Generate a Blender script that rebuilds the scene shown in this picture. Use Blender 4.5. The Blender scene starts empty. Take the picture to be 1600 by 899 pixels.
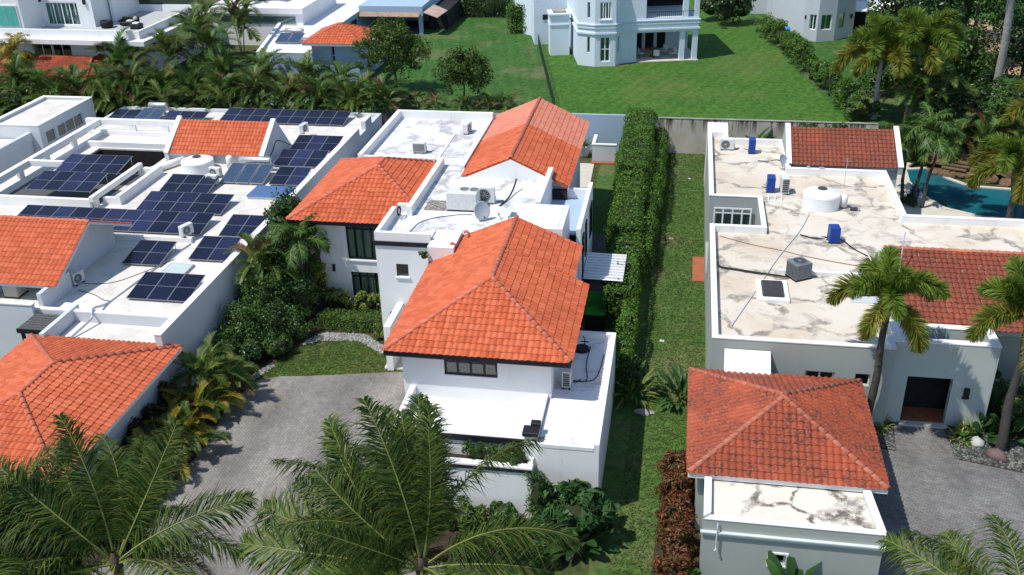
import bpy, math, random
import numpy as np
from mathutils import Vector, Matrix, noise

scene = bpy.context.scene
COL = scene.collection
random.seed(7)

# ---------------------------------------------------------------- camera
cam_d = bpy.data.cameras.new("camera")
cam = bpy.data.objects.new("camera", cam_d)
COL.objects.link(cam)
cam_d.sensor_width = 36.0
cam_d.lens = 34.714
cam_d.clip_start = 0.3
cam_d.clip_end = 3000
PITCH, ROLL, YAW = math.radians(27.3028), math.radians(-1.5308), math.radians(-10.3147)
_f = Vector((math.sin(YAW) * math.cos(PITCH), math.cos(YAW) * math.cos(PITCH), -math.sin(PITCH)))
_r = Vector((math.cos(YAW), -math.sin(YAW), 0))
_u = _r.cross(_f)
_r2 = _r * math.cos(ROLL) + _u * math.sin(ROLL)
_u2 = _u * math.cos(ROLL) - _r * math.sin(ROLL)
mw = Matrix((_r2, _u2, -_f)).transposed().to_4x4()
mw.translation = (0, 0, 28)
cam.matrix_world = mw
scene.camera = cam

# ---------------------------------------------------------------- light
SUN = Vector((-0.46, -0.32, 1.0)).normalized()
elev = math.asin(SUN.z)
world = bpy.data.worlds.new("World")
scene.world = world
world.use_nodes = True
wn = world.node_tree.nodes
wn.clear()
sky = wn.new("ShaderNodeTexSky")
sky.sky_type = 'NISHITA'
sky.sun_disc = False
sky.sun_elevation = elev
sky.sun_rotation = math.atan2(SUN.x, SUN.y) % (2 * math.pi)
sky.air_density = 1.0
sky.dust_density = 0.2
bg = wn.new("ShaderNodeBackground")
bg.inputs[1].default_value = 0.15
wo = wn.new("ShaderNodeOutputWorld")
world.node_tree.links.new(sky.outputs[0], bg.inputs[0])
world.node_tree.links.new(bg.outputs[0], wo.inputs[0])
sun_d = bpy.data.lights.new("sun", 'SUN')
sun_d.energy = 4.3
sun_d.angle = math.radians(0.53)
sun_d.color = (1.0, 0.95, 0.87)
sun = bpy.data.objects.new("sun", sun_d)
COL.objects.link(sun)
sun.rotation_euler = SUN.to_track_quat('Z', 'Y').to_euler()
sun.location = SUN * 200
scene.view_settings.view_transform = 'Standard'
scene.view_settings.look = 'None'
scene.view_settings.exposure = 0.06
scene.view_settings.gamma = 1.0
scene.view_settings.use_curve_mapping = False

# ---------------------------------------------------------------- materials
class NT:
    def __init__(s, name):
        s.m = bpy.data.materials.new(name)
        s.m.use_nodes = True
        s.t = s.m.node_tree
        s.t.nodes.clear()
        s.out = s.n('OutputMaterial')
        s.geo = None
    def n(s, kind, **kw):
        d = s.t.nodes.new('ShaderNode' + kind)
        for k, v in kw.items():
            setattr(d, k, v)
        return d
    def l(s, a, b):
        s.t.links.new(a, b)
    def pos(s):
        if s.geo is None:
            s.geo = s.n('NewGeometry')
        return s.geo.outputs['Position']
    def noise(s, scale, detail=4, rough=.6, vec=None, stretch=None, dist=0):
        t = s.n('TexNoise')
        t.inputs['Scale'].default_value = scale
        t.inputs['Detail'].default_value = detail
        t.inputs['Roughness'].default_value = rough
        t.inputs['Distortion'].default_value = dist
        v = vec or s.pos()
        if stretch:
            mp = s.n('Mapping')
            mp.inputs['Scale'].default_value = stretch
            s.l(v, mp.inputs[0]); v = mp.outputs[0]
        s.l(v, t.inputs['Vector'])
        return t.outputs['Fac']
    def ramp(s, fac, stops):
        r = s.n('ValToRGB')
        e = r.color_ramp.elements
        while len(e) < len(stops):
            e.new(.5)
        for el, (p, c) in zip(e, stops):
            el.position = p
            el.color = (c, c, c, 1) if isinstance(c, (int, float)) else (*c, 1)
        s.l(fac, r.inputs[0])
        return r.outputs[0]
    def mix(s, fac, a, b, mode='MIX'):
        m = s.n('Mix', data_type='RGBA', blend_type=mode)
        for sock, val in ((m.inputs[0], fac), (m.inputs[6], a), (m.inputs[7], b)):
            if isinstance(val, (int, float)):
                sock.default_value = val
            elif isinstance(val, tuple):
                sock.default_value = (*val, 1)
            else:
                s.l(val, sock)
        return m.outputs[2]
    def math(s, op, a, b=None):
        m = s.n('Math', operation=op)
        for sock, val in zip(m.inputs, (a, b)):
            if val is None: continue
            if isinstance(val, (int, float)): sock.default_value = val
            else: s.l(val, sock)
        return m.outputs[0]
    def finish(s, col, rough=.8, bump=None, bstr=.2, bdist=.02, spec=.3, metal=0, trans=0):
        p = s.n('BsdfPrincipled')
        if isinstance(col, tuple): p.inputs['Base Color'].default_value = (*col, 1)
        else: s.l(col, p.inputs['Base Color'])
        if isinstance(rough, (int, float)): p.inputs['Roughness'].default_value = rough
        else: s.l(rough, p.inputs['Roughness'])
        p.inputs['Specular IOR Level'].default_value = spec
        p.inputs['Metallic'].default_value = metal
        if bump is not None:
            b = s.n('Bump'); b.inputs['Strength'].default_value = bstr
            b.inputs['Distance'].default_value = bdist
            s.l(bump, b.inputs['Height']); s.l(b.outputs[0], p.inputs['Normal'])
        sh = p.outputs[0]
        if trans:
            tr = s.n('BsdfTranslucent')
            if isinstance(col, tuple): tr.inputs[0].default_value = (*col, 1)
            else: s.l(col, tr.inputs[0])
            mx = s.n('MixShader'); mx.inputs[0].default_value = trans
            s.l(sh, mx.inputs[1]); s.l(tr.outputs[0], mx.inputs[2]); sh = mx.outputs[0]
        s.l(sh, s.out.inputs[0])
        return s.m

def mul(c, k):
    return tuple(min(1, x * k) for x in c)

def plain(name, c, rough=.7, var=.12, scale=1.5, bump=.15, bscale=30, spec=.3, metal=0):
    t = NT(name)
    f = t.noise(scale, 5)
    col = t.ramp(f, [(.3, mul(c, 1 - var)), (.7, mul(c, 1 + var * .5))])
    return t.finish(col, rough, t.noise(bscale, 3), bump, .01, spec, metal)

def stucco(name, c, stain=(.35, .33, .3), amt=.25):
    t = NT(name)
    f = t.noise(.7, 6)
    col = t.ramp(f, [(.25, mul(c, .93)), (.7, c)])
    streak = t.ramp(t.noise(1.0, 5, .65, stretch=(1.6, 1.6, .18)), [(.56, 0.0), (.75, 1.0)])
    fine = t.ramp(t.noise(4, 4), [(.35, 0.0), (.7, 1.0)])
    m = t.math('MULTIPLY', t.math('MULTIPLY', streak, fine), amt)
    col = t.mix(m, col, stain)
    return t.finish(col, .85, t.noise(22, 5, .7), .25, .012, .25)

def roofcoat(name, base, warm, grey, crack=.5, patch=.5, cscale=.35, seed=0):
    """painted elastomeric roof coating: blotchy, cracked, with ponding stains"""
    t = NT(name)
    off = t.n('Mapping'); off.inputs['Location'].default_value = (seed * 13.1, seed * 7.7, 0)
    t.l(t.pos(), off.inputs[0]); v = off.outputs[0]
    n1 = t.noise(.22, 6, .6, v)
    col = t.ramp(n1, [(.32, warm), (.55, base), (.8, mul(base, 1.04))])
    # warped crack network
    wv = t.n('TexNoise'); wv.inputs['Scale'].default_value = .8; wv.inputs['Detail'].default_value = 5
    t.l(v, wv.inputs['Vector'])
    add = t.n('VectorMath', operation='MULTIPLY_ADD')
    t.l(wv.outputs['Color'], add.inputs[0]); add.inputs[1].default_value = (2.2, 2.2, 0); t.l(v, add.inputs[2])
    vo = t.n('TexVoronoi', feature='DISTANCE_TO_EDGE'); vo.inputs['Scale'].default_value = cscale
    t.l(add.outputs[0], vo.inputs['Vector'])
    line = t.ramp(vo.outputs[0], [(0.0, 1.0), (.03, .9), (.075, 0.0)])
    mask = t.ramp(t.noise(.42, 5, .6, v), [(.40, 0.0), (.52, 1.0)])
    brk = t.ramp(t.noise(3.2, 6, .75, v), [(.36, 0.0), (.52, 1.0)])
    lm = t.math('MULTIPLY', t.math('MULTIPLY', t.math('MULTIPLY', line, mask), brk), crack)
    col = t.mix(lm, col, mul(grey, .55))
    pm = t.ramp(t.noise(.6, 10, .74, v, dist=.8), [(.53, 0.0), (.61, 1.0)])
    pm = t.math('MULTIPLY', pm, patch)
    col = t.mix(pm, col, grey)
    sp = t.ramp(t.noise(7, 4, .7, v), [(.62, 0.0), (.75, 1.0)])
    col = t.mix(t.math('MULTIPLY', sp, patch * .4), col, mul(grey, .7))
    return t.finish(col, .75, t.noise(9, 6, .7, v), .3, .02, .3)

def tilemat(name, c0, c1, c2, algae=0.0, acol=(.045, .03, .022), thr=.45):
    t = NT(name)
    g = t.n('NewGeometry'); oi = t.n('ObjectInfo')
    rnd = t.math('FRACT', t.math('ADD', g.outputs['Random Per Island'], oi.outputs['Random']))
    col = t.ramp(rnd, [(0.0, c0), (.5, c1), (1.0, c2)])
    blot = t.ramp(t.noise(.35, 6, .65), [(.35, .9), (.65, 1.05)])
    col = t.mix(1.0, col, blot, 'MULTIPLY')
    fine = t.ramp(t.noise(9, 4, .7), [(.3, .88), (.7, 1.05)])
    col = t.mix(1.0, col, fine, 'MULTIPLY')
    if algae > 0:
        a = t.ramp(t.noise(.5, 6, .66), [(thr - .12, 0.0), (thr + .10, 1.0)])
        b = t.ramp(t.noise(9.0, 5, .75), [(.40, 0.1), (.58, 1.0)])
        k = t.ramp(rnd, [(.1, .55), (.7, 1.0)])
        m = t.math('MULTIPLY', t.math('MULTIPLY', t.math('MULTIPLY', a, b), k), algae)
        col = t.mix(m, col, acol)
    else:
        b = t.ramp(t.noise(3.2, 6, .75), [(.6, 0.0), (.8, .35)])
        col = t.mix(b, col, mul(c0, .55))
    return t.finish(col, .72, t.noise(40, 3), .15, .006, .3)

def leafmat(name, cols, trans=.25, rough=.55, spec=.35):
    t = NT(name)
    g = t.n('NewGeometry'); oi = t.n('ObjectInfo')
    rnd = t.math('FRACT', t.math('ADD', g.outputs['Random Per Island'], oi.outputs['Random']))
    n = len(cols)
    col = t.ramp(rnd, [(i / (n - 1), c) for i, c in enumerate(cols)])
    f = t.ramp(t.noise(.6, 4), [(.3, .72), (.7, 1.2)])
    col = t.mix(1.0, col, f, 'MULTIPLY')
    return t.finish(col, rough, None, spec=spec, trans=trans)

def grassmat(name, a, b, dry, dryamt=.5, seed=0, stripe=0):  # stripe: mowing lanes
    t = NT(name)
    off = t.n('Mapping'); off.inputs['Location'].default_value = (seed * 31.7, seed * 17.3, 0)
    t.l(t.pos(), off.inputs[0]); v = off.outputs[0]
    col = t.ramp(t.noise(.25, 6, .65, v), [(.3, a), (.7, b)])
    mid = t.ramp(t.noise(2.4, 6, .75, v), [(.38, .6), (.62, 1.3)])
    col = t.mix(1.0, col, mid, 'MULTIPLY')
    dm = t.ramp(t.noise(.2, 6, .6, v), [(.50, 0.0), (.62, 1.0)])
    fm = t.ramp(t.noise(3.0, 5, .7, v), [(.35, .15), (.65, 1.0)])
    col = t.mix(t.math('MULTIPLY', t.math('MULTIPLY', dm, fm), dryamt), col, dry)
    if stripe:
        wv = t.n('TexWave'); wv.inputs['Scale'].default_value = .28; wv.inputs['Distortion'].default_value = 1.5; wv.inputs['Detail Scale'].default_value = .4
        mp = t.n('Mapping'); mp.inputs['Rotation'].default_value = (0, 0, stripe); t.l(v, mp.inputs[0]); t.l(mp.outputs[0], wv.inputs['Vector'])
        col = t.mix(1.0, col, t.ramp(wv.outputs['Fac'], [(.35, .95), (.65, 1.05)]), 'MULTIPLY')
    fine = t.ramp(t.noise(16, 4, .8, v), [(.3, .75), (.72, 1.2)])
    col = t.mix(1.0, col, fine, 'MULTIPLY')
    return t.finish(col, .9, t.noise(24, 5, .8, v), .5, .04, .15)

def pavermat(name, a, b, joint, sx=.22, rot=0.0):
    t = NT(name)
    mp = t.n('Mapping'); mp.inputs['Rotation'].default_value = (0, 0, rot)
    t.l(t.pos(), mp.inputs[0])
    br = t.n('TexBrick')
    br.inputs['Scale'].default_value = 1.0
    br.inputs['Brick Width'].default_value = sx
    br.inputs['Row Height'].default_value = sx * .5
    br.inputs['Mortar Size'].default_value = .009
    br.inputs['Mortar Smooth'].default_value = .3
    br.inputs['Color1'].default_value = (*a, 1); br.inputs['Color2'].default_value = (*b, 1)
    br.inputs['Mortar'].default_value = (*joint, 1)
    t.l(mp.outputs[0], br.inputs['Vector'])
    col = br.outputs['Color']
    big = t.ramp(t.noise(.3, 6, .65), [(.3, .72), (.7, 1.15)])
    col = t.mix(1.0, col, big, 'MULTIPLY')
    st = t.ramp(t.noise(.6, 5, .6, stretch=(1.0, .18, 1)), [(.35, .8), (.7, 1.12)])
    col = t.mix(1.0, col, st, 'MULTIPLY')
    md = t.ramp(t.noise(3.5, 5, .7), [(.3, .78), (.7, 1.15)])
    col = t.mix(1.0, col, md, 'MULTIPLY')
    dirt = t.ramp(t.noise(.8, 7, .7), [(.56, 0.0), (.72, .5)])
    col = t.mix(dirt, col, mul(joint, .8))
    return t.finish(col, .85, br.outputs['Fac'], -.4, .01, .2)

WHITE = stucco('white_stucco', (.80, .81, .82), amt=.5)
WHITE2 = stucco('white_stucco_aged', (.76, .765, .76), amt=.4)
BLUEW = stucco('pale_blue_stucco', (.66, .74, .82), amt=.15)
BLUEG = stucco('blue_grey_stucco', (.36, .47, .60), amt=.2)
ENTRY = stucco('pale_sage_stucco', (.47, .52, .50), amt=.3)
SAGE = stucco('sage_grey_stucco', (.37, .41, .385), amt=.45)
GREYW = stucco('pale_grey_stucco', (.52, .56, .60), amt=.25)
LHW = stucco('light_grey_stucco', (.60, .63, .66), amt=.35)
TRIMW = plain('white_trim_paint', (.82, .83, .84), .6, .06)
CAPW = stucco('white_coping_paint', (.82, .82, .81), amt=.6)
BLACKT = plain('black_painted_trim', (.018, .019, .026), .5, .3, 3)
MHROOF = roofcoat('white_roof_coating', (.70, .705, .71), (.64, .64, .63), (.34, .34, .35), .6, .7, .3, 1)
MHTERR = roofcoat('clean_white_roof_coating', (.82, .82, .815), (.79, .79, .78), (.6, .6, .58), .1, .12, .3, 2)
LHROOF = roofcoat('cream_roof_coating', (.69, .665, .62), (.66, .62, .55), (.50, .46, .40), .25, .35, .3, 3)
RHROOF = roofcoat('cracked_cream_roof_coating', (.66, .61, .52), (.58, .49, .38), (.38, .33, .28), .9, .6, .32, 4)
RHGROOF = roofcoat('cracked_white_roof_coating', (.70, .66, .58), (.66, .6, .5), (.24, .2, .17), 1.0, .12, .42, 5)
TILE = tilemat('orange_clay_tile', (.49, .10, .038), (.565, .125, .05), (.62, .155, .07))
TILEFADE = tilemat('sun_faded_clay_tile', (.58, .19, .12), (.63, .22, .145), (.66, .25, .17))
TILEOLD = tilemat('weathered_clay_tile', (.28, .06, .03), (.37, .085, .042), (.42, .11, .055), .95, (.06, .034, .027), .38)
TILEMID = tilemat('lightly_stained_clay_tile', (.40, .08, .036), (.48, .10, .045), (.52, .12, .055), .95, (.06, .03, .024), .42)
RIDGE = tilemat('ridge_clay_tile', (.50, .125, .07), (.57, .155, .09), (.6, .18, .11))
RIDGEO = tilemat('weathered_ridge_clay_tile', (.50, .14, .08), (.56, .18, .11), (.6, .22, .14), .6)
CONC = plain('weathered_concrete', (.33, .31, .27), .9, .35, .9, .4, 14)
METAL = plain('galvanised_metal', (.55, .57, .6), .38, .1, 4, .05, 40, .5, .7)
ALU = plain('aluminium', (.34, .35, .37), .35, .06, 6, .03, 60, .5, .6)
ACW = plain('ac_white_enamel', (.66, .67, .66), .5, .12, 4, .05, 50)
ACG = plain('ac_grey_enamel', (.17, .19, .21), .5, .18, 4, .05, 50)
ACB = plain('ac_blue_plastic', (.012, .055, .30), .45, .25, 5, .05, 50)
GRILL = plain('dark_grille', (.06, .065, .07), .6, .3, 8)
BLACKP = plain('black_rubber', (.014, .014, .016), .6, .3, 6)
TANKW = plain('white_polyethylene', (.78, .79, .80), .5, .05, 2, .03)
DISH = plain('satellite_dish_grey', (.36, .40, .44), .5, .1, 4)
WOODB = plain('brown_timber', (.16, .10, .06), .75, .3, 5, .3)
SLATE = plain('dark_grey_deck_board', (.095, .10, .095), .7, .2, 4, .2)
TERRA = plain('terracotta_paving', (.36, .12, .06), .7, .2, 3)
CREAMP = plain('cream_stone_paving', (.58, .54, .47), .8, .15, 2, .3)
GREYP = pavermat('dark_patio_paving', (.13, .12, .12), (.16, .145, .145), (.06, .055, .055), .5)
PAVE = pavermat('grey_driveway_pavers', (.245, .23, .21), (.29, .273, .248), (.15, .14, .127), .24, .75)
PAVE2 = pavermat('dark_grey_driveway_pavers', (.19, .187, .182), (.25, .243, .235), (.10, .10, .10), .24, .35)
SOIL = plain('garden_soil', (.055, .038, .025), .95, .4, 2, .6, 10)
ROCK = plain('garden_rock', (.30, .29, .27), .9, .4, 2.5, .6, 8)
ROCKB = plain('brown_pool_rock', (.16, .105, .06), .9, .5, 2, .7, 6)
PEB = leafmat('white_pebble', [(.15, .15, .14), (.28, .28, .27), (.46, .45, .44)], 0, .8)
PEBG = leafmat('grey_pebble', [(.03, .033, .033), (.06, .065, .06), (.10, .105, .10), (.22, .22, .2)], 0, .8)
CURT = plain('green_grey_curtain', (.60, .70, .64), .9, .2, 2)
CURTW = plain('white_curtain', (.55, .56, .54), .9, .15, 2)
CURTG = plain('sea_green_curtain', (.10, .42, .36), .9, .2, 2)
DARKIN = plain('painted_dark_interior', (.02, .02, .022), .9, .3, 2)  # near-black; the shade of interiors is put into the colour
BARK = plain('grey_palm_bark', (.36, .35, .33), .9, .35, 5, .5, 12)
BARKD = plain('dark_palm_bark', (.075, .068, .06), .9, .4, 5, .5, 12)
BARKB = plain('brown_bark', (.12, .09, .065), .9, .4, 5, .5, 12)
REDP = plain('red_paint', (.5, .04, .04), .6)
CYANP = plain('light_blue_plastic', (.05, .36, .75), .5)
GREENP = plain('green_panel_paint', (.03, .22, .025), .6)

GRASS_MID = grassmat('side_lawn_grass', (0.0575, 0.1187, 0.025), (0.0851, 0.1562, 0.0375), (0.1955, 0.1562, 0.0875), .7, 1)
GRASS_UP = grassmat('rear_lawn_grass', (0.0451, 0.1214, 0.0169), (0.0682, 0.1584, 0.0253), (0.1505, 0.1584, 0.0528), .5, 2, .35)
GRASS_DK = grassmat('dark_rear_lawn_grass', (0.03705, 0.1066, 0.0208), (0.05434, 0.1365, 0.0286), (0.1976, 0.1625, 0.091), .75, 3, -.2)  # darker green than the other lawns, with dry patches
GRASS_PATCH = grassmat('front_lawn_grass', (0.06531, 0.1187, 0.0225), (0.08906, 0.15, 0.03125), (0.19, 0.15, 0.075), .9, 4)
GROUNDM = grassmat('garden_ground', (.05, .075, .02), (.07, .09, .03), (.14, .10, .06), .8, 6)

def glassmat():
    t = NT('window_glass')
    g = t.n('BsdfGlossy'); g.inputs['Roughness'].default_value = .03
    tr = t.n('BsdfTransparent'); tr.inputs[0].default_value = (.72, .78, .76, 1)
    lw = t.n('LayerWeight'); lw.inputs[0].default_value = .35
    mx = t.n('MixShader')
    fac = t.math('ADD', t.math('MULTIPLY', lw.outputs[0], .6), .05)
    t.l(fac, mx.inputs[0]); t.l(tr.outputs[0], mx.inputs[1]); t.l(g.outputs[0], mx.inputs[2])
    t.l(mx.outputs[0], t.out.inputs[0])
    return t.m
GLASS = glassmat()

def solarmat():
    t = NT('solar_cell_glass')
    tc = t.n('TexCoord')
    br = t.n('TexBrick', offset=0.0)
    br.inputs['Scale'].default_value = 1.0
    br.inputs['Brick Width'].default_value = .19; br.inputs['Row Height'].default_value = .19
    br.inputs['Mortar Size'].default_value = .006
    br.inputs['Color1'].default_value = (.006, .008, .026, 1); br.inputs['Color2'].default_value = (.008, .010, .034, 1)
    br.inputs['Mortar'].default_value = (.035, .04, .07, 1)
    t.l(tc.outputs['Object'], br.inputs['Vector'])
    big = t.ramp(t.noise(.25, 3), [(.3, .75), (.7, 1.25)])
    col = t.mix(1.0, br.outputs['Color'], big, 'MULTIPLY')
    oi = t.n('ObjectInfo')
    col = t.mix(1.0, col, t.ramp(oi.outputs['Random'], [(0.0, .6), (.6, 1.0), (1.0, 2.2)]), 'MULTIPLY')  # random per-panel brightness; differing reflections are put into the colour
    return t.finish(col, t.ramp(t.noise(1.3, 4), [(.35, .12), (.65, .32)]), None, spec=.4)
SOLAR = solarmat()
HEATG = plain('collector_glass', (.045, .075, .13), .15, .2, 1, 0, 10, .5)
BLUECOR = plain('blue_corrugated_sheet', (.09, .18, .36), .5, .12, 3)

def watermat():
    t = NT('pool_water')
    p = t.n('BsdfPrincipled')
    c = t.ramp(t.noise(.5, 5), [(.35, (.006, .085, .12)), (.65, (.014, .14, .18))])
    t.l(c, p.inputs['Base Color'])
    p.inputs['Roughness'].default_value = .06
    b = t.n('Bump'); b.inputs['Strength'].default_value = .25; b.inputs['Distance'].default_value = .05
    t.l(t.noise(3.5, 4), b.inputs['Height']); t.l(b.outputs[0], p.inputs['Normal'])
    t.l(p.outputs[0], t.out.inputs[0])
    return t.m
WATER = watermat()

L_PALM = leafmat('coconut_leaf', [(.016, .042, .008), (.034, .074, .012), (.06, .11, .018), (.10, .15, .028), (.16, .185, .04)], .4, .5, .2)
L_FOX = leafmat('foxtail_leaf', [(0.07088, 0.1485, 0.0162), (0.1276, 0.2228, 0.027), (0.1843, 0.27, 0.0378), (0.241, 0.2835, 0.0486)], .4, .5, .25)
L_FOXY = leafmat('foxtail_yellowing_leaf', [(0.104, 0.169, 0.0208), (0.182, 0.247, 0.0312), (0.286, 0.286, 0.0455), (0.364, 0.247, 0.052)], .4, .5, .25)
L_ARECA = leafmat('areca_leaf', [(0.0432, 0.0974, 0.0182), (0.0801, 0.1558, 0.0260), (0.1233, 0.2077, 0.0363), (0.2097, 0.2336, 0.0584)], .35, .45, .35)
L_YEL = leafmat('yellow_areca_leaf', [(0.12, 0.156, 0.0192), (0.264, 0.264, 0.03), (0.432, 0.324, 0.036), (0.36, 0.192, 0.036)], .3, .5, .3)
L_DARK = leafmat('dark_glossy_leaf', [(0.0182, 0.0502, 0.0133), (0.0364, 0.0855, 0.0207), (0.0631, 0.1254, 0.0295)], .2, .4, .4)
L_MID = leafmat('mid_green_leaf', [(0.0335, 0.0882, 0.0163), (0.0645, 0.1424, 0.0244), (0.1096, 0.2035, 0.0380)], .3, .45, .35)
L_HEDGE = leafmat('hedge_leaf', [(0.03591, 0.1013, 0.0108), (0.07054, 0.1688, 0.0189), (0.109, 0.2295, 0.027), (0.1539, 0.2565, 0.0405)], .28, .5, .35)
L_LIME = leafmat('variegated_lime_leaf', [(.07, .14, .02), (.18, .25, .04), (.34, .36, .06)], .3, .5, .3)
L_RED = leafmat('red_croton_leaf', [(.08, .022, .012), (.17, .04, .018), (.05, .05, .014), (.22, .075, .03), (.30, .12, .05), (.06, .09, .02)], .25, .5, .25)
L_CROT = leafmat('croton_leaf', [(.03, .035, .012), (.06, .07, .016), (.13, .10, .02), (.05, .03, .012)], .2, .45, .35)
L_TREE = leafmat('yellow_green_tree_leaf', [(.035, .075, .010), (.065, .12, .016), (.11, .155, .026)], .28, .5, .3)
L_BROAD = leafmat('broad_glossy_leaf', [(0.0189, 0.0531, 0.0142), (0.0330, 0.0885, 0.0212), (0.0590, 0.1357, 0.0307)], .18, .5, .25)
CORE = plain('painted_shade_core', (.03, .045, .014), .95, .5, 4, .8, 8)  # dark filler inside foliage; its inner shade is put into the colour

# ---------------------------------------------------------------- mesh helpers
OFF = {}
def V(*a): return Vector(a)

class MB:
    def __init__(s): s.v = []; s.f = []
    def add(s, vs, fs):
        b = len(s.v); s.v.extend([tuple(q) for q in vs]); s.f.extend([tuple(i + b for i in q) for q in fs]); return s
    def box(s, x0, x1, y0, y1, z0, z1):
        return s.add([(x0, y0, z0), (x1, y0, z0), (x1, y1, z0), (x0, y1, z0), (x0, y0, z1), (x1, y0, z1), (x1, y1, z1), (x0, y1, z1)],
                     [(3, 2, 1, 0), (4, 5, 6, 7), (0, 1, 5, 4), (1, 2, 6, 5), (2, 3, 7, 6), (3, 0, 4, 7)])
    def cbox(s, x0, x1, y0, y1, z0, z1, b=.02):
        """box with chamfered edges"""
        P = []
        X = (x0, x0 + b, x1 - b, x1); Y = (y0, y0 + b, y1 - b, y1); Z = (z0, z0 + b, z1 - b, z1)
        idx = {}
        for i in range(4):
            for j in range(4):
                for k in range(4):
                    n = (i in (0, 3)) + (j in (0, 3)) + (k in (0, 3))
                    if n == 1:
                        idx[(i, j, k)] = len(P); P.append((X[i], Y[j], Z[k]))
        F = []
        for ax in range(3):
            for e in (0, 3):
                q = []
                for a, c in ((1, 1), (2, 1), (2, 2), (1, 2)):
                    t = [a, c]; t.insert(ax, e); q.append(idx[tuple(t)])
                F.append(q)
        for ax in range(3):
            o = [i for i in range(3) if i != ax]
            for e1 in (0, 3):
                for e2 in (0, 3):
                    q = []
                    n1 = 1 if e1 == 0 else 2; n2 = 1 if e2 == 0 else 2
                    for (m, which) in ((1, 0), (2, 0), (2, 1), (1, 1)):
                        t = [0, 0, 0]; t[ax] = m
                        if which == 0: t[o[0]] = e1; t[o[1]] = n2
                        else: t[o[0]] = n1; t[o[1]] = e2
                        q.append(idx[tuple(t)])
                    F.append(q)
        for e in ((a, b2, c) for a in (0, 3) for b2 in (0, 3) for c in (0, 3)):
            n = [1 if k == 0 else 2 for k in e]
            F.append([idx[(e[0], n[1], n[2])], idx[(n[0], e[1], n[2])], idx[(n[0], n[1], e[2])]])
        return s.add(P, F)
    def prism(s, pts, z0, z1):
        n = len(pts)
        return s.add([(p[0], p[1], z0) for p in pts] + [(p[0], p[1], z1) for p in pts],
                     [tuple(range(n - 1, -1, -1)), tuple(range(n, 2 * n))] + [(i, (i + 1) % n, n + (i + 1) % n, n + i) for i in range(n)])
    def poly(s, pts):
        return s.add(pts, [tuple(range(len(pts)))])
    def slab(s, pts, d):
        """3d polygon extruded by vector d"""
        n = len(pts); d = Vector(d)
        return s.add([Vector(p) for p in pts] + [Vector(p) + d for p in pts],
                     [tuple(range(n)), tuple(range(2 * n - 1, n - 1, -1))] + [(i, n + i, n + (i + 1) % n, (i + 1) % n) for i in range(n)])
    def tube(s, path, r, n=6, cap=True):
        path = [Vector(p) for p in path]
        rs = r if isinstance(r, (list, tuple)) else [r] * len(path)
        b = len(s.v); up = None
        for i, p in enumerate(path):
            d = (path[min(i + 1, len(path) - 1)] - path[max(i - 1, 0)])
            d = d.normalized() if d.length > 1e-9 else Vector((0, 0, 1))
            if up is None:
                a = d.orthogonal().normalized()
            else:
                a = (up - d * up.dot(d)); a = a.normalized() if a.length > 1e-6 else d.orthogonal().normalized()
            up = a; c = d.cross(a)
            for k in range(n):
                t = 2 * math.pi * k / n
                s.v.append(tuple(p + (a * math.cos(t) + c * math.sin(t)) * rs[i]))
        for i in range(len(path) - 1):
            for k in range(n):
                k2 = (k + 1) % n
                s.f.append((b + i * n + k, b + i * n + k2, b + (i + 1) * n + k2, b + (i + 1) * n + k))
        if cap:
            s.f.append(tuple(b + k for k in range(n - 1, -1, -1)))
            e = b + (len(path) - 1) * n
            s.f.append(tuple(e + k for k in range(n)))
        return s
    def lathe(s, prof, n=20, c=(0, 0, 0), axis='z'):
        b = len(s.v)
        for (r, h) in prof:
            for k in range(n):
                t = 2 * math.pi * k / n
                q = (r * math.cos(t), r * math.sin(t), h)
                if axis == 'x': q = (h, q[0], q[1])
                if axis == 'y': q = (q[1], h, q[0])
                s.v.append((q[0] + c[0], q[1] + c[1], q[2] + c[2]))
        for i in range(len(prof) - 1):
            for k in range(n):
                k2 = (k + 1) % n
                s.f.append((b + i * n + k, b + i * n + k2, b + (i + 1) * n + k2, b + (i + 1) * n + k))
        return s
    def xf(s, m):
        s.v = [tuple(m @ Vector(q)) for q in s.v]; return s
    def mesh(s, name, mat, off=(0, 0, 0), smooth=False):
        me = bpy.data.meshes.new(name)
        me.from_pydata([(x - off[0], y - off[1], z - off[2]) for x, y, z in s.v], [], s.f)
        if mat: me.materials.append(mat)
        if smooth:
            me.polygons.foreach_set('use_smooth', [True] * len(me.polygons))
        me.update()
        return me
    def obj(s, name, mat, parent=None, smooth=False, local=False):
        """coordinates are world unless local; children are stored relative to their thing's origin"""
        off = OFF.get(parent.name, (0, 0, 0)) if parent is not None and not local else (0, 0, 0)
        o = bpy.data.objects.new(name, s.mesh(name, mat, off, smooth))
        COL.objects.link(o)
        if parent is not None:
            o.parent = parent; OFF[o.name] = OFF.get(parent.name, (0, 0, 0)) if not local else (0, 0, 0)
        return o

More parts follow.
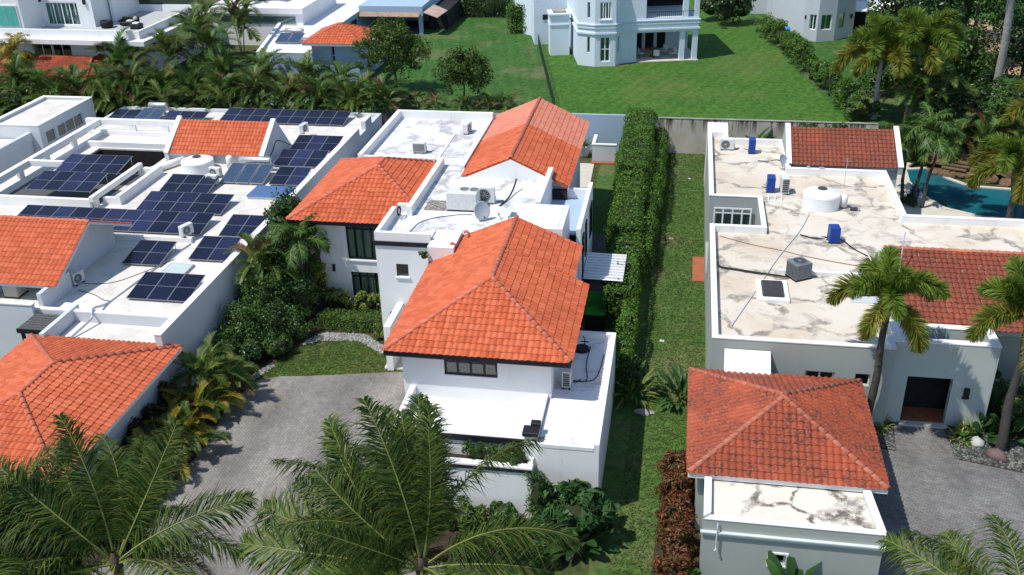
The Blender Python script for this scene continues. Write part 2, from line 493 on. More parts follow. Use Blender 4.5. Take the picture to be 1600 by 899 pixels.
def tag(o, label, cat, group=None):
    o["label"] = label; o["category"] = cat
    if group: o["group"] = group
    return o
def thing(name, label, cat, loc=(0, 0, 0), group=None, rz=0):
    o = bpy.data.objects.new(name, None)
    COL.objects.link(o)
    o.location = loc; o.rotation_euler = (0, 0, rz); o.empty_display_size = .3
    OFF[o.name] = tuple(loc)
    return tag(o, label, cat, group)
def struct(o):
    o["kind"] = "structure"; return o
def stuff(o):
    o["kind"] = "stuff"; return o
def inst(name, me, parent, mat4):
    o = bpy.data.objects.new(name, me)
    COL.objects.link(o)
    if parent is not None: o.parent = parent
    o.matrix_basis = mat4
    return o
def copy_tree(src, loc, rz, label, group=None, parent=None):
    c = src.copy(); COL.objects.link(c)
    if parent is None:
        c.location = loc; c.rotation_euler = (0, 0, rz); c["label"] = label; OFF[c.name] = tuple(loc)
        if group: c["group"] = group
    else:
        c.parent = parent
    for ch in src.children:
        copy_tree(ch, None, None, None, None, c)
    return c

def offset_poly(poly, d):
    n = len(poly); out = []
    for i in range(n):
        p0, p1, p2 = Vector(poly[i - 1]), Vector(poly[i]), Vector(poly[(i + 1) % n])
        a = (p1 - p0).normalized(); b = (p2 - p1).normalized()
        na = Vector((-a.y, a.x)); nb = Vector((-b.y, b.x))
        k = 1 + na.dot(nb)
        out.append(p1 + (na + nb) * (d / k))
    return out

def ring_wall(mb, poly, z0, z1, th, holes=None, inner=True):
    """walls round a counter-clockwise plan polygon; holes: {segment: [(u0,u1,zb,zt)]}"""
    holes = holes or {}
    q = offset_poly(poly, th); n = len(poly)
    for i in range(n):
        A = Vector(poly[i]).to_2d(); B = Vector(poly[(i + 1) % n]).to_2d()
        QA, QB = q[i], q[(i + 1) % n]
        d = (B - A); L = d.length; d /= L; nn = Vector((-d.y, d.x))
        H = holes.get(i, [])
        us = sorted({0, L} | {h[0] for h in H} | {h[1] for h in H})
        zs = sorted({z0, z1} | {h[2] for h in H} | {h[3] for h in H})
        def inner_u(u):
            if u <= 0: return QA
            if u >= L: return QB
            return A + d * u + nn * th
        def isin(u, z):
            return any(h[0] < u < h[1] and h[2] < z < h[3] for h in H)
        for a, b in zip(us, us[1:]):
            for c, e in zip(zs, zs[1:]):
                if isin((a + b) / 2, (c + e) / 2): continue
                P0 = A + d * a; P1 = A + d * b
                mb.add([(P0.x, P0.y, c), (P1.x, P1.y, c), (P1.x, P1.y, e), (P0.x, P0.y, e)], [(0, 1, 2, 3)])
                if inner:
                    I0, I1 = inner_u(a), inner_u(b)
                    mb.add([(I0.x, I0.y, c), (I1.x, I1.y, c), (I1.x, I1.y, e), (I0.x, I0.y, e)], [(3, 2, 1, 0)])
        for h in H:
            P0 = A + d * h[0]; P1 = A + d * h[1]; I0 = P0 + nn * th; I1 = P1 + nn * th
            for (e, f, za, zb) in ((P0, I0, h[2], h[3]), (I1, P1, h[2], h[3])):
                mb.add([(e.x, e.y, za), (f.x, f.y, za), (f.x, f.y, zb), (e.x, e.y, zb)], [(0, 1, 2, 3)])
            mb.add([(P0.x, P0.y, h[2]), (P1.x, P1.y, h[2]), (I1.x, I1.y, h[2]), (I0.x, I0.y, h[2])], [(0, 1, 2, 3)])
            mb.add([(P0.x, P0.y, h[3]), (P1.x, P1.y, h[3]), (I1.x, I1.y, h[3]), (I0.x, I0.y, h[3])], [(3, 2, 1, 0)])
        mb.add([(A.x, A.y, z1), (B.x, B.y, z1), (QB.x, QB.y, z1), (QA.x, QA.y, z1)], [(0, 1, 2, 3)])
    return mb

def coping(mb, poly, z, th, h=.05, lip=.03, segs=None):
    o = offset_poly(poly, -lip); q = offset_poly(poly, th + lip); n = len(poly)
    for i in range(n):
        if segs is not None and i not in segs: continue
        j = (i + 1) % n
        A, B, C, D = o[i], o[j], q[j], q[i]
        mb.add([(p.x, p.y, zz) for zz in (z + .003, z + .003 + h) for p in (A, B, C, D)],
               [(3, 2, 1, 0), (4, 5, 6, 7), (0, 1, 5, 4), (1, 2, 6, 5), (2, 3, 7, 6), (3, 0, 4, 7)])
    return mb

def window(parent, A, B, zb, zt, nx=2, ny=1, frame=BLACKT, depth=.10, fw=.06, curtain=None, sill=None, glass=GLASS, trans=None, name='window', local=False):
    """framed window in the opening A-B (plan points, outward normal to the right of A->B)"""
    A = Vector(A[:2]); B = Vector(B[:2]); d = (B - A); L = d.length; d /= L; nn = Vector((-d.y, d.x))
    def W(u, w, z): q = A + d * u + nn * w; return (q.x, q.y, z)
    def bx(mb, u0, u1, w0, w1, z0, z1):
        vs = [W(u0, w0, z0), W(u1, w0, z0), W(u1, w1, z0), W(u0, w1, z0), W(u0, w0, z1), W(u1, w0, z1), W(u1, w1, z1), W(u0, w1, z1)]
        mb.add(vs, [(3, 2, 1, 0), (4, 5, 6, 7), (0, 1, 5, 4), (1, 2, 6, 5), (2, 3, 7, 6), (3, 0, 4, 7)])
    f = MB(); t = .05; w0, w1 = depth, depth + t
    e = .004
    bx(f, e, fw, w0, w1, zb + e, zt - e); bx(f, L - fw, L - e, w0, w1, zb + e, zt - e)
    bx(f, fw, L - fw, w0, w1, zb + e, zb + fw); bx(f, fw, L - fw, w0, w1, zt - fw, zt - e)
    for i in range(1, nx):
        u = L * i / nx; bx(f, u - fw / 2, u + fw / 2, w0, w1, zb + fw, zt - fw)
    zz = []
    if trans: zz = [zb + (zt - zb) * trans]
    elif ny > 1: zz = [zb + (zt - zb) * j / ny for j in range(1, ny)]
    for z in zz: bx(f, fw, L - fw, w0 + .003, w1 - .003, z - fw * .4, z + fw * .4)
    fo = f.obj(name, frame, parent, local=local)
    zz = [zb + fw] + zz + [zt - fw]
    for i in range(nx):
        u0 = max(fw, L * i / nx + fw / 2); u1 = min(L - fw, L * (i + 1) / nx - fw / 2)
        for za, zc in zip(zz, zz[1:]):
            g = MB(); bx(g, u0, u1, w0 + .02, w0 + .03, za, zc)
            g.obj('pane', glass, fo, local=local)
    if curtain:
        c = MB(); k = max(8, int(L / .07)); pts = []
        for i in range(k + 1):
            u = L * i / k; w = w1 + .05 + .03 * math.sin(i * 2.4) + .012 * math.sin(i * 5.1)
            pts.append((u, w))
        for (a, b), (a2, b2) in zip(pts, pts[1:]):
            if 0.40 < ((a / L * nx) % 1.0) < .56 and nx < 5: continue
            c.add([W(a, b, zb + .03), W(a2, b2, zb + .03), W(a2, b2, zt - .05), W(a, b, zt - .05)], [(0, 1, 2, 3)])
        c.obj('curtain', curtain, fo, local=local)
    if sill:
        s_ = MB(); bx(s_, -.06, L + .06, -.09, depth - .002, zb - .09, zb - .003); s_.obj('sill', sill, fo, local=local)
    return fo

# ---------------------------------------------------------------- clay tile roofs
TW, TE = .275, .36
PROF = [(-.5, .0), (-.44, .0), (-.34, .03), (-.15, .052), (.08, .052), (.28, .03), (.40, .002), (.5, .0)]
def tile_faces(w, e):
    up = [(u * w, -.012, h + .042) for u, h in PROF]
    dn = [(u * w, e * 1.06, h + .006) for u, h in PROF]
    lip = [(u * w, .02, h * .6 - .004) for u, h in PROF]
    v = up + dn + lip + up; n = len(PROF); f = []
    for i in range(n - 1):
        f.append((i, i + 1, n + i + 1, n + i)); f.append((2 * n + i, 2 * n + i + 1, 3 * n + i + 1, 3 * n + i))
    return v, f
TV, TF = tile_faces(TW, TE)
TILE_ME = {}
def tile_mesh(mat, w=TW, e=TE):
    key = (mat.name, w, e)
    if key not in TILE_ME:
        b = MB(); v, f = tile_faces(w, e); b.add(v, f); me = b.mesh('roof_tile', mat)
        me.polygons.foreach_set('use_smooth', [True] * len(me.polygons)); me.update()
        TILE_ME[key] = me
    return TILE_ME[key]
def clip_poly(pts, a, b, c):
    """keep a*u+b*s<=c for list of tuples whose first two entries are u,s"""
    out = []
    for i in range(len(pts)):
        p, q = pts[i], pts[(i + 1) % len(pts)]
        dp = a * p[0] + b * p[1] - c; dq = a * q[0] + b * q[1] - c
        if dp <= 1e-9: out.append(p)
        if (dp < -1e-9 and dq > 1e-9) or (dp > 1e-9 and dq < -1e-9):
            t = dp / (dp - dq); out.append(tuple(x + (y - x) * t for x, y in zip(p, q)))
    return out

class TileRoof:
    """collects tiles of several slopes of one house, then builds the largest as parts, the rest joined"""
    def __init__(s): s.whole = []; s.cut = {}
    def slope(s, poly, roof, mat, over=.06, w=TW, e=TE):
        P = [Vector(p) for p in poly]
        U = (P[1] - P[0]).normalized()
        N = None
        for k in range(2, len(P)):
            c = U.cross(P[k] - P[0])
            if c.length > 1e-4: N = c.normalized(); break
        S = N.cross(U)
        us = [((p - P[0]).dot(U), (p - P[0]).dot(S)) for p in P]
        edges = []
        n = len(us)
        for i in range(n):
            (x0, y0), (x1, y1) = us[i], us[(i + 1) % n]
            a, b = (y1 - y0), -(x1 - x0); L = math.hypot(a, b)
            if L < 1e-6: continue
            a /= L; b /= L
            edges.append((a, b, a * x0 + b * y0 + (over if i == 0 else 0.0)))
        umin = min(x for x, y in us); umax = max(x for x, y in us); smax = max(y for x, y in us)
        nu = max(1, round((umax - umin) / w)); ww = (umax - umin) / nu
        v0, f0 = tile_faces(ww, e)
        ns = int(math.ceil((smax + over) / e))
        for j in range(ns):
            for i in range(nu):
                cu = umin + (i + .5) * ww; s0 = -over + j * e
                cor = [(cu - ww / 2, s0), (cu + ww / 2, s0), (cu + ww / 2, s0 + e * 1.05), (cu - ww / 2, s0 + e * 1.05)]
                st = [max(a * x + b * y - c for x, y in cor) for a, b, c in edges]
                if any(min(a * x + b * y - c for x, y in cor) >= -1e-6 for a, b, c in edges): continue
                O = P[0] + U * cu + S * s0 + U * random.uniform(-.008, .008) + S * random.uniform(-.012, .012) + N * random.uniform(0, .006)
                if all(x <= .012 for x in st):
                    m = Matrix((U, S, N)).transposed().to_4x4() @ Matrix.Rotation(random.uniform(-.025, .025), 4, 'Z'); m.translation = O
                    s.whole.append(((O - Vector((0, 0, 28))).length, m, roof, mat, (ww, e)))
                else:
                    d = s.cut.setdefault((roof.name, mat.name), (roof, mat, MB()))[2]
                    vv = [(x + cu, y + s0, h) for x, y, h in v0]
                    for fc in f0:
                        pts = [vv[k] for k in fc]
                        for a, b, c in edges:
                            pts = clip_poly(pts, a, b, c)
                            if len(pts) < 3: break
                        if len(pts) >= 3:
                            d.add([P[0] + U * p[0] + S * p[1] + N * p[2] for p in pts], [tuple(range(len(pts)))])
    def build(s, limit=300):
        s.whole.sort(key=lambda t: t[0])
        for k, (d, m, roof, mat, we) in enumerate(s.whole):
            off = Vector(OFF[roof.name])
            if k < limit:
                m2 = Matrix.Translation(-off) @ m
                inst('roof_tile', tile_mesh(mat, *we), roof, m2)
            else:
                b = s.cut.setdefault((roof.name, mat.name), (roof, mat, MB()))[2]
                v, f = tile_faces(*we)
                b.add([m @ Vector(q) for q in v], f)
        for roof, mat, b in s.cut.values():
            o = b.obj('roof_tile_field', mat, roof, smooth=True); stuff(o)

RC_ME = {}
def ridge_caps(roof, a, b, mat, step=.40, r=.125, lift=.02):
    a = Vector(a); b = Vector(b); d = b - a; L = d.length
    if L < .2: return
    n = max(1, round(L / step)); st = L / n; d.normalize()
    side = d.cross(Vector((0, 0, 1))).normalized(); up = side.cross(d)
    key = (mat.name, round(st, 3))
    if key not in RC_ME:
        mb = MB(); k = 6
        ring = lambda x, rr, dz: [(x, rr * math.cos(math.pi * i / k), rr * math.sin(math.pi * i / k) * .8 + dz) for i in range(k + 1)]
        R0 = ring(0, r, .02); R1 = ring(st * 1.1, r * .84, -.012); R2 = ring(.002, r * .78, .012)
        mb.add(R0 + R1 + R2, [(i, k + 1 + i, k + 2 + i, i + 1) for i in range(k)] + [(2 * (k + 1) + i, i, i + 1, 2 * (k + 1) + i + 1) for i in range(k)])
        me = mb.mesh('ridge_tile', mat, smooth=True); RC_ME[key] = me
    off = Vector(OFF[roof.name])
    for i in range(n):
        m = Matrix((d, -side, up)).transposed().to_4x4()
        m.translation = a + d * (st * i) + up * (lift + random.uniform(-.004, .004)) - off
        inst('ridge_tile', RC_ME[key], roof, m @ Matrix.Rotation(random.uniform(-.03, .03), 4, 'Z'))

def roof_deck(parent, polys, mat, drop=.14, name='roof'):
    mb = MB()
    for p in polys: mb.slab([Vector(q) - Vector((0, 0, .012)) for q in p], (0, 0, -drop))
    return mb.obj(name, mat, parent)

def hip_polys(x0, x1, y0, y1, ze, pitch, front=True, back=True):
    """ridge along y; returns (polys dict, ridge points)"""
    hw = (x1 - x0) / 2; cx = (x0 + x1) / 2; zr = ze + hw * pitch
    ya = y0 + hw if front else y0; yb = y1 - hw if back else y1
    A = (cx, ya, zr); B = (cx, yb, zr)
    d = {}
    if front: d['front'] = [(x0, y0, ze), (x1, y0, ze), A]
    if back: d['back'] = [(x1, y1, ze), (x0, y1, ze), B]
    d['left'] = [(x0, y1, ze), (x0, y0, ze), A, B]
    d['right'] = [(x1, y0, ze), (x1, y1, ze), B, A]
    return d, A, B
def clipx(poly, x, keep_less=True, ax=0):
    """clip a 3d polygon at x (or y) = const"""
    out = []
    s = 1 if keep_less else -1
    for i in range(len(poly)):
        p, q = poly[i], poly[(i + 1) % len(poly)]
        dp = s * (p[ax] - x); dq = s * (q[ax] - x)
        if dp <= 1e-9: out.append(p)
        if dp * dq < -1e-12:
            t = dp / (dp - dq); out.append(tuple(a + (b - a) * t for a, b in zip(p, q)))
    return out

def boxes(name, mat, parent, lst):
    for b in lst:
        mb = MB(); mb.box(*b); mb.obj(name, mat, parent)

# ================================================================ setting
def sheet(name, pts, z, mat):
    mb = MB(); mb.poly([(x, y, z) for x, y in pts]); return struct(mb.obj(name, mat))
sheet('ground', [(-900, -700), (900, -700), (900, 900), (-900, 900)], -.02, GROUNDM)
# upper terrace of the rear gardens (2.9 m above the front plots)
mb = MB(); mb.box(-400, 400, 79.25, 600, -.5, 2.86); struct(mb.obj('rear_terrace_ground', GROUNDM))
sheet('side_lawn', [(-2.6, 18), (1.2, 18), (1.75, 30), (2.05, 41), (2.0, 78.98), (-6.2, 78.98), (-6.2, 69.5), (-5.0, 57), (-2.6, 42.3)], -.004, GRASS_MID)
sheet('dark_rear_lawn', [(-31, 79.4), (-10.2, 79.4), (-16.4, 109.7), (-21, 131), (-45, 131), (-38, 106)], 2.866, GRASS_DK)
sheet('rear_lawn', [(-10.2, 79.4), (13.3, 79.4), (7.5, 113.1), (3.5, 128), (-21, 131), (-16.4, 109.7)], 2.870, GRASS_UP)
sheet('far_lawn', [(13.3, 79.4), (40, 79.4), (40, 140), (3.5, 140), (3.5, 128), (7.5, 113.1)], 2.866, GRASS_DK)
sheet('front_lawn', [(-21.6, 41.2), (-20.2, 41.7), (-18.6, 41.95), (-13.4, 43.1), (-13.4, 45.3), (-15.6, 45.0), (-17.2, 46.1), (-19.3, 46.0), (-20.6, 44.4)], .006, GRASS_PATCH)
drv = [(-23.3, 15), (-2.6, 15), (-5, 33.3), (-11.5, 33.3), (-11.5, 46), (-13.3, 46), (-13.3, 43.1), (-18.6, 41.95), (-20.2, 41.7), (-21.3, 41.2), (-21.9, 38.5), (-21.45, 35.7), (-21.8, 31.3), (-22.6, 25)]
sheet('driveway', drv, .012, PAVE)
sheet('driveway_neighbour', [(8.4, 15), (40, 15), (40, 36.5), (16.2, 38.3), (13.3, 39.0), (13.1, 41.8), (10.9, 41.8), (10.6, 39.3), (8.4, 39.6)], .012, PAVE2)
sheet('planting_bed', [(-25.2, 26), (-22.6, 25), (-21.8, 31.3), (-21.45, 35.7), (-21.9, 38.5), (-21.4, 41.2), (-20.4, 44.4), (-19.2, 46.6), (-17, 46.9), (-15.6, 45.6), (-15.6, 50.2), (-20.6, 50.3), (-20.6, 79), (-24.6, 79)], .002, SOIL)
sheet('front_bed', [(-11.5, 29.5), (-4.6, 29.0), (-3.0, 30.2), (-2.3, 32.9), (-5, 33.4), (-11.5, 33.4)], .018, SOIL)
sheet('croton_bed', [(-.2, 28), (1.7, 28), (1.75, 36.8), (.1, 36.8)], .002, SOIL)
sheet('pebble_bed', [(13.3, 39.0), (16.2, 38.3), (20, 37.9), (20, 45), (13.1, 41.9)], .016, SOIL)
sheet('pebble_bed_small', [(8.8, 39.6), (10.6, 39.3), (10.9, 41.8), (8.8, 41.9)], .016, SOIL)
sheet('side_patio', [(-5.0, 54.4), (-3.6, 54.4), (-3.7, 62.0), (-6.6, 62.0)], .006, GREYP)
sheet('side_path', [(-8.2, 66.2), (-6.5, 66.2), (-6.75, 75.8), (-8.3, 75.8)], .006, CREAMP)
sheet('service_yard', [(-5.0, 42.3), (-2.7, 42.3), (-2.9, 54.4), (-5.0, 54.4)], .008, plain('timber_deck', (.20, .15, .10), .8, .3, 4))
sheet('pool_deck', [(13.6, 57.2), (30, 57.2), (30, 67.6), (21.1, 67.7), (18.8, 69.0), (17.6, 72.2), (17.4, 76.6), (18.6, 78.6), (16.2, 78.6), (15.2, 70), (13.6, 70)], .006, CREAMP)
# lawn at the far right of the garden side
sheet('garden_lawn_edge', [(20, 34), (30, 34), (30, 44), (20, 44)], .014, GRASS_PATCH)
pool = [(17.6, 76.8), (17.4, 74.2), (17.9, 71.6), (18.9, 69.3), (21.2, 67.9), (26, 67.4), (32, 67.4), (32, 72), (25, 73.2), (21.5, 73.6), (20.2, 75.2), (19.2, 77.2)]
mb = MB(); mb.poly([(x, y, .02) for x, y in pool]); o = struct(mb.obj('pool_water', WATER))
mb = MB(); ring_wall(mb, [(p[0], p[1]) for p in pool][::-1], -.1, .07, -.28) if False else None
q = offset_poly(pool, -.3); n = len(pool)
mb = MB()
for i in range(n):
    j = (i + 1) % n
    mb.add([(pool[i][0], pool[i][1], .09), (pool[j][0], pool[j][1], .09), (q[j].x, q[j].y, .09), (q[i].x, q[i].y, .09),
            (pool[i][0], pool[i][1], .0), (pool[j][0], pool[j][1], .0), (q[j].x, q[j].y, .0), (q[i].x, q[i].y, .0)],
           [(0, 1, 2, 3), (0, 4, 5, 1), (2, 6, 7, 3)])
struct(mb.obj('pool_coping', CREAMP))

sheet('bare_earth', [(26.5, 95), (44, 95), (46, 118), (30, 118), (28, 104)], 2.874, plain('bare_tan_earth', (.40, .27, .16), .95, .3, .8, .6, 6))
# retaining wall: stained raw concrete panels, painted behind the white house
w = thing('retaining_wall', 'stained grey concrete retaining wall below the rear lawn', 'wall', (2, 79, 0))
for i, x in enumerate([-4.25, -.95, 2.3, 5.6, 8.9, 12.2]):
    mb = MB(); mb.box(x, x + 3.27, 79.0, 79.24, -.3, 2.94); mb.obj('panel', None, w).data.materials.append(CONC)
mb = MB(); mb.box(-4.25, 15.4, 78.97, 79.25, 2.945, 3.0); mb.obj('coping', CONC, w)
t = NT('stained_concrete')
c = t.ramp(t.noise(.9, 6, .6), [(.3, (.42, .385, .31)), (.7, (.56, .53, .45))])
st = t.ramp(t.noise(1.3, 5, .65, stretch=(2.2, 1, .12)), [(.45, 0.0), (.55, 1.0)])
sep = t.n('SeparateXYZ'); t.l(t.pos(), sep.inputs[0])
drip = t.ramp(t.math('MULTIPLY', t.math('SUBTRACT', sep.outputs[2], 1.3), .6), [(.2, 0.0), (.95, 1.0)])
c = t.mix(t.math('MULTIPLY', st, drip), c, (.05, .048, .042))
STAIN = t.finish(c, .9, t.noise(12, 5), .3, .02, .2)
for ch in w.children:
    if ch.name.startswith('panel'): ch.data.materials[0] = STAIN
mb = MB(); mb.box(-9.4, -4.27, 79.0, 79.24, -.3, 3.1)
tag(mb.obj('garden_wall', BLUEG), 'smooth blue grey painted wall behind the orange gable roof', 'wall')
mb = MB(); mb.box(-70, -9.42, 79.0, 79.24, -.3, 2.9)
tag(mb.obj('boundary_wall', CONC), 'long low concrete wall hidden behind the palm hedge', 'wall')
# wall between the solar house and the white house
w = thing('party_wall', 'grey rendered side wall running between the solar house and the white house', 'wall', (-24, 62, 0))
mb = MB(); mb.box(-24.0, -23.75, 50, 78.9, 0, 2.5); mb.obj('wall', GREYW, w)
mb = MB(); mb.box(-24.05, -23.7, 50, 78.9, 2.503, 2.57); mb.obj('coping', GREYW, w)

# ================================================================ the white house
H = thing('house', 'white two storey house with bright orange hipped tile roofs and black trim', 'house', (-10, 48, 0))
TR = TileRoof()
PZ = .43
# --- plan pieces -------------------------------------------------------------
# left wing
mb = MB()
lw = [(-20.65, 50.2), (-15.45, 50.2), (-15.45, 58.8), (-20.65, 58.8)]
ring_wall(mb, lw, -.1, 5.62, .22, {0: [(1.72, 4.7, 2.95, 5.42), (1.78, 4.72, .45, 2.12), ], 3: []})
lwall = mb.obj('wall', WHITE, H)
window(H, (-18.93, 50.2), (-15.95, 50.2), 2.95, 5.42, 3, curtain=CURT, trans=.78, sill=TRIMW, fw=.1)
window(H, (-18.87, 50.2), (-15.93, 50.2), .45, 2.12, 3, curtain=CURT, trans=.8, sill=TRIMW, fw=.09)
# stair tower (same storey height, parapet)
mb = MB()
tw = [(-15.65, 45.72), (-12.62, 45.72), (-12.62, 49.62), (-15.65, 49.62)]
ring_wall(mb, tw, -.1, 6.28, .24, {0: [(1.05, 1.72, 4.3, 5.05)]})
mb.obj('wall', WHITE, H)
window(H, (-14.6, 45.72), (-13.93, 45.72), 4.3, 5.05, 1, sill=TRIMW, fw=.05)
mb = MB(); mb.box(-15.7, -12.59, 45.64, 45.727, 6.12, 6.36); mb.obj('trim_band', BLACKT, H)
# main flat roofed core
core = [(-14.85, 49.64), (-12.6, 49.64), (-12.6, 47.22), (-5.85, 47.22), (-5.85, 50.8), (-7.5, 50.8), (-7.5, 56.4), (-13.2, 56.4), (-13.2, 67.0), (-20.25, 67.0), (-20.25, 57.4), (-14.85, 57.4)]
mb = MB(); ring_wall(mb, core, -.1, 6.27, .26); mb.obj('wall', WHITE, H)
for (x0, x1, y0, y1, z) in ((-20.25, -19.95, 57.4, 67.0, 6.85), (-19.95, -13.2, 66.72, 67.0, 6.85), (-14.86, -14.56, 49.3, 57.4, 6.85),
                            (-7.78, -7.5, 50.8, 56.4, 6.85), (-13.5, -13.2, 57.0, 66.7, 6.5), (-15.45, -14.87, 49.62, 49.86, 6.85),
                            (-19.95, -15.2, 57.4, 57.68, 6.74), (-15.66, -15.42, 45.73, 49.3, 6.85), (-15.42, -12.62, 45.73, 45.96, 6.85), (-12.86, -12.61, 45.97, 46.9, 6.6)):
    boxes('parapet', CAPW, H, [(x0, x1, y0, y1, 6.285, z)])
mb = MB()
mb.prism(offset_poly(core, .1), 6.0, 6.30)
mb.box(-15.5, -12.5, 45.9, 49.7, 6.0, 6.296)
flat = mb.obj('flat_roof', MHROOF, H)
mb = MB(); mb.box(-8.9, -5.83, 47.3, 50.6, 6.29, 6.80); mb.box(-8.6, -6.1, 47.4, 50.4, 6.80, 6.84)
mb.obj('roof_upstand', CAPW, H)
# raised joint strip on the roof
mb = MB(); mb.box(-15.35, -15.2, 57.7, 63.5, 6.302, 6.36); mb.obj('roof_joint', CAPW, H)
# balcony sunk beside the core
mb = MB(); mb.box(-7.5, -5.3, 50.8, 56.1, 4.9, 5.0); mb.obj('balcony_floor', BLUEG, H)  # blue of the shaded floor is put into its colour
sw = [(-5.3, 47.22), (-5.06, 47.22), (-5.06, 56.3), (-7.5, 56.3), (-7.5, 56.06), (-5.3, 56.06)]
mb = MB()
side = [(-5.3, 49.2), (-5.06, 49.2), (-5.06, 56.3), (-5.3, 56.3)]
mb.prism(side, -.1, 6.0); mb.box(-7.5, -5.3, 56.06, 56.3, -.1, 5.6)
mb.obj('wall', WHITE, H)
for (y0, y1, z0, z1) in ((50.0, 50.7, .4, 5.2), (51.4, 53.6, .3, 2.3), (51.6, 52.3, 3.2, 5.3), (54.2, 55.4, 3.2, 5.2)):
    f = MB(); f.box(-5.058, -4.985, y0, y1, z0, z1); fo = f.obj('window', BLACKT, H)
    g = MB(); g.box(-4.984, -4.978, y0 + .08, y1 - .08, z0 + .08, z1 - .08); g.obj('pane', GLASS, fo)
# --- upper front body --------------------------------------------------------
fb = [(-11.75, 36.5), (-5.0, 36.5), (-5.0, 47.2), (-11.75, 47.2)]
mb = MB(); ring_wall(mb, fb, 2.9, 5.6, .22, {0: [(1.92, 4.35, 4.25, 5.25)]})
mb.obj('wall', WHITE, H)
window(H, (-9.83, 36.5), (-7.40, 36.5), 4.25, 5.25, 4, fw=.1, curtain=None, depth=.06)
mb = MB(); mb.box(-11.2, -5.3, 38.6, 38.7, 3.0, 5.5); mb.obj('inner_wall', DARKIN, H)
# ground floor under it
mb = MB(); ring_wall(mb, [(-11.4, 33.3), (-5.14, 33.3), (-5.14, 47.1), (-11.4, 47.1)], -.1, 2.9, .25); mb.obj('wall', WHITE, H)
mb = MB(); mb.box(-11.4, -4.9, 33.32, 47.1, 2.78, 2.998); mb.obj('terrace_floor', MHTERR, H)
boxes('parapet', CAPW, H, [(-11.46, -11.2, 33.51, 36.49, 2.91, 3.55), (-5.38, -5.14, 33.9, 36.49, 2.9, 3.62), (-11.46, -5.7, 33.3, 33.5, 2.86, 3.42)])
boxes('trim_band', BLACKT, H, [(-11.46, -5.72, 33.23, 33.297, 3.12, 3.40), (-11.54, -11.463, 33.23, 36.4, 3.0, 3.22)])
mb = MB(); mb.box(-5.7, -5.14, 33.2, 33.88, -.1, 3.64); mb.obj('pier', WHITE, H)
mb = MB(); mb.cbox(-5.78, -5.1, 33.12, 33.72, 3.643, 3.86, .03); mb.cbox(-5.5, -5.08, 33.66, 33.98, 3.65, 3.98, .03); mb.obj('pier_cap', BLACKT, H)
# planter along the front
mb = MB()
mb.box(-10.9, -5.3, 32.35, 32.55, -.1, 2.6); mb.box(-10.9, -10.7, 32.55, 33.23, -.1, 2.6); mb.box(-5.5, -5.3, 32.55, 33.2, -.1, 2.6)
pl = mb.obj('planter', WHITE, H)
mb = MB(); mb.box(-10.7, -5.5, 32.55, 33.23, 1.9, 2.4); mb.obj('soil', SOIL, pl)
mb = MB(); mb.box(-10.95, -5.25, 32.28, 32.62, 2.603, 2.68); mb.obj('coping', CAPW, pl)
mb = MB(); mb.box(-10.93, -5.27, 32.29, 32.348, 2.42, 2.6); mb.obj('trim_band', BLACKT, pl)
# right garage block with roof terrace
rb = [(-5.12, 33.0), (-2.56, 33.0), (-2.56, 42.3), (-5.12, 42.3)]
mb = MB(); ring_wall(mb, rb, -.1, 3.3, .22); mb.obj('wall', WHITE, H)
mb = MB(); mb.box(-5.10, -2.6, 33.01, 42.28, 2.9, 3.36); mb.obj('terrace_floor', roofcoat('stained_white_roof_coating', (.80, .805, .81), (.76, .75, .72), (.42, .36, .30), .3, .5, .5, 9), H)
boxes('parapet', CAPW, H, [(-2.78, -2.55, 33.0, 42.32, 3.303, 3.62), (-5.1, -2.783, 42.08, 42.31, 3.303, 3.62), (-5.12, -2.783, 32.98, 33.1, 3.303, 3.46)])
# entrance porch
boxes('porch_pier', WHITE, H, [(-14.7, -14.35, 43.0, 45.7, -.1, 2.7)]); boxes('porch_slab', WHITE, H, [(-13.4, -11.42, 43.6, 45.7, 2.75, 3.0)])
mb = MB(); mb.box(-14.9, -11.42, 43.1, 45.7, -.1, .12); mb.obj('porch_step', CREAMP, H)
# --- roofs -------------------------------------------------------------------
def add_roof(parent, polys, tmat, fascia=None, fh=.26, rmat=RIDGE, caps=(), deckmat=None, tr=TR, eaves=(), over=.06):
    r = roof_deck(parent, polys, deckmat or tmat)
    for p in polys: tr.slope(p, r, tmat, over)
    for a, b in caps: ridge_caps(r, a, b, rmat)
    if fascia:
        mb = MB()
        for a, b in eaves:
            a = Vector(a); b = Vector(b); d = (b - a).normalized(); o = Vector((d.y, -d.x, 0)) * .012
            mb.slab([a + o + Vector((0, 0, .0)), b + o + Vector((0, 0, .0)), b + o + Vector((0, 0, -fh)), a + o + Vector((0, 0, -fh))], o * -4)
        mb.obj('fascia', fascia, r)
    return r
# big front roof
x0, x1, y0, y1, ze = -12.4, -4.08, 35.95, 47.2, 5.65
hp, A, B = hip_polys(x0, x1, y0, y1, ze, PZ, True, False)
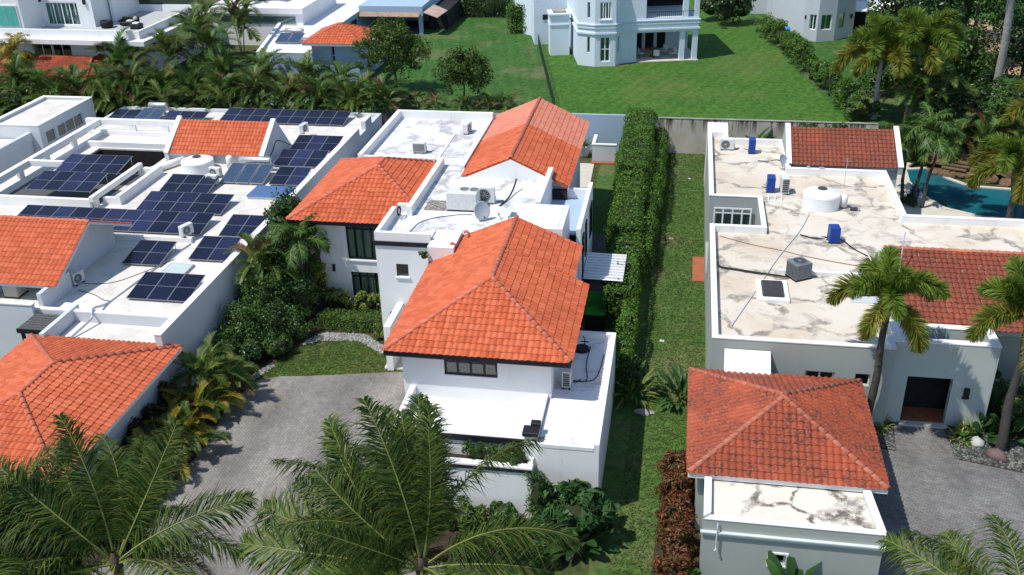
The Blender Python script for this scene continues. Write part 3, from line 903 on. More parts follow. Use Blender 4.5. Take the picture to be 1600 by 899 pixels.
# left slope is cut where the stair tower stands, right slope steps back near the rear
left1 = clipx(hp['left'], 44.95, True, 1)
zc = ze + (1.15) * PZ
left2 = [(x0 + 1.15, y1, zc), (x0 + 1.15, 44.95, zc), (A[0], 44.95, A[2]), (A[0], y1, A[2])]
right1 = clipx(hp['right'], 43.4, True, 1)
zr2 = ze + .74 * PZ
right2 = [(x1 - .74, 43.4, zr2), (x1 - .74, y1, zr2), (A[0], y1, A[2]), (A[0], 43.4, A[2])]
R1 = add_roof(H, [hp['front'], left1, left2, right1, right2], TILE, BLACKT, .27,
              caps=[((x0, y0, ze + .02), A), ((x1, y0, ze + .02), A), ((A[0], y1, A[2]), A)],
              eaves=[((x0, y0, ze), (x1, y0, ze)), ((x1, y0, ze), (x1, 43.4, ze)), ((x0, 44.95, ze), (x0, y0, ze))])
mb = MB(); mb.slab([(x0 + 1.3, y1 - .01, 5.7), (x1 - .9, y1 - .01, 5.7), (A[0], y1 - .01, A[2] - .15)], (0, .18, 0)); mb.obj('gable_wall', WHITE, H)
mb = MB(); mb.box(-12.6, -11.2, 44.96, 47.2, 5.5, 6.5); mb.obj('roof_kerb', CAPW, H)
# left wing roof
hp, A, B = hip_polys(-22.1, -13.4, 49.45, 59.4, ze, PZ)
ps = [clipx(hp['front'], -14.88), hp['left'], clipx(hp['right'], -14.88), clipx(hp['back'], -14.88)]
ps[2] = [p for p in ps[2]]
# right slope no longer has its eave: rebuild with a level lower edge at the parapet
zl = ze + (-13.4 + 14.88) * PZ
ya = 49.45 + 1.48; yb = 59.4 - 1.48
ps[2] = [(-14.88, ya, zl), (-14.88, yb, zl), B, A]
R2 = add_roof(H, ps, TILE, BLACKT, .24, caps=[((-22.1, 49.45, ze + .02), A), ((-14.88, ya, zl), A), (A, B), ((-22.1, 59.4, ze + .02), B), ((-14.88, yb, zl), B)],
              eaves=[((-22.1, 49.45, ze), (-15.66, 49.45, ze)), ((-22.1, 59.4, ze), (-22.1, 49.45, ze))])
# rear gable roof
gx, gz = -10.0, 7.62
gy0, gy1 = 55.6, 68.1
Lp = [(-13.05, gy1, 6.3), (-13.05, gy0, 6.3), (gx, gy0, gz), (gx, gy1, gz)]
Rp = [(-6.5, gy0, 5.95), (-6.5, gy1, 5.95), (gx, gy1, gz), (gx, gy0, gz)]
ym = 62.3
L1 = [(-13.05, ym, 6.3), (-13.05, gy0, 6.3), (gx, gy0, gz), (gx, ym, gz)]; L2 = [(-13.05, gy1, 6.3), (-13.05, ym, 6.3), (gx, ym, gz), (gx, gy1, gz)]
kx = -7.0; kz = 5.95 + .5 * (gz - 5.95) / 3.5
Ra = [(-6.5, gy0, 5.95), (-6.5, ym, 5.95), (gx, ym, gz), (gx, gy0, gz)]; Rb = [(-6.5, ym, 5.95), (-6.5, gy1, 5.95), (gx, gy1, gz), (gx, ym, gz)]
R3 = add_roof(H, [L1, Ra], TILE, WHITE, .22, caps=[((gx, gy1, gz), (gx, gy0, gz))], eaves=[((-6.5, gy0, 5.95), (-6.5, gy1, 5.95))])
R4 = add_roof(H, [L2, Rb], TILEFADE)
mb = MB(); mb.slab([(-13.0, gy0 - .02, 6.2), (-7.4, gy0 - .02, 6.2), (-7.4, gy0 - .02, 6.28), (gx, gy0 - .02, gz - .09)], (0, .2, 0)); mb.obj('gable_wall', WHITE, H)
mb = MB(); ring_wall(mb, [(-13.0, 56.45), (-7.05, 56.45), (-7.05, 67.8), (-13.0, 67.8)], -.1, 5.9, .2, {1: [(2, 4.4, .1, 2.3), (6, 8.4, .1, 2.3)]}); mb.obj('wall', WHITE, H)
window(H, (-7.05, 58.45), (-7.05, 60.85), .1, 2.3, 2); window(H, (-7.05, 62.45), (-7.05, 64.85), .1, 2.3, 2)
mb = MB(); mb.box(-7.5, -6.6, 55.7, 56.04, 4.95, 5.6); mb.obj('painted_recess_shade', DARKIN, H)  # solid dark block; the recess shade is put into its colour
TR.build(300)
# wall lamps
for (x, y, z) in ((-19.85, 50.2, 2.35), (-15.05, 45.72, 1.9)):
    mb = MB(); mb.cbox(x - .07, x + .07, y - .16, y + .002, z - .22, z + .22, .02); mb.obj('wall_lamp', BLACKT, H)
# corrugated awning over the service yard
W_ = thing('awning', 'white corrugated metal awning over the yard beside the hedge', 'awning', (-3.95, 51.6, 0))
mb = MB(); nr = 9
for i in range(nr):
    y = 49.95 + i * .36
    pr = [(0, 0), (.15, .0), (.17, .15), (.33, .15), (.35, 0), (.36, 0)]
    for (a, ha), (b, hb) in zip(pr, pr[1:]):
        mb.add([(-5.02, y + a, 2.62 + ha), (-2.72, y + a, 2.58 + ha), (-2.72, y + b, 2.58 + hb), (-5.02, y + b, 2.62 + hb)], [(0, 1, 2, 3)])
mb.obj('corrugated_sheet', plain('white_corrugated_metal', (.74, .75, .76), .4, .08), W_)
for (x, y) in ((-4.9, 50.05), (-2.85, 50.05), (-2.85, 53.05), (-4.9, 53.05)):
    mb = MB(); mb.box(x - .05, x + .05, y - .05, y + .05, 0, 2.57); mb.obj('post', BLACKT, W_)
mb = MB(); mb.box(-5.0, -2.75, 49.98, 50.04, 2.44, 2.57); mb.obj('beam', BLACKT, W_)
s = thing('storage_cabinet', 'dark cabinet with green top under the corrugated awning', 'cabinet', (-4.2, 49.6, 0))
mb = MB(); mb.cbox(-4.72, -3.62, 48.6, 49.7, .02, 1.0, .02); mb.obj('body', BLACKP, s)
mb = MB(); mb.cbox(-4.75, -3.6, 48.62, 49.95, 1.003, 1.07, .01).xf(Matrix.Identity(4)); mb.obj('lid', GREENP, s)
mb = MB(); mb.cbox(-4.72, -3.65, 49.75, 49.85, 1.1, 1.9, .01); mb.obj('back_board', GREENP, s)
# little rear patio wall and big plant pot
w = thing('patio_wall', 'low white rendered enclosure at the end of the cream path', 'wall', (-6, 76.5, 0))
mb = MB(); mb.box(-6.95, -5.05, 76.2, 76.4, 0, 1.45); mb.box(-6.95, -6.77, 76.4, 78.6, 0, 1.45); mb.obj('wall', GREYW, w)
mb = MB(); mb.box(-7.0, -5.0, 76.16, 76.44, 1.453, 1.53); mb.box(-7.0, -6.73, 76.44, 78.6, 1.453, 1.53); mb.obj('coping', CAPW, w)
mb = MB(); mb.box(-7.0, -5.0, 75.7, 76.16, 0, .1); mb.obj('base_step', TERRA, w)

# ================================================================ the solar house (left)
H = thing('house', 'pale flat roofed house on the left covered with solar panels', 'house', (-33, 56, 0))
TR = TileRoof()
Z = 3.3
main = [(-24.5, 41.0), (-24.5, 76.3), (-47.6, 76.3), (-47.6, 70.2), (-47.4, 54.6), (-44.0, 54.6), (-44.0, 50.6), (-36.8, 50.6), (-36.8, 41.0)][::-1]
main = [(-36.8, 41.0), (-24.5, 41.0), (-24.5, 76.3), (-47.6, 76.3), (-47.6, 50.4), (-36.8, 50.4)]
mb = MB(); ring_wall(mb, main, -.1, 3.55, .3); mb.obj('wall', LHW, H)
hx0, hx1, hy0, hy1 = -44.2, -38.0, 61.4, 66.4      # courtyard opening
mb = MB(); mb.box(-36.7, -24.6, 41.1, 50.5, 3.0, Z); mb.obj('flat_roof', LHROOF, H)
for bb in ((hx1, -24.6, 50.5, 76.2), (-47.5, hx0, 50.5, 76.2), (hx0, hx1, 50.5, hy0), (hx0, hx1, hy1, 76.2)):
    mb = MB(); mb.box(bb[0], bb[1], bb[2], bb[3], 3.0, Z); mb.obj('flat_roof', LHROOF, H)
mb = MB(); ring_wall(mb, [(hx0 + .02, hy0 + .02), (hx0 + .02, hy1 - .02), (hx1 - .02, hy1 - .02), (hx1 - .02, hy0 + .02)], -.1, 3.2, -.1); mb.obj('courtyard_wall', DARKIN, H)  # well walls and floor painted near-black for the shade inside
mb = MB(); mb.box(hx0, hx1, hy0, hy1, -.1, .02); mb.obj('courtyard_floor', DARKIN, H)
boxes('parapet', LHW, H, [(-24.86, -24.497, 41.0, 70.4, 3.553, 4.15), (-24.86, -24.497, 38.3, 40.99, -.1, 4.15), (-24.86, -24.497, 72.0, 73.6, 3.553, 4.2)])
boxes('coping', CAPW, H, [(-24.88, -24.48, 38.28, 70.42, 4.153, 4.2), (-24.88, -24.48, 72.0, 73.62, 4.203, 4.25), (-36.8, -24.88, 41.0, 41.28, 3.553, 3.62)])
# lower roof step in front, with cheek wall
mb = MB(); mb.box(-30.9, -24.87, 38.3, 40.98, -.1, 2.95); mb.obj('front_block', LHW, H)
mb = MB(); mb.box(-30.9, -24.87, 38.31, 40.99, 2.953, 2.99); mb.obj('flat_roof', LHROOF, H)
mb = MB(); mb.box(-31.25, -31.0, 38.4, 41.6, 2.4, 3.72); mb.obj('cheek_wall', LHW, H)
boxes('parapet', LHW, H, [(-33.1, -32.85, 41.29, 44.0, 3.3, 4.35), (-40, -33.1, 40.7, 40.95, -.1, 3.95)])
mb = MB(); mb.box(-40, -33.06, 40.66, 40.99, 3.953, 4.02); mb.obj('coping', CAPW, H)
# low upstand on the roof
mb = MB(); mb.box(-34.6, -28.9, 50.45, 50.65, 3.3, 3.62); mb.obj('upstand', CAPW, H)
# mid-left gable roof
gy, gz = 46.2, 6.42
Fp = [(-41, 42.15, 4.4), (-32.45, 42.15, 4.4), (-32.45, gy, gz), (-41, gy, gz)]
Bp = [(-32.45, 50.25, 4.5), (-41, 50.25, 4.5), (-41, gy, gz), (-32.45, gy, gz)]
r = roof_deck(H, [Fp, Bp], LHW, .16)
TR.slope(Fp, r, TILE); TR.slope(Bp, r, TILE)
ridge_caps(r, (-41, gy, gz), (-32.45, gy, gz), RIDGE)
mb = MB(); mb.slab([(-33.5, 42.6, 3.3), (-33.5, 49.8, 3.3), (-33.5, 49.8, 4.5), (-33.5, gy, gz - .17), (-33.5, 42.6, 4.4)], (-.25, 0, 0)); mb.obj('gable_wall', LHW, H)
# front hip roof at the lower left
gx0, gx1 = -31.9, -23.7
hp, A, B = hip_polys(gx0, gx1, 27.9, 38.62, 3.4, .30)
add_roof(H, list(hp.values()), TILE, WHITE, .2, tr=TR, caps=[((gx1, 38.62, 3.42), B), ((gx0, 38.62, 3.42), B), (A, B), ((gx1, 27.9, 3.42), A), ((gx0, 27.9, 3.42), A)],
         eaves=[((gx1, 27.9, 3.4), (gx1, 38.62, 3.4)), ((gx0, 27.9, 3.4), (gx1, 27.9, 3.4)), ((gx0, 38.62, 3.4), (gx0, 27.9, 3.4)), ((gx1, 38.62, 3.4), (gx0, 38.62, 3.4))])
mb = MB(); ring_wall(mb, [(-31.2, 28.5), (-24.5, 28.5), (-24.5, 38.25), (-31.2, 38.25)], -.1, 3.3, .22); mb.obj('wall', LHW, H)
# courtyard tile roof with raised side walls
cp = [(-37.0, 63.9, 4.05), (-29.9, 63.9, 4.05), (-29.9, 66.4, 5.8), (-37.0, 66.4, 5.8)]
r = roof_deck(H, [cp], LHW, .2); TR.slope(cp, r, TILE)
for x in (-37.32, -29.9):
    mb = MB(); mb.slab([(x + .01, 63.7, 3.3), (x + .01, 68.9, 3.3), (x + .01, 66.6, 5.95), (x + .01, 63.7, 4.1)], (.3, 0, 0)); mb.obj('cheek_wall', LHW, H)
    mb = MB(); mb.slab([(x - .02, 63.66, 4.11), (x - .02, 66.6, 5.96), (x - .02, 66.6, 6.03), (x - .02, 63.66, 4.18)], (.36, 0, 0)); mb.obj('coping', CAPW, H)
mb = MB(); mb.box(-37.0, -29.9, 64.1, 64.3, 3.3, 3.95); mb.box(-37.0, -29.9, 66.42, 66.6, 3.3, 5.7); mb.obj('wall', LHW, H)
TR.build(300)
# courtyard well: dark opening with white frames
boxes('roof_beam', CAPW, H, [(-45.3, -37.33, 66.5, 66.8, 3.3, 3.75), (-46.9, -37.33, 69.3, 69.6, 3.3, 3.7), (-46.9, -37.33, 69.35, 69.75, 4.203, 4.62),
    (-46.0, -45.6, 54.4, 69.34, 4.203, 4.615), (-45.97, -45.63, 54.4, 69.29, 3.3, 3.62), (-45.59, -43.0, 59.8, 60.15, 4.2, 4.6), (-45.59, -38.06, 54.7, 55.0, 3.3, 4.0),
    (-38.05, -37.75, 54.7, 61.3, 3.853, 4.2), (-36.75, -36.45, 55.7, 61.6, 3.3, 3.95), (-37.7, -36.76, 55.7, 55.95, 3.3, 3.8), (-37.74, -36.8, 61.0, 61.3, 3.3, 3.9)])
boxes('roof_post', CAPW, H, [(x, x + .5, 69.37, 69.58, 3.703, 4.2) for x in (-46.88, -43.2, -40.4, -38.0)] + [(-45.96, -45.64, y, y + .5, 3.623, 4.2) for y in (54.5, 58.6, 61.8, 65.4)]
      + [(-38.0, -37.8, 60.9, 61.3, 3.3, 3.85), (-38.02, -37.78, 55.02, 55.4, 3.3, 3.85)])
mb = MB(); mb.box(-45.4, -38.1, 55.1, 61.2, 3.302, 3.33); mb.obj('dark_deck', SLATE, H)
mb = MB(); mb.tube([(-37.2, 61.6, 3.55), (-35.6, 64.6, 3.55)], .28, 12); mb.obj('roof_duct', CAPW, H, smooth=True)
# dark slatted canopy over the entrance
C_ = thing('canopy', 'small dark slatted canopy over the solar house entrance', 'canopy', (-32.2, 40, 0))
for i in range(7):
    mb = MB(); y = 39.2 + i * .235; mb.box(-33.05, -31.3, y, y + .20, 3.36 - .0, 3.44); mb.obj('slat', SLATE, C_)
mb = MB(); mb.box(-33.07, -31.28, 39.12, 39.19, 3.2, 3.45); mb.obj('beam', BLACKP, C_)
for x in (-32.95, -31.5):
    mb = MB(); mb.box(x, x + .14, 39.22, 39.36, 0, 3.35); mb.obj('post', BLACKP, C_)
# neighbour block behind, upper left
B_ = thing('house', 'cream roofed low house wing left of the courtyard frames', 'house', (-52, 68, 0))
mb = MB(); ring_wall(mb, [(-53.9, 66.9), (-49.4, 66.9), (-49.4, 74.7), (-53.9, 74.7)], -.1, 4.72, .3, {1: [(.7, 2.0, 3.0, 4.0), (2.3, 6.0, 3.0, 4.0)]}); mb.obj('wall', LHW, B_)
mb = MB(); coping(mb, [(-53.9, 66.9), (-49.4, 66.9), (-49.4, 74.7), (-53.9, 74.7)], 4.72, .3, .06, .03); mb.obj('coping', CAPW, B_)
mb = MB(); mb.box(-53.7, -49.6, 67.1, 74.5, 4.2, 4.5); mb.obj('flat_roof', LHROOF, B_)
mb = MB(); mb.box(-49.9, -49.8, 67.3, 74.4, 2.9, 4.1); mb.obj('inner_wall', DARKIN, B_)
mb = MB(); mb.box(-70, -50.2, 55, 66.8, -.1, 3.6); mb.obj('front_block', LHW, B_)
mb = MB(); mb.box(-70, -50.5, 55, 66.7, 3.603, 3.64); mb.obj('flat_roof', LHROOF, B_)
mb = MB(); mb.box(-50.5, -50.15, 55, 67.6, 3.5, 4.2); mb.obj('parapet', LHW, B_)
window(B_, (-49.4, 67.6), (-49.4, 68.9), 3.0, 4.0, 1, frame=TRIMW); window(B_, (-49.4, 69.2), (-49.4, 72.9), 3.0, 4.0, 3, frame=TRIMW)

# ---------------------------------------------------------------- solar arrays
def solar_array(label, x0, y0, ncol, nrow=1, zf=3.42, zb=3.84, pw=1.19, pd=2.36, gap=.0, slant_d=None):
    t = thing('solar_array', label, 'solar panels', (x0, y0, zf), 'solar arrays on the flat roof')
    ang = math.atan2(zb - zf, pd)
    if 'panel' not in PAN:
        g = MB(); g.add([(.03, .03, .034), (pw - .03, .03, .034), (pw - .03, 2.43 - .03, .034), (.03, 2.43 - .03, .034)], [(0, 1, 2, 3)])
        PAN['cells'] = g.mesh('cells', SOLAR)
        f = MB(); L = 2.43
        f.box(.006, .03, .006, L - .006, 0, .04); f.box(pw - .03, pw - .006, .006, L - .006, 0, .04)
        f.box(.03, pw - .03, .006, .03, 0, .04); f.box(.03, pw - .03, L - .03, L - .006, 0, .04); f.box(.03, pw - .03, L / 2 - .016, L / 2 + .016, .01, .0385)
        f.box(.03, pw - .03, .03, L - .03, 0.0, .02)
        PAN['panel'] = f.mesh('solar_panel', ALU)
    for j in range(nrow):
        for i in range(ncol):
            m = Matrix.Translation((i * pw, j * (pd + .02), 0)) @ Matrix.Rotation(ang, 4, 'X')
            p = inst('solar_panel', PAN['panel'], t, m)
            inst('cells', PAN['cells'], p, Matrix.Identity(4))
    for i in range(0, ncol + 1, 2 if ncol > 2 else 1):
        x = min(max(i * pw, .12), ncol * pw - .12)
        b = MB(); b.tube([(x, .1, -.11), (x, .1, .0)], .022, 6); b.tube([(x, pd - .1, -.11 if zf < 4 else -.4), (x, pd - .1, zb - zf - .02)], .022, 6); b.tube([(x, .1, -.01), (x, pd - .1, zb - zf - .03)], .02, 4)
        b.obj('support', METAL, t, local=True)
    return t
PAN = {}
solar_array('three panel solar array nearest the front edge of the left roof', -29.1, 43.02, 3)
solar_array('two panel solar array beside the orange gable wall', -31.6, 47.05, 2)
solar_array('two panel solar array by the parapet overhung by the garden palm', -27.95, 48.05, 2)
solar_array('two panel solar array behind the overhung one, next to the dark tree', -27.6, 51.42, 2)
solar_array('long eleven panel solar row just behind the orange gable ridge', -41.9, 51.42, 11)
solar_array('five panel solar row directly behind the longest row', -34.85, 54.62, 5)
solar_array('three panel solar row in front of the round white tank', -34.9, 57.85, 3)
solar_array('two panel solar array right of the blue water heater collectors', -27.85, 60.08, 2)
solar_array('three panel solar array right of the heater drum by the parapet', -29.0, 63.66, 3)
solar_array('three panel solar array at the rear beside the small tile roof', -29.0, 66.98, 3)
solar_array('nine panel solar row along the rear edge against the palm hedge', -37.5, 73.2, 9)
solar_array('three panel solar row behind the white beam, right of the silver drum', -42.3, 72.0, 3)
solar_array('two panel solar row behind the white beam, left of the silver drum', -47.1, 72.0, 2)
solar_array('four panel solar array on the frame nearest the dark courtyard', -43.05, 58.8, 4, zf=4.25, zb=4.68)
solar_array('four panel solar array on the frame in front of the courtyard one', -43.05, 55.42, 4, zf=4.25, zb=4.68)

# ================================================================ the sage house (right)
H = thing('house', 'sage grey flat roofed house with cracked cream roof on the right', 'house', (9, 55, 0))
TR = TileRoof()
pl_ = [(2.03, 41.06), (10.3, 41.06), (10.3, 42.05), (10.95, 42.05), (10.95, 45.6), (20.5, 45.6), (20.5, 57.1), (13.5, 57.1), (13.5, 64.5), (7.4, 64.5), (7.4, 70.2), (3.45, 70.2), (3.45, 71.6), (2.03, 71.6), (2.03, 58.9), (5.0, 58.9), (5.0, 54.45), (2.03, 54.45)]
# holes: segment 0 front wall windows, 14/15/16 notch
mb = MB(); ring_wall(mb, pl_, -.1, 4.38, .26, {0: [(4.38, 5.73, 2.2, 2.95), (6.63, 7.33, 2.3, 2.96)]})
mb.obj('wall', SAGE, H)
mb = MB(); coping(mb, pl_, 4.38, .26, .05, .02); mb.obj('coping', CAPW, H)
mb = MB(); ring_wall(mb, [tuple(p) for p in offset_poly(pl_, .263)], 3.9, 4.376, .02); mb.obj('parapet_lining', CAPW, H)
# notch courtyard back wall faces the camera: glazed doors
f = MB(); f.box(2.2, 4.9, 58.70, 58.86, 1.5, 1.6); nb = f.obj('notch_ledge', CAPW, H)
window(H, (2.35, 58.72), (4.7, 58.72), 1.9, 3.7, 4, frame=TRIMW, depth=0, trans=.8, fw=.1)
mb = MB(); mb.box(1.99, 2.03 + .26, 54.45, 58.9, -.1, 1.2); mb.obj('notch_wall', SAGE, H)
mb = MB(); mb.box(2.25, 5.0, 54.45, 58.7, -.1, .9); mb.obj('notch_floor', SLATE, H)
window(H, (6.41, 41.06), (7.76, 41.06), 2.2, 2.95, 2, frame=TRIMW, fw=.09); window(H, (8.66, 41.06), (9.36, 41.06), 2.3, 2.96, 1, frame=TRIMW)
mb = MB(); mb.prism(offset_poly(pl_, .12), 3.7, 4.0); mb.obj('flat_roof', RHROOF, H)
# taller corner parapet, rear left
mb = MB(); mb.box(2.02, 3.5, 71.61, 73.8, -.1, 4.4); mb.obj('corner_block', CAPW, H)
# low kerb wall in the roof
mb = MB(); mb.box(5.6, 10.6, 49.05, 49.25, 4.0, 4.22); mb.obj('roof_kerb', CAPW, H)
# sunken light grey plant well beside the entry tower
mb = MB(); mb.box(9.0, 11.2, 46.2, 49.0, 4.003, 4.03); mb.obj('plant_well', GREYW, H)
# skylight
s = MB(); s.box(4.35, 5.95, 45.7, 48.0, 4.002, 4.16); so = s.obj('skylight', CAPW, H)
s = MB(); s.cbox(4.6, 5.7, 46.0, 47.7, 4.162, 4.30, .06); s.obj('pane', plain('smoked_dome', (.05, .04, .035), .25, .2, 2, 0, 10, .5), so)
# rear tile roof between cheek walls
rp = [(7.55, 65.4, 4.3), (14.45, 65.4, 4.3), (14.45, 68.4, 5.95), (7.55, 68.4, 5.95)]
r = roof_deck(H, [rp], SAGE, .2); TR.slope(rp, r, TILEOLD)
mb = MB(); mb.box(7.5, 14.5, 65.6, 68.5, -.1, 4.2); mb.box(7.5, 14.5, 68.2, 68.45, 4.2, 5.7); mb.obj('wall', SAGE, H)
for x in (7.22, 14.42):
    mb = MB(); mb.slab([(x, 65.2, 3.9), (x, 70.4, 3.9), (x, 68.6, 6.1), (x, 65.2, 4.4)], (.3, 0, 0)); mb.obj('cheek_wall', SAGE, H)
    mb = MB(); mb.slab([(x - .02, 65.16, 4.41), (x - .02, 68.6, 6.11), (x - .02, 68.6, 6.17), (x - .02, 65.16, 4.47)], (.34, 0, 0)); mb.obj('coping', CAPW, H)
# big old tile roof over the entry side
bp = [(10.75, 43.6, 4.25), (21.0, 43.6, 4.25), (21.0, 49.0, 5.85), (10.75, 49.0, 5.85)]
r = roof_deck(H, [bp], SAGE, .2); TR.slope(bp, r, TILEOLD)
ridge_caps(r, (10.75, 49.0, 5.86), (21.0, 49.0, 5.86), RIDGEO)
mb = MB(); mb.box(10.7, 21.0, 48.98, 49.15, 4.0, 5.75); mb.obj('wall', SAGE, H)
# entrance tower front
ft = [(10.32, 41.7), (14.95, 41.7), (14.95, 43.5), (10.32, 43.5)]
mb = MB(); ring_wall(mb, ft, -.1, 4.45, .35, {0: [(.85, 2.87, .0, 2.62)]}); mb.obj('entry_wall', ENTRY, H)
mb = MB(); coping(mb, ft, 4.45, .35, .05, .02); mb.obj('coping', CAPW, H)
mb = MB(); mb.box(10.5, 14.7, 41.76, 43.4, -.05, .06); mb.obj('entry_floor', TERRA, H)
mb = MB(); mb.box(11.1, 13.3, 41.4, 41.76, -.05, .10); mb.obj('entry_step', CREAMP, H)
boxes('entry_ceiling', DARKIN, H, [(10.68, 14.6, 42.06, 43.14, 2.66, 2.8)]); boxes('entry_back_wall', DARKIN, H, [(10.68, 14.6, 43.05, 43.14, .0, 2.65)])  # ceiling and back wall painted dark to stand for entry shade
mb = MB(); mb.cbox(13.75, 13.98, 41.52, 41.7, 1.75, 2.2, .02); mb.obj('wall_lamp', BLACKT, H)
mb = MB(); mb.cbox(13.7, 14.03, 41.6, 41.702, 1.6, 1.72, .02); mb.obj('wall_lamp_plate', BLACKT, H)
TR.build(300)
# slanted white cover on the front wall
c = thing('lean_to_cover', 'slanted white panel cover leaning on the sage wall behind the garage', 'cover', (3.9, 42.2, 0))
mb = MB(); mb.slab([(2.63, 39.9, 3.2), (4.74, 39.9, 3.2), (4.74, 41.02, 3.82), (2.63, 41.02, 3.82)], (0, .0, .06)); mb.obj('panel', TRIMW, c)
mb = MB(); mb.slab([(2.66, 39.95, 0), (2.66, 41.0, 0), (2.66, 41.0, 3.78), (2.66, 39.95, 3.18)], (.06, 0, 0)); mb.slab([(4.66, 39.95, 0), (4.66, 41.0, 0), (4.66, 41.0, 3.78), (4.66, 39.95, 3.18)], (.06, 0, 0)); mb.obj('side_panel', TRIMW, c)
# brick coloured pad by the side wall
mb = MB(); mb.box(1.25, 1.98, 55.4, 58.9, -.05, .12); tag(mb.obj('paved_pad', TERRA), 'small red brick pad against the sage house side wall', 'paving')

# ---------------------------------------------------------------- sage garage in front
G = thing('garage', 'sage garage with weathered red pyramid tile roof and cracked white terrace', 'garage', (5, 34, 0))
TR = TileRoof()
hp, A, B = hip_polys(1.08, 8.7, 32.25, 40.02, 3.2, .38)
add_roof(G, [hp['front'], hp['left'], hp['right'], hp['back']], TILEMID, CAPW, .22, RIDGEO, tr=TR,
         caps=[((1.08, 32.25, 3.22), A), ((8.7, 32.25, 3.22), A), ((1.08, 40.02, 3.22), B), ((8.7, 40.02, 3.22), B)],
         eaves=[((1.08, 32.25, 3.2), (8.7, 32.25, 3.2)), ((8.7, 32.25, 3.2), (8.7, 40.02, 3.2)), ((1.08, 40.02, 3.2), (1.08, 32.25, 3.2))])
TR.build(300)
mb = MB(); ring_wall(mb, [(1.5, 32.6), (8.3, 32.6), (8.3, 39.7), (1.5, 39.7)], -.1, 3.1, .22); mb.obj('wall', SAGE, G)
fr = [(1.7, 29.8), (8.25, 29.8), (8.0, 32.58), (1.75, 32.58)]
mb = MB(); ring_wall(mb, fr, -.1, 2.98, .24, {0: [(2.55, 3.15, 1.05, 1.62)]}); mb.obj('wall', SAGE, G)
mb = MB(); mb.prism(offset_poly(fr, .1), 2.4, 2.9); mb.obj('flat_roof', RHGROOF, G)
mb = MB(); coping(mb, fr, 2.98, .24, .03, .02, {0}); mb.obj('coping', CAPW, G)
mb = MB(); coping(mb, fr, 2.98, .24, .16, .02, {1}); mb.obj('coping', CAPW, G)
mb = MB(); coping(mb, fr, 2.98, .24, .16, .02, {3}); mb.obj('coping', CAPW, G)
mb = MB(); mb.box(1.62, 8.33, 29.7, 29.798, 2.3, 2.42); mb.box(1.6, 8.35, 29.66, 29.798, 2.42, 2.47); mb.obj('string_course', plain('pale_sage_trim', (.62, .68, .67), .7, .08), G)
window(G, (4.25, 29.8), (4.85, 29.8), 1.05, 1.62, 1, frame=TRIMW, fw=.06)
mb = MB()
for x0, x1, z0, z1 in ((4.17, 4.25, .98, 1.70), (4.85, 4.93, .98, 1.70)): mb.box(x0, x1, 29.75, 29.799, z0, z1)
mb.box(4.25, 4.85, 29.75, 29.799, .98, 1.048); mb.box(4.25, 4.85, 29.75, 29.799, 1.622, 1.70); mb.obj('window_surround', TRIMW, G)
mb = MB(); mb.tube([(2.22, 29.72, 2.9), (2.22, 29.68, 2.75), (2.22, 29.68, 1.75), (2.22, 29.62, 1.68), (2.16, 29.62, 1.66)], .035, 8); mb.obj('drain_pipe', GREYW, G)

# ================================================================ houses behind
G0 = 2.87
# ---- pale blue house in the middle, turned 13 degrees (local coordinates)
RZ = math.radians(12.8)
H = thing('house', 'pale blue two storey house with bay and covered porch on the rear lawn', 'house', (-10.24, 95.55, G0), rz=RZ)
bay = [(0, 0), (1.5, -.95), (3.5, -1.0), (4.3, -.17), (5.2, .15), (5.2, 9), (0, 9)]
mb = MB()
ring_wall(mb, bay, -.05, 7.6, .22, {1: [(.5, 1.5, .45, 2.85), (.45, 1.55, 4.5, 6.1)], 0: [(.95, 1.25, 1.3, 2.85), (.95, 1.25, 4.6, 6.1)], 2: [(.35, .65, 1.3, 2.85), (.35, .65, 4.6, 6.1)]})
mb.obj('wall', BLUEW, H, local=True)
window(H, (2.0, -.964), (3.0, -.99), .45, 2.85, 2, 2, TRIMW, curtain=CURTG, local=True, fw=.1)
window(H, (1.95, -.962), (3.05, -.99), 4.5, 6.1, 2, 1, TRIMW, curtain=CURTG, local=True, fw=.1, sill=TRIMW)
for zb, zt in ((1.3, 2.85), (4.6, 6.1)):
    window(H, (.95 * .845, -.95 * .535), (1.25 * .845, -1.25 * .535), zb, zt, 1, 1, TRIMW, curtain=CURTG, local=True, fw=.05)
mb = MB()
for z, h, d in ((3.1, .16, .14), (3.65, .14, .1), (3.95, .10, .14)):
    q = offset_poly(bay, -d)
    mb.prism([(p.x, p.y) for p in q], z, z + h)
mb.obj('string_course', BLUEW, H, local=True)
# porch block
mb = MB()
mb.box(5.2, 5.75, .15, 9, -.05, 2.85); mb.box(10.0, 10.5, .2, .7, -.05, 2.85); mb.box(11.25, 11.75, .15, .65, -.05, 2.85)
mb.box(11.25, 11.75, 4.5, 5.0, -.05, 2.85); mb.box(5.2, 11.75, 5.2, 9, -.05, 2.85)
mb.box(5.2, 11.75, .12, 9, 2.86, 4.2)
mb.box(5.2, 6.6, .15, 9, 4.2, 7.6); mb.box(10.2, 10.7, .2, .6, 4.2, 7.6); mb.box(11.3, 11.75, .15, .6, 4.2, 7.6); mb.box(6.6, 11.7, 5.5, 9, 4.2, 7.6)
mb.box(5.2, 11.75, .1, 9, 7.6, 8.3)
mb.obj('porch', BLUEW, H, local=True)
mb = MB()
for z, h, d in ((3.1, .16, .14), (3.65, .14, .1), (3.95, .10, .14)): mb.box(5.3, 11.75 + d, .12 - d, 9, z, z + h)
mb.obj('string_course', BLUEW, H, local=True)
mb = MB(); mb.box(5.75, 11.9, .0, 5.2, -.05, .06); mb.obj('porch_floor', CREAMP, H, local=True)
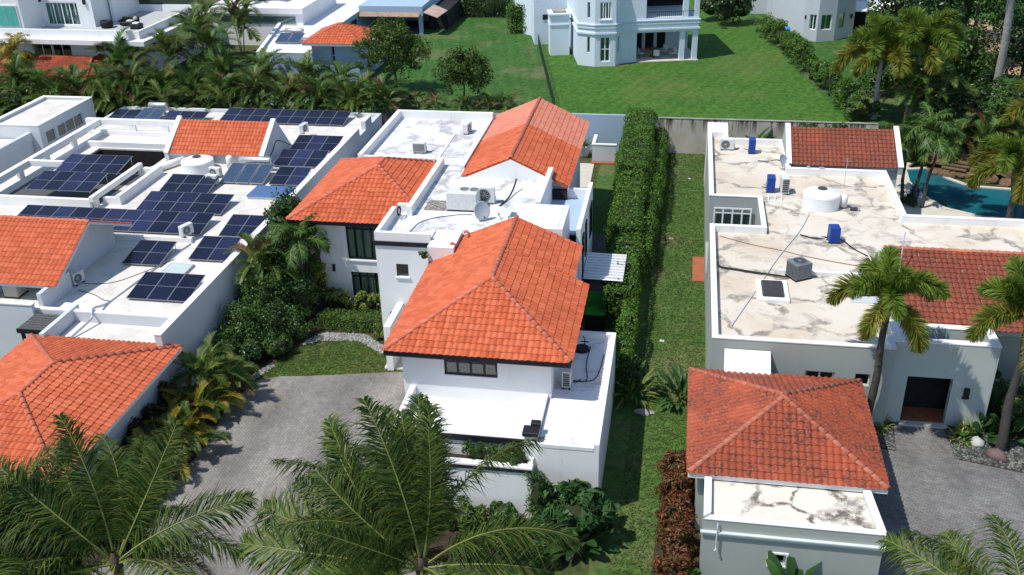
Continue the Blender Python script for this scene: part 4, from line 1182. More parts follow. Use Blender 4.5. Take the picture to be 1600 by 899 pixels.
for i, x in enumerate((6.3, 7.5, 8.7)):
    f = MB(); f.box(x, x + .85, 5.1, 5.19, .1, 2.4); fo = f.obj('door', DARKIN, H, local=True)
    g = MB(); g.box(x - .12, x - .02, 5.08, 5.19, .1, 2.45); g.obj('door_frame', TRIMW, fo, local=True)
mb = MB(); mb.box(6.7, 11.3, 5.3, 5.49, 4.3, 6.6); mb.obj('painted_opening_shade', DARKIN, H, local=True)  # dark panel; shade of the upper opening is put into its colour
mb = MB(); mb.box(6.7, 11.3, .2, .26, 4.75, 4.8); 
for i in range(24): mb.box(6.75 + i * .19, 6.77 + i * .19, .21, .25, 4.2, 4.75)
mb.obj('railing', BLACKT, H, local=True)
# left wing with corner turret
mb = MB(); ring_wall(mb, [(-5.2, 15.0), (0, 8.6), (0, 16), (-5.2, 22)][::1], -.05, 5.0, .22, {}); mb.obj('wall', BLUEW, H, local=True)
mb = MB(); mb.box(-5.6, .0, 5.5, 9.0, -.05, 4.6) if False else mb.box(-3.6, -.02, 8.8, 15, -.05, 5.2); mb.obj('wing', BLUEW, H, local=True)
mb = MB(); mb.box(-2.35, -.4, 4.0, 6.0, -.05, 4.0); mb.box(-2.5, -.25, 3.85, 6.15, 4.0, 4.15); mb.box(-2.42, -.32, 3.92, 6.08, 3.0, 3.12); mb.obj('turret', BLUEW, H, local=True)
mb = MB(); mb.box(-2.0, -.7, 4.3, 5.7, 4.16, 4.32); mb.obj('turret_top', CONC, H, local=True)
mb = MB(); mb.box(-2.7, -2.2, 8.72, 8.79, 2.6, 3.1); mb.obj('small_window', DARKIN, H, local=True)
# porch furniture
def chair(name, x, y, rz, label):
    t = thing(name, label, 'chair', (x, y, G0 + .06), 'chairs on the blue house porch', rz)
    s = MB(); s.cbox(-.28, .28, -.28, .28, .36, .46, .03); s.obj('seat', CURTW, t, local=True)
    b = MB(); b.cbox(-.28, .28, .24, .32, .46, .98, .03); b.obj('backrest', CURTW, t, local=True)
    for a in (-.25, .25):
        for c in (-.25, .25):
            l = MB(); l.tube([(a, c, 0), (a, c, .37)], .022, 5); l.obj('leg', BLACKT, t, local=True)
def loc(x, y):
    return (-10.24 + x * math.cos(RZ) - y * math.sin(RZ), 95.55 + x * math.sin(RZ) + y * math.cos(RZ))
for (x, y, r, lb) in ((7.9, .9, 2.9, 'dark legged white chair nearest the porch edge'), (9.6, 1.4, -1.2, 'white porch chair beside the blue column'), (9.0, 2.4, -.6, 'reclined white chair deep in the blue house porch'), (6.5, 1.7, 1.6, 'white porch chair at the left end of the round table')):
    p = loc(x, y); chair('porch_chair', p[0], p[1], RZ + r, lb)
p = loc(7.7, 1.9)
t = thing('porch_table', 'round brown table under the blue house porch', 'table', (p[0], p[1], G0 + .06))
mb = MB(); mb.lathe([(0, .70), (.72, .70), (.74, .73), (.72, .76), (0, .76)], 24); mb.obj('table_top', WOODB, t, local=True)
mb = MB(); mb.lathe([(.35, 0), (.3, .05), (.07, .1), (.06, .6), (.2, .70)], 12); mb.obj('pedestal', WOODB, t, local=True)
p = loc(10.2, .95)
t = thing('stool', 'small white topped stool at the porch corner', 'stool', (p[0], p[1], G0 + .06))
mb = MB(); mb.lathe([(0, .40), (.28, .40), (.3, .45), (.26, .5), (0, .5)], 16); mb.obj('seat', CURTW, t, local=True)
mb = MB(); mb.lathe([(.2, 0), (.08, .08), (.07, .40)], 10); mb.obj('pedestal', BLACKT, t, local=True)

# ---- wire fence between the rear lawns
F = thing('mesh_fence', 'dark green wire fence dividing the two rear lawns', 'fence', (-13, 95, G0))
fa, fb_ = Vector((-10.55, 80.2, G0)), Vector((-17.4, 113.5, G0)); n = 14
for i in range(n + 1):
    p = fa.lerp(fb_, i / n); mb = MB(); mb.tube([p, p + Vector((0, 0, 1.25))], .035, 6); mb.obj('post', plain('green_fence_paint', (.02, .05, .03), .6) if i == 0 else bpy.data.materials['green_fence_paint'], F)
mb = MB(); d = (fb_ - fa); L = d.length
for i in range(int(L / .22)):
    p = fa + d * (i * .22 / L); mb.tube([p + Vector((0, 0, .05)), p + Vector((0, 0, 1.2))], .009, 3, False)
for z in (.06, .3, .55, .8, 1.05, 1.2): mb.tube([fa + Vector((0, 0, z)), fb_ + Vector((0, 0, z))], .012, 3, False)
mb.obj('wire_mesh', bpy.data.materials['green_fence_paint'], F)

# ---- grey house, upper right
H = thing('house', 'pale grey house with angled bay and white awning behind the foxtail palms', 'house', (12, 112, G0))
gb = [(9.3, 115.4), (12.2, 109.0), (12.35, 107.1), (13.35, 106.6), (15.2, 107.2), (16.6, 108.6), (17.3, 109.2), (17.8, 124), (9.0, 124)]
mb = MB(); ring_wall(mb, gb, 2.8, 9.5, .22, {2: [(.2, .95, 4.05, 5.6)], 3: [(.35, 1.5, 4.05, 5.6)], 4: [(.5, 1.4, 4.1, 5.6)]}); mb.obj('wall', GREYW, H)
window(H, (12.35 + .18, 107.1 - .09), (13.2, 106.675), 4.05, 5.6, 2, 1, TRIMW, curtain=CURTG, fw=.08)
window(H, (13.68, 106.71), (14.78, 107.06), 4.05, 5.6, 1, 1, TRIMW, curtain=CURTG, fw=.08)
window(H, (15.57, 107.55), (16.2, 108.2), 4.1, 5.6, 1, 1, BLACKT, fw=.06)
mb = MB(); mb.box(17.3, 26, 112, 124, 2.8, 5.6); mb.obj('wing', GREYW, H)
mb = MB(); mb.box(17.6, 25, 111.9, 111.99, 2.9, 5.2); mb.obj('glazing', DARKIN, H)
for i in range(6):
    mb = MB(); mb.box(17.6 + i * 1.3, 17.72 + i * 1.3, 111.8, 111.9, 2.9, 5.3); mb.obj('glazing_bar', GREYW, H)
mb = MB(); mb.slab([(17.2, 109.4, 5.55), (25.5, 109.4, 5.55), (25.5, 112.0, 5.95), (17.2, 112.0, 5.95)], (0, 0, -.14)); mb.obj('awning', TRIMW, H)
mb = MB(); mb.box(17.2, 17.3, 109.45, 109.55, 2.8, 5.4); mb.box(25.3, 25.4, 109.45, 109.55, 2.8, 5.4); mb.obj('awning_post', GREYW, H)
for p in ((12.25, 107.95), (16.95, 108.85)):
    mb = MB(); mb.cbox(p[0] - .12, p[0] + .08, p[1] - .16, p[1] + .06, 4.9, 5.3, .02); mb.obj('wall_lamp', BLACKT, H)
mb = MB(); mb.box(5, 9.2, 120, 123, 2.8, 8); mb.obj('side_wing', GREYW, H)
t = thing('pool_float', 'small light blue and white inflatable on the grass by the grey bay', 'toy', (10.6, 110.2, G0))
mb = MB(); mb.lathe([(0, 0), (.32, .1), (.45, .42), (.32, .75), (0, .85)], 14); mb.obj('body', CYANP, t, smooth=True, local=True)
mb = MB(); mb.lathe([(.12, .05), (.43, .12), (.5, .3), (.3, .5), (.12, .4)], 14, (-.75, .1, 0)); mb.obj('side', TRIMW, t, smooth=True, local=True)

# ---- house with blue tower, upper centre left
H = thing('house', 'white flat roofed house with blue tower and small orange hip roof', 'house', (-37, 97, G0))
um = [(-40.3, 88.5), (-30.2, 88.3), (-29.5, 96.0), (-36.0, 96.4), (-36.0, 118), (-46.6, 118)]
mb = MB(); ring_wall(mb, um, 2.7, 5.3, .3); mb.obj('wall', BLUEG, H)
mb = MB(); coping(mb, um, 5.3, .3, .05, .02); mb.obj('coping', CAPW, H)
mb = MB(); mb.prism(offset_poly(um, .1), 4.6, 5.05); mb.obj('flat_roof', roofcoat('bright_roof_coating', (.78, .79, .80), (.74, .74, .73), (.5, .5, .5), .2, .35, .3, 7), H)
mb = MB(); ring_wall(mb, [(-34.5, 88.0), (-30.0, 88.0), (-30.0, 92.2), (-34.5, 92.2)], 2.7, 6.5, .2, {0: [(1.9, 2.25, 4.3, 6.2)]}); mb.obj('tower', BLUEG, H)
window(H, (-32.6, 88.0), (-32.25, 88.0), 4.3, 6.2, 1, 2, TRIMW, fw=.05)
TR = TileRoof()
hp, A, B = hip_polys(-35.2, -29.3, 87.4, 93.1, 6.5, .45)
hp = {k: v for k, v in hp.items()}
cxa = (-32.25, 90.25, 6.5 + 2.85 * .45)
hp = {'front': [(-35.2, 87.4, 6.5), (-29.3, 87.4, 6.5), cxa], 'right': [(-29.3, 87.4, 6.5), (-29.3, 93.1, 6.5), cxa], 'back': [(-29.3, 93.1, 6.5), (-35.2, 93.1, 6.5), cxa], 'left': [(-35.2, 93.1, 6.5), (-35.2, 87.4, 6.5), cxa]}
add_roof(H, list(hp.values()), TILE, TRIMW, .22, tr=TR, caps=[(hp[k][0], cxa) for k in hp], eaves=[(hp[k][0], hp[k][1]) for k in hp])
TR.build(300)
mb = MB(); mb.box(-36, -28.7, 107.2, 118, 4.9, 5.9); mb.box(-29.2, -28.8, 107.2, 107.6, 2.8, 4.9); mb.box(-36, -28.7, 114, 118, 2.8, 4.9); mb.obj('covered_terrace', BLUEG, H)
mb = MB(); mb.slab([(-35.9, 106.6, 4.85), (-29.0, 106.6, 4.85), (-29.0, 107.19, 5.2), (-35.9, 107.19, 5.2)], (0, 0, .06)); mb.obj('awning', plain('tan_awning', (.36, .25, .18), .8, .25), H)
mb = MB(); mb.box(-35.9, -29.2, 107.3, 113.9, 2.8, 2.9); mb.obj('terrace_floor', SLATE, H)
mb = MB(); mb.slab([(-28.4, 106.4, 5.4), (-26.8, 106.2, 4.9), (-26.4, 109.5, 5.0), (-28.0, 109.7, 5.6)], (0, 0, .06)); mb.obj('side_awning', plain('pink_awning', (.5, .36, .3), .8, .2), H)
mb = MB(); mb.box(-28.7, -26.5, 109.8, 118, 2.8, 4.9); mb.obj('side_wall', DARKIN, H)
mb = MB(); mb.box(-35.98, -35.9, 97, 106, 3.2, 4.8); mb.obj('glazing', GLASS, H)
# far clipped hedge behind its lawn
# ---- large white house, upper left
H = thing('house', 'large white modern house with roof terrace and green curtains, upper left', 'house', (-58, 92, G0))
mb = MB()
ring_wall(mb, [(-75, 88.6), (-51.0, 88.0), (-50.6, 99.5), (-75, 99.5)], 2.7, 6.3, .25, {0: [(11.4, 13.45, 3.2, 6.05), (13.55, 15.6, 3.2, 6.05), (18.2, 20.2, 5.1, 6.1), (21.0, 23.0, 5.1, 6.1)], 1: [(.5, 2.6, 5.0, 6.1), (2.9, 5.4, 5.0, 6.1)]})
mb.obj('wall', WHITE, H)
def seg(u): 
    a = Vector((-75, 88.6)); b = Vector((-51.0, 88.0)); d = (b - a).normalized(); return tuple(a + d * u)
for u0, u1, zb, n in ((11.4, 13.45, 3.2, 2), (13.55, 15.6, 3.2, 2), (18.2, 20.2, 5.1, 2), (21.0, 23.0, 5.1, 2)):
    window(H, seg(u0), seg(u1), zb, 6.05 if zb < 4 else 6.1, n, 1, TRIMW, fw=.09)
for u0, u1 in ((.5, 2.6), (2.9, 5.4)):
    window(H, (-51.0 + .4 * u0 / 11.5, 88.0 + u0), (-51.0 + .4 * u1 / 11.5, 88.0 + u1), 5.0, 6.1, 2, 1, TRIMW, fw=.09)
mb = MB(); mb.prism([(-76, 86.6), (-50.2, 85.9), (-49.7, 99.6), (-76, 99.6)], 6.303, 6.75); mb.obj('roof_slab', CAPW, H)
mb = MB(); ring_wall(mb, [(-70, 87.2), (-51.1, 86.9), (-50.7, 99.3), (-70, 99.3)], 6.753, 7.5, .25); mb.obj('parapet', WHITE, H)
mb = MB(); mb.prism([(-69.7, 87.5), (-51.4, 87.2), (-51.0, 99.0), (-69.7, 99.0)], 6.753, 6.80); mb.obj('terrace_floor', plain('grey_terrace', (.45, .47, .47), .7, .12), H)
mb = MB()
ring_wall(mb, [(-74, 91.6), (-58.2, 91.3), (-57.9, 101), (-74, 101)], 6.803, 11.5, .25, {0: [(10.6, 14.2, 6.95, 9.2)]}); mb.obj('wall', WHITE, H)
window(H, (-63.4, 91.4), (-59.8, 91.33), 6.95, 9.2, 4, 1, TRIMW, curtain=CURTG, fw=.1)
mb = MB(); mb.box(-80, -63.75, 88.0, 95, 6.81, 11.4); mb.box(-80, -66.5, 86.7, 88.0, 2.8, 6.29); mb.obj('side_block', WHITE, H)
f = MB(); f.box(-67.3, -64.05, 87.9, 87.99, 7.5, 9.6); fo = f.obj('window', TRIMW, H)
for i in range(3):
    g = MB(); g.box(-67.2 + i * 1.04, -66.24 + i * 1.04, 87.86, 87.895, 7.6, 9.5); g.obj('curtain', CURTG, fo)
for x, z in ((-63.75, 9.5), (-58.9, 9.3)):
    mb = MB(); mb.cbox(x - .12, x + .12, 91.1, 91.42, z - .25, z + .25, .03); mb.obj('wall_lamp', BLACKT, H)
mb = MB(); mb.box(-57.9, -51.5, 99.2, 99.4, 7.5, 9.5); mb.obj('dark_screen', plain('dark_green_screen', (.03, .05, .03), .6), H)
mb = MB(); mb.box(-57.0, -55.6, 98.6, 98.68, 8.2, 9.3).xf(Matrix.Translation((0, 0, 0))); mb.obj('wall_art', plain('tan_panel', (.42, .25, .19), .7), H)
mb = MB(); mb.box(-57.9, -57.6, 94, 99.2, 6.81, 10.5); mb.obj('wall', WHITE, H)
mb = MB(); mb.box(-50.5, -40.2, 101, 112, 2.8, 6.3); mb.obj('rear_block', WHITE, H)
mb = MB(); mb.box(-50.8, -40.0, 100.7, 112, 6.303, 6.9); mb.obj('roof_slab', CAPW, H)
mb = MB(); mb.box(-50.0, -41, 100.9, 100.99, 5.2, 6.0); mb.obj('window_strip', GLASS, H)
# red tile roof in front
TR = TileRoof()
rp = [(-66.5, 81.9, 3.9), (-55.0, 82.9, 3.9), (-56.3, 86.6, 5.0), (-64.5, 86.6, 5.0)]
add_roof(H, [rp], TILEMID, None, tr=TR, caps=[(rp[2], rp[3]), (rp[1], rp[2])])
rp = [(-55.0, 82.9, 3.9), (-53.0, 87.9, 3.9), (-56.3, 88.0, 5.0), (-56.3, 86.6, 5.0)]
add_roof(H, [rp], TILEMID, None, tr=TR)
TR.build(300)
# terrace furniture
S = thing('outdoor_sofa', 'dark wicker sofa with white cushions on the upper left terrace', 'sofa', (-55.0, 92.2, 6.8))
mb = MB(); mb.cbox(-.9, .9, -.4, .45, .08, .42, .05); mb.cbox(-.9, .9, .25, .5, .42, .85, .05); mb.cbox(-1.0, -.8, -.4, .5, .42, .62, .04); mb.obj('frame', BLACKP, S, local=True)
mb = MB(); mb.cbox(-.2, .5, -.3, .2, .43, .58, .05); mb.cbox(.55, .85, -.2, .2, .6, .9, .08); mb.obj('cushion', CURTW, S, local=True)
S = thing('armchair', 'dark round armchair left of the terrace sofa', 'chair', (-56.9, 91.2, 6.8))
mb = MB(); mb.lathe([(0, .05), (.55, .05), (.62, .4), (.6, .7), (.5, .72), (.46, .45), (0, .42)], 18); mb.obj('shell', BLACKP, S, smooth=True, local=True)
mb = MB(); mb.lathe([(0, .43), (.42, .44), (.4, .52), (0, .55)], 14); mb.obj('cushion', BLACKT, S, local=True)
S = thing('ottoman', 'dark ottoman with white towel beside the terrace parapet', 'ottoman', (-53.6, 91.0, 6.8))
mb = MB(); mb.cbox(-.5, .5, -.45, .45, 0, .5, .06); mb.obj('body', BLACKP, S, local=True)
mb = MB(); mb.cbox(-.3, .3, -.3, .25, .505, .62, .05); mb.obj('towel', TRIMW, S, local=True)

# ================================================================ rooftop equipment
def ac_split(label, x, y, z, rz=0, w=.88, d=.36, h=.66, body=ACW, group='split air conditioner condensers', fan=True):
    """split condenser; grille faces local -y"""
    t = thing('ac_condenser', label, 'air conditioner', (x, y, z), group, rz)
    b = MB(); b.cbox(-w / 2, w / 2, -d / 2, d / 2, .07, h + .07, .025); b.obj('casing', body, t, local=True)
    if fan:
        r = min(h, w) * .40; cx = -w * .12
        g = MB(); g.lathe([(r, 0), (r, .014), (r * .9, .02), (r * .86, .006)], 20, (0, 0, 0)).xf(Matrix.Translation((cx, -d / 2 - .002, .07 + h / 2)) @ Matrix.Rotation(math.pi / 2, 4, 'X')); g.obj('fan_ring', ACG, t, local=True)
        g = MB(); g.lathe([(0, .004), (r * .86, .004)], 20).xf(Matrix.Translation((cx, -d / 2 - .003, .07 + h / 2)) @ Matrix.Rotation(math.pi / 2, 4, 'X')); g.obj('fan_grille', GRILL, t, local=True)
        for k in range(6):
            b = MB(); b.box(-r * .84, r * .84, -.004, .004, -.012, .0); b.xf(Matrix.Translation((cx, -d / 2 - .01, .07 + h / 2)) @ Matrix.Rotation(k * math.pi / 6, 4, 'Y')); b.obj('guard_bar', body, t, local=True)
    else:
        g = MB(); g.box(-w / 2 + .06, w / 2 - .06, -d / 2 - .006, -d / 2 - .001, .14, h); g.obj('coil', GRILL, t, local=True)
        for k in range(7):
            b = MB(); zz = .17 + (h - .2) * k / 6; b.box(-w / 2 + .05, w / 2 - .05, -d / 2 - .014, -d / 2 - .007, zz - .008, zz + .008); b.obj('louvre', body, t, local=True)
    for s in (-1, 1):
        b = MB(); b.box(s * w * .33 - .04, s * w * .33 + .04, -d / 2 - .02, d / 2 + .02, 0, .07); b.obj('foot', BLACKP, t, local=True)
    b = MB(); b.cbox(w / 2 - .003, w / 2 + .05, -.06, .12, .16, .4, .015); b.obj('valve_cover', body, t, local=True)
    b = MB(); b.tube([(w / 2 + .03, .0, .2), (w / 2 + .12, .05, .12), (w / 2 + .22, .2, .03), (w / 2 + .4, .5, .02)], .022, 6); b.obj('pipe', BLACKP, t, local=True)
    return t
def ac_top(label, x, y, z, rz, w, d, h, body, fans, group='top fan condensers'):
    """package unit with fans on top"""
    t = thing('ac_condenser', label, 'air conditioner', (x, y, z), group, rz)
    b = MB(); b.cbox(-w / 2, w / 2, -d / 2, d / 2, .06, h, .03); b.obj('casing', body, t, local=True)
    b = MB(); b.box(-w / 2 - .02, w / 2 + .02, -d / 2 - .02, d / 2 + .02, 0, .055); b.obj('base', BLACKP, t, local=True)
    for i, (fx, fy, r) in enumerate(fans):
        g = MB(); g.lathe([(r * 1.02, h - .01), (r * 1.02, h + .03), (r * .9, h + .035), (r * .88, h + .012)], 22, (fx, fy, 0)); g.obj('fan_ring', body if body is not ACG else ACG, t, local=True)
        g = MB(); g.lathe([(0, h + .008), (r * .9, h + .008)], 22, (fx, fy, 0)); go = g.obj('fan_grille', GRILL, t, local=True)
        g = MB(); g.lathe([(0, h + .04), (r * .24, h + .035), (r * .26, h + .01)], 12, (fx, fy, 0)); g.obj('fan_hub', ALU, go, local=True)
        for k in range(5):
            b = MB(); b.box(-r * .9, r * .9, -.006, .006, h + .018, h + .026); b.xf(Matrix.Translation((fx, fy, 0)) @ Matrix.Rotation(k * math.pi / 5, 4, 'Z')); b.obj('guard_bar', body, go, local=True)
    n = 9
    for s in (-1, 1):
        b = MB()
        for k in range(n):
            yy = -d / 2 + d * (k + .5) / n; b.box(s * (w / 2 + .002) - .004, s * (w / 2 + .002) + .004, yy - d / n * .28, yy + d / n * .28, .14, h - .1)
        b.obj('louvre', GRILL if body is ACG else body, t, local=True)
    b = MB()
    for k in range(n):
        xx = -w / 2 + w * (k + .5) / n; b.box(xx - w / n * .28, xx + w / n * .28, -d / 2 - .008, -d / 2 - .001, .14, h - .1)
    b.obj('louvre', body, t, local=True)
    return t
RZ0 = 6.302
ac_split('white condenser with dark grille near the left edge of the white roof', -16.75, 59.6, RZ0, 0, fan=False)
ac_split('narrow condenser seen side on at the back of the white roof', -14.45, 63.9, RZ0, math.pi / 2 - .15)
ac_split('white condenser tucked behind the big two fan unit', -10.75, 51.6, RZ0, math.pi * .02, w=1.0, h=.95)
ac_top('large white box unit with two top fans on the white roof', -11.9, 50.75, RZ0, 0, 1.75, 1.05, 1.1, ACW, ((.1, .1, .32), (.62, .1, .32)))
ac_split('slim condenser standing on the shaded right terrace below the eave', -4.45, 37.75, 3.365, math.pi / 2 * 0 + .05, w=.42, d=.8, h=.85, fan=False)
# dirty debris tray beside the big unit
m_ = MB(); m_.box(-14.1, -12.9, 50.2, 51.6, RZ0 + .0, RZ0 + .05); tag(m_.obj('rubble_mat', plain('speckled_debris', (.30, .28, .25), .95, .9, 6, .8, 9)), 'speckled dirty concrete pad left of the two fan unit', 'pad')
def dish(label, x, y, z, az, el, r=.5, mat=DISH):
    t = thing('satellite_dish', label, 'satellite dish', (x, y, z), 'satellite dishes on roofs')
    M_ = Matrix.Translation((0, 0, .55)) @ Matrix.Rotation(az, 4, 'Z') @ Matrix.Rotation(el, 4, 'X')
    b = MB(); b.lathe([(0, 0), (r * .5, r * .05), (r * .85, r * .16), (r, r * .23), (r * .99, r * .25), (r * .84, r * .19), (r * .5, r * .08), (0, .02)], 24).xf(M_ @ Matrix.Diagonal((.92, 1.08, 1, 1))); b.obj('reflector', mat, t, smooth=True, local=True)
    b = MB(); b.tube([(0, -r * 1.05, r * .2), (0, -r * .75, r * .95)], .018, 6).xf(M_); b.obj('feed_arm', GRILL, t, local=True)
    b = MB(); b.tube([(0, -r * .78, r * .9), (0, -r * .6, r * .98)], .045, 8).xf(M_); b.obj('receiver', GRILL, t, local=True)
    b = MB(); b.tube([(0, 0, 0), (0, .0, .4)], .03, 8); b.tube([(0, 0, .38), tuple(M_ @ Vector((0, 0, -.02)))], .035, 8); b.obj('mast', METAL, t, local=True)
    b = MB(); b.box(-.15, .15, -.15, .15, 0, .02); b.obj('foot', METAL, t, local=True)
    return t
dish('dark satellite dish right of the large two fan unit', -10.55, 49.2, RZ0, .5, 1.25)
dish('pale satellite dish tilted toward the sky behind the front roof ridge', -9.0, 48.9, RZ0, -1.1, .8, .46, plain('pale_dish', (.55, .58, .58), .5, .1))
dish('grey satellite dish beside the rear tile roof of the sage house', 6.95, 65.2, 4.0, .9, 1.0, .46)
def cable(name, label, pts, r, mat, cat='cable'):
    P_ = [Vector(p) for p in pts]; out = []
    for i in range(len(P_) - 1):
        for k in range(6):
            t = k / 6; a = P_[max(i - 1, 0)]; b = P_[i]; c = P_[i + 1]; d = P_[min(i + 2, len(P_) - 1)]
            out.append(.5 * ((2 * b) + (c - a) * t + (2 * a - 5 * b + 4 * c - d) * t * t + (3 * b - a - 3 * c + d) * t ** 3))
    out.append(P_[-1]); mb = MB(); mb.tube(out, r, 6); return tag(mb.obj(name, mat, smooth=True), label, cat)
cable('cable', 'thin cable running across the white roof from the stair tower corner', [(-15.2, 46.2, 6.33), (-14.2, 46.9, 6.32), (-13.8, 48.6, 6.32), (-12.3, 49.6, 6.32), (-11.2, 49.8, 6.33)], .02, GRILL)
cable('refrigerant_pipe', 'black insulated pipe rising beside the white gable end', [(-9.9, 51.2, 6.35), (-9.6, 52.2, 6.4), (-9.45, 53.2, 6.6), (-9.35, 53.8, 7.0)], .05, BLACKP, 'pipe')
h_ = thing('hose_coil', 'coiled dark hose hung inside the stair tower parapet', 'hose', (-15.2, 48.9, 6.75))
for k in range(4):
    mb = MB(); mb.tube([(.02 * k, .26 * math.cos(a * .35), .26 * math.sin(a * .35) * .95) for a in range(19)], .022, 5, False); mb.obj('loop', BLACKP, h_, local=True)
t = thing('tank_lid', 'black round cover on the shaded right terrace', 'tank lid', (-4.1, 40.9, 3.365))
mb = MB(); mb.lathe([(0, .16), (.3, .16), (.36, .12), (.38, 0)], 20); mb.obj('lid', BLACKP, t, local=True)
mb = MB(); mb.tube([(.1, .42, .0), (.1, .42, .4), (.0, .45, .5)], .03, 6); mb.tube([(-.1, .42, .22), (.3, .42, .22)], .03, 6); mb.obj('valve', BLACKP, t, local=True)
cable('drain_hose', 'dark hose line curving over the shaded right terrace', [(-3.7, 41.2, 3.385), (-3.75, 39.6, 3.385), (-3.6, 38.2, 3.385), (-4.2, 38.1, 3.385), (-3.3, 38.25, 3.385), (-3.05, 39.4, 3.385), (-3.0, 40.6, 3.385)], .022, BLACKP, 'hose')
# small clay vents on the front roof
for i, (x, y, lb) in enumerate(((-10.7, 46.5, 'clay vent pipe on the front roof, nearer the satellite dish'), (-11.2, 45.4, 'clay vent pipe on the front roof beside the white roof kerb'))):
    z = 5.65 + (x + 12.4) * .43
    t = thing('roof_vent', lb, 'roof vent', (x, y, z), 'clay roof vents')
    mb = MB(); mb.tube([(0, 0, -.1), (0, 0, .3), (-.12, 0, .42), (-.25, 0, .36)], .075, 10); mb.obj('pipe', RIDGE, t, local=True, smooth=True)
    mb = MB(); mb.lathe([(.09, .0), (.13, -.03), (.13, -.08)], 10, (0, 0, .05)); mb.obj('collar', RIDGE, t, local=True)
# roof terrace pot
t = thing('potted_plant', 'large grey pot with spiky plant at the end of the cream path', 'potted plant', (-7.75, 77.4, 0))
mb = MB(); mb.lathe([(.28, 0), (.42, .25), (.48, .9), (.52, .95), (.44, .95), (.42, .85), (0, .85)], 18); mb.obj('pot', GREYW, t, local=True, smooth=True)
POT_REAR = t
# ---- left roof
def water_tank(label, x, y, z, r, h, lid=True):
    t = thing('water_tank', label, 'water tank', (x, y, z), 'white roof water tanks')
    mb = MB(); mb.lathe([(r, 0), (r, h * .72), (r * .985, h * .78), (r * .6, h * .92), (r * .3, h), (0, h)], 40); mb.obj('tank', TANKW, t, smooth=False, local=True)
    mb = MB(); mb.lathe([(r * .26, h - .01), (r * .26, h + .05), (r * .22, h + .07), (0, h + .07)], 20); mb.obj('lid', GRILL, t, local=True)
    mb = MB(); mb.lathe([(r + .004, h * .70), (r + .02, h * .72), (r + .004, h * .74)], 40); mb.obj('rim', TANKW, t, local=True)
    return t
water_tank('round white water tank in front of the small orange courtyard roof', -34.2, 62.6, 3.3, 1.15, 1.0)
water_tank('round white water tank in the middle of the cracked cream roof', 8.8, 58.9, 4.0, 1.12, 1.15)
def cyl_tank(label, x, y, z, r, h):
    t = thing('pressure_tank', label, 'pressure tank', (x, y, z), 'small pressure tanks')
    mb = MB(); mb.lathe([(0, .05), (r, .08), (r, h * .85), (r * .6, h), (0, h)], 18); mb.obj('tank', TANKW, t, local=True, smooth=True)
    mb = MB(); mb.lathe([(r * .7, 0), (r * .7, .09)], 12); mb.obj('base', BLACKP, t, local=True)
    return t
cyl_tank('slim white pressure tank right of the courtyard water tank', -32.0, 63.2, 3.3, .26, .95)
cyl_tank('slim white pressure tank right of the tank on the cracked roof', 10.15, 58.8, 4.0, .22, .85)
t = thing('water_pump', 'small dark pump at the foot of the slim pressure tank', 'pump', (10.7, 58.35, 4.0))
mb = MB(); mb.tube([(-.2, 0, .15), (.2, 0, .15)], .11, 10); mb.obj('motor', GRILL, t, local=True)
mb = MB(); mb.cbox(.2, .36, -.09, .09, .03, .26, .03); mb.obj('head', METAL, t, local=True)
def heater(label, x0, y0, n, z=3.3, cw=1.08, cd=2.45):
    t = thing('solar_water_heater', label, 'water heater', (x0, y0, z), 'solar water heaters')
    ang = math.atan2(.55, cd)
    for i in range(n):
        m = Matrix.Translation((i * cw, 0, .1)) @ Matrix.Rotation(ang, 4, 'X')
        b = MB(); b.cbox(.02, cw - .04, 0, cd, 0, .08, .01).xf(m); c = b.obj('collector', ALU, t, local=True)
        b = MB(); b.add([(.07, .05, .083), (cw - .09, .05, .083), (cw - .09, cd - .05, .083), (.07, cd - .05, .083)], [(0, 1, 2, 3)]).xf(m); b.obj('collector_glass', HEATG, c, local=True)
    L = n * cw; x = L * .1
    b = MB(); b.lathe([(0, x), (.22, x + .01), (.27, x + .05), (.27, L * .82), (.22, L * .86), (0, L * .86)], 20, (0, cd + .42, .78), 'x'); b.obj('drum', METAL, t, local=True, smooth=True)
    for xx in (L * .25, L * .7):
        b = MB(); b.box(xx - .03, xx + .03, cd + .2, cd + .64, 0, .55); b.obj('stand', METAL, t, local=True)
    return t
heater('three dark collectors with silver drum in front of the orange courtyard roof', -31.45, 60.1, 3)
heater('silver drum with two collectors at the rear edge by the palms', -44.7, 72.2, 2)
heater('pale heater with two blue collectors on the far white roof', -40.2, 92.8, 2, 5.05, 1.3, 2.0)
ac_split('white condenser left of the blue collectors, front of a pair', -31.9, 60.0, 3.3, -.15)
ac_split('white condenser left of the blue collectors, rear of a pair', -32.3, 61.4, 3.3, -.15)
ac_split('white condenser turned sideways at the end of the eleven panel row', -29.35, 50.9, 3.62, 1.2)
ac_split('condenser with rusty red top against the orange gable wall', -32.9, 44.6, 3.3, 1.3, w=.8)
ac_top('beige round fan condenser at the left edge behind the parapet', -35.6, 42.9, 3.3, 0, .85, .85, .85, plain('beige_enamel', (.5, .47, .41), .5, .1), ((0, 0, .34),))
ac_split('white condenser on the ridge behind the courtyard roof', -31.5, 68.3, 4.1, .1, w=1.0)
ac_split('white condenser by the blue black panels right of the courtyard roof', -29.0, 70.4, 3.7, 1.4)
t = thing('skylight_panel', 'pale frosted panel lying on the left roof between solar arrays', 'roof panel', (-28.0, 46.5, 3.3))
mb = MB(); mb.cbox(-.75, .75, -1.0, 1.0, .0, .12, .02); mb.obj('frame', ALU, t, local=True)
mb = MB(); mb.box(-.68, .68, -.93, .93, .122, .13); mb.obj('pane', plain('frosted_pane', (.52, .60, .60), .4, .1), t, local=True)
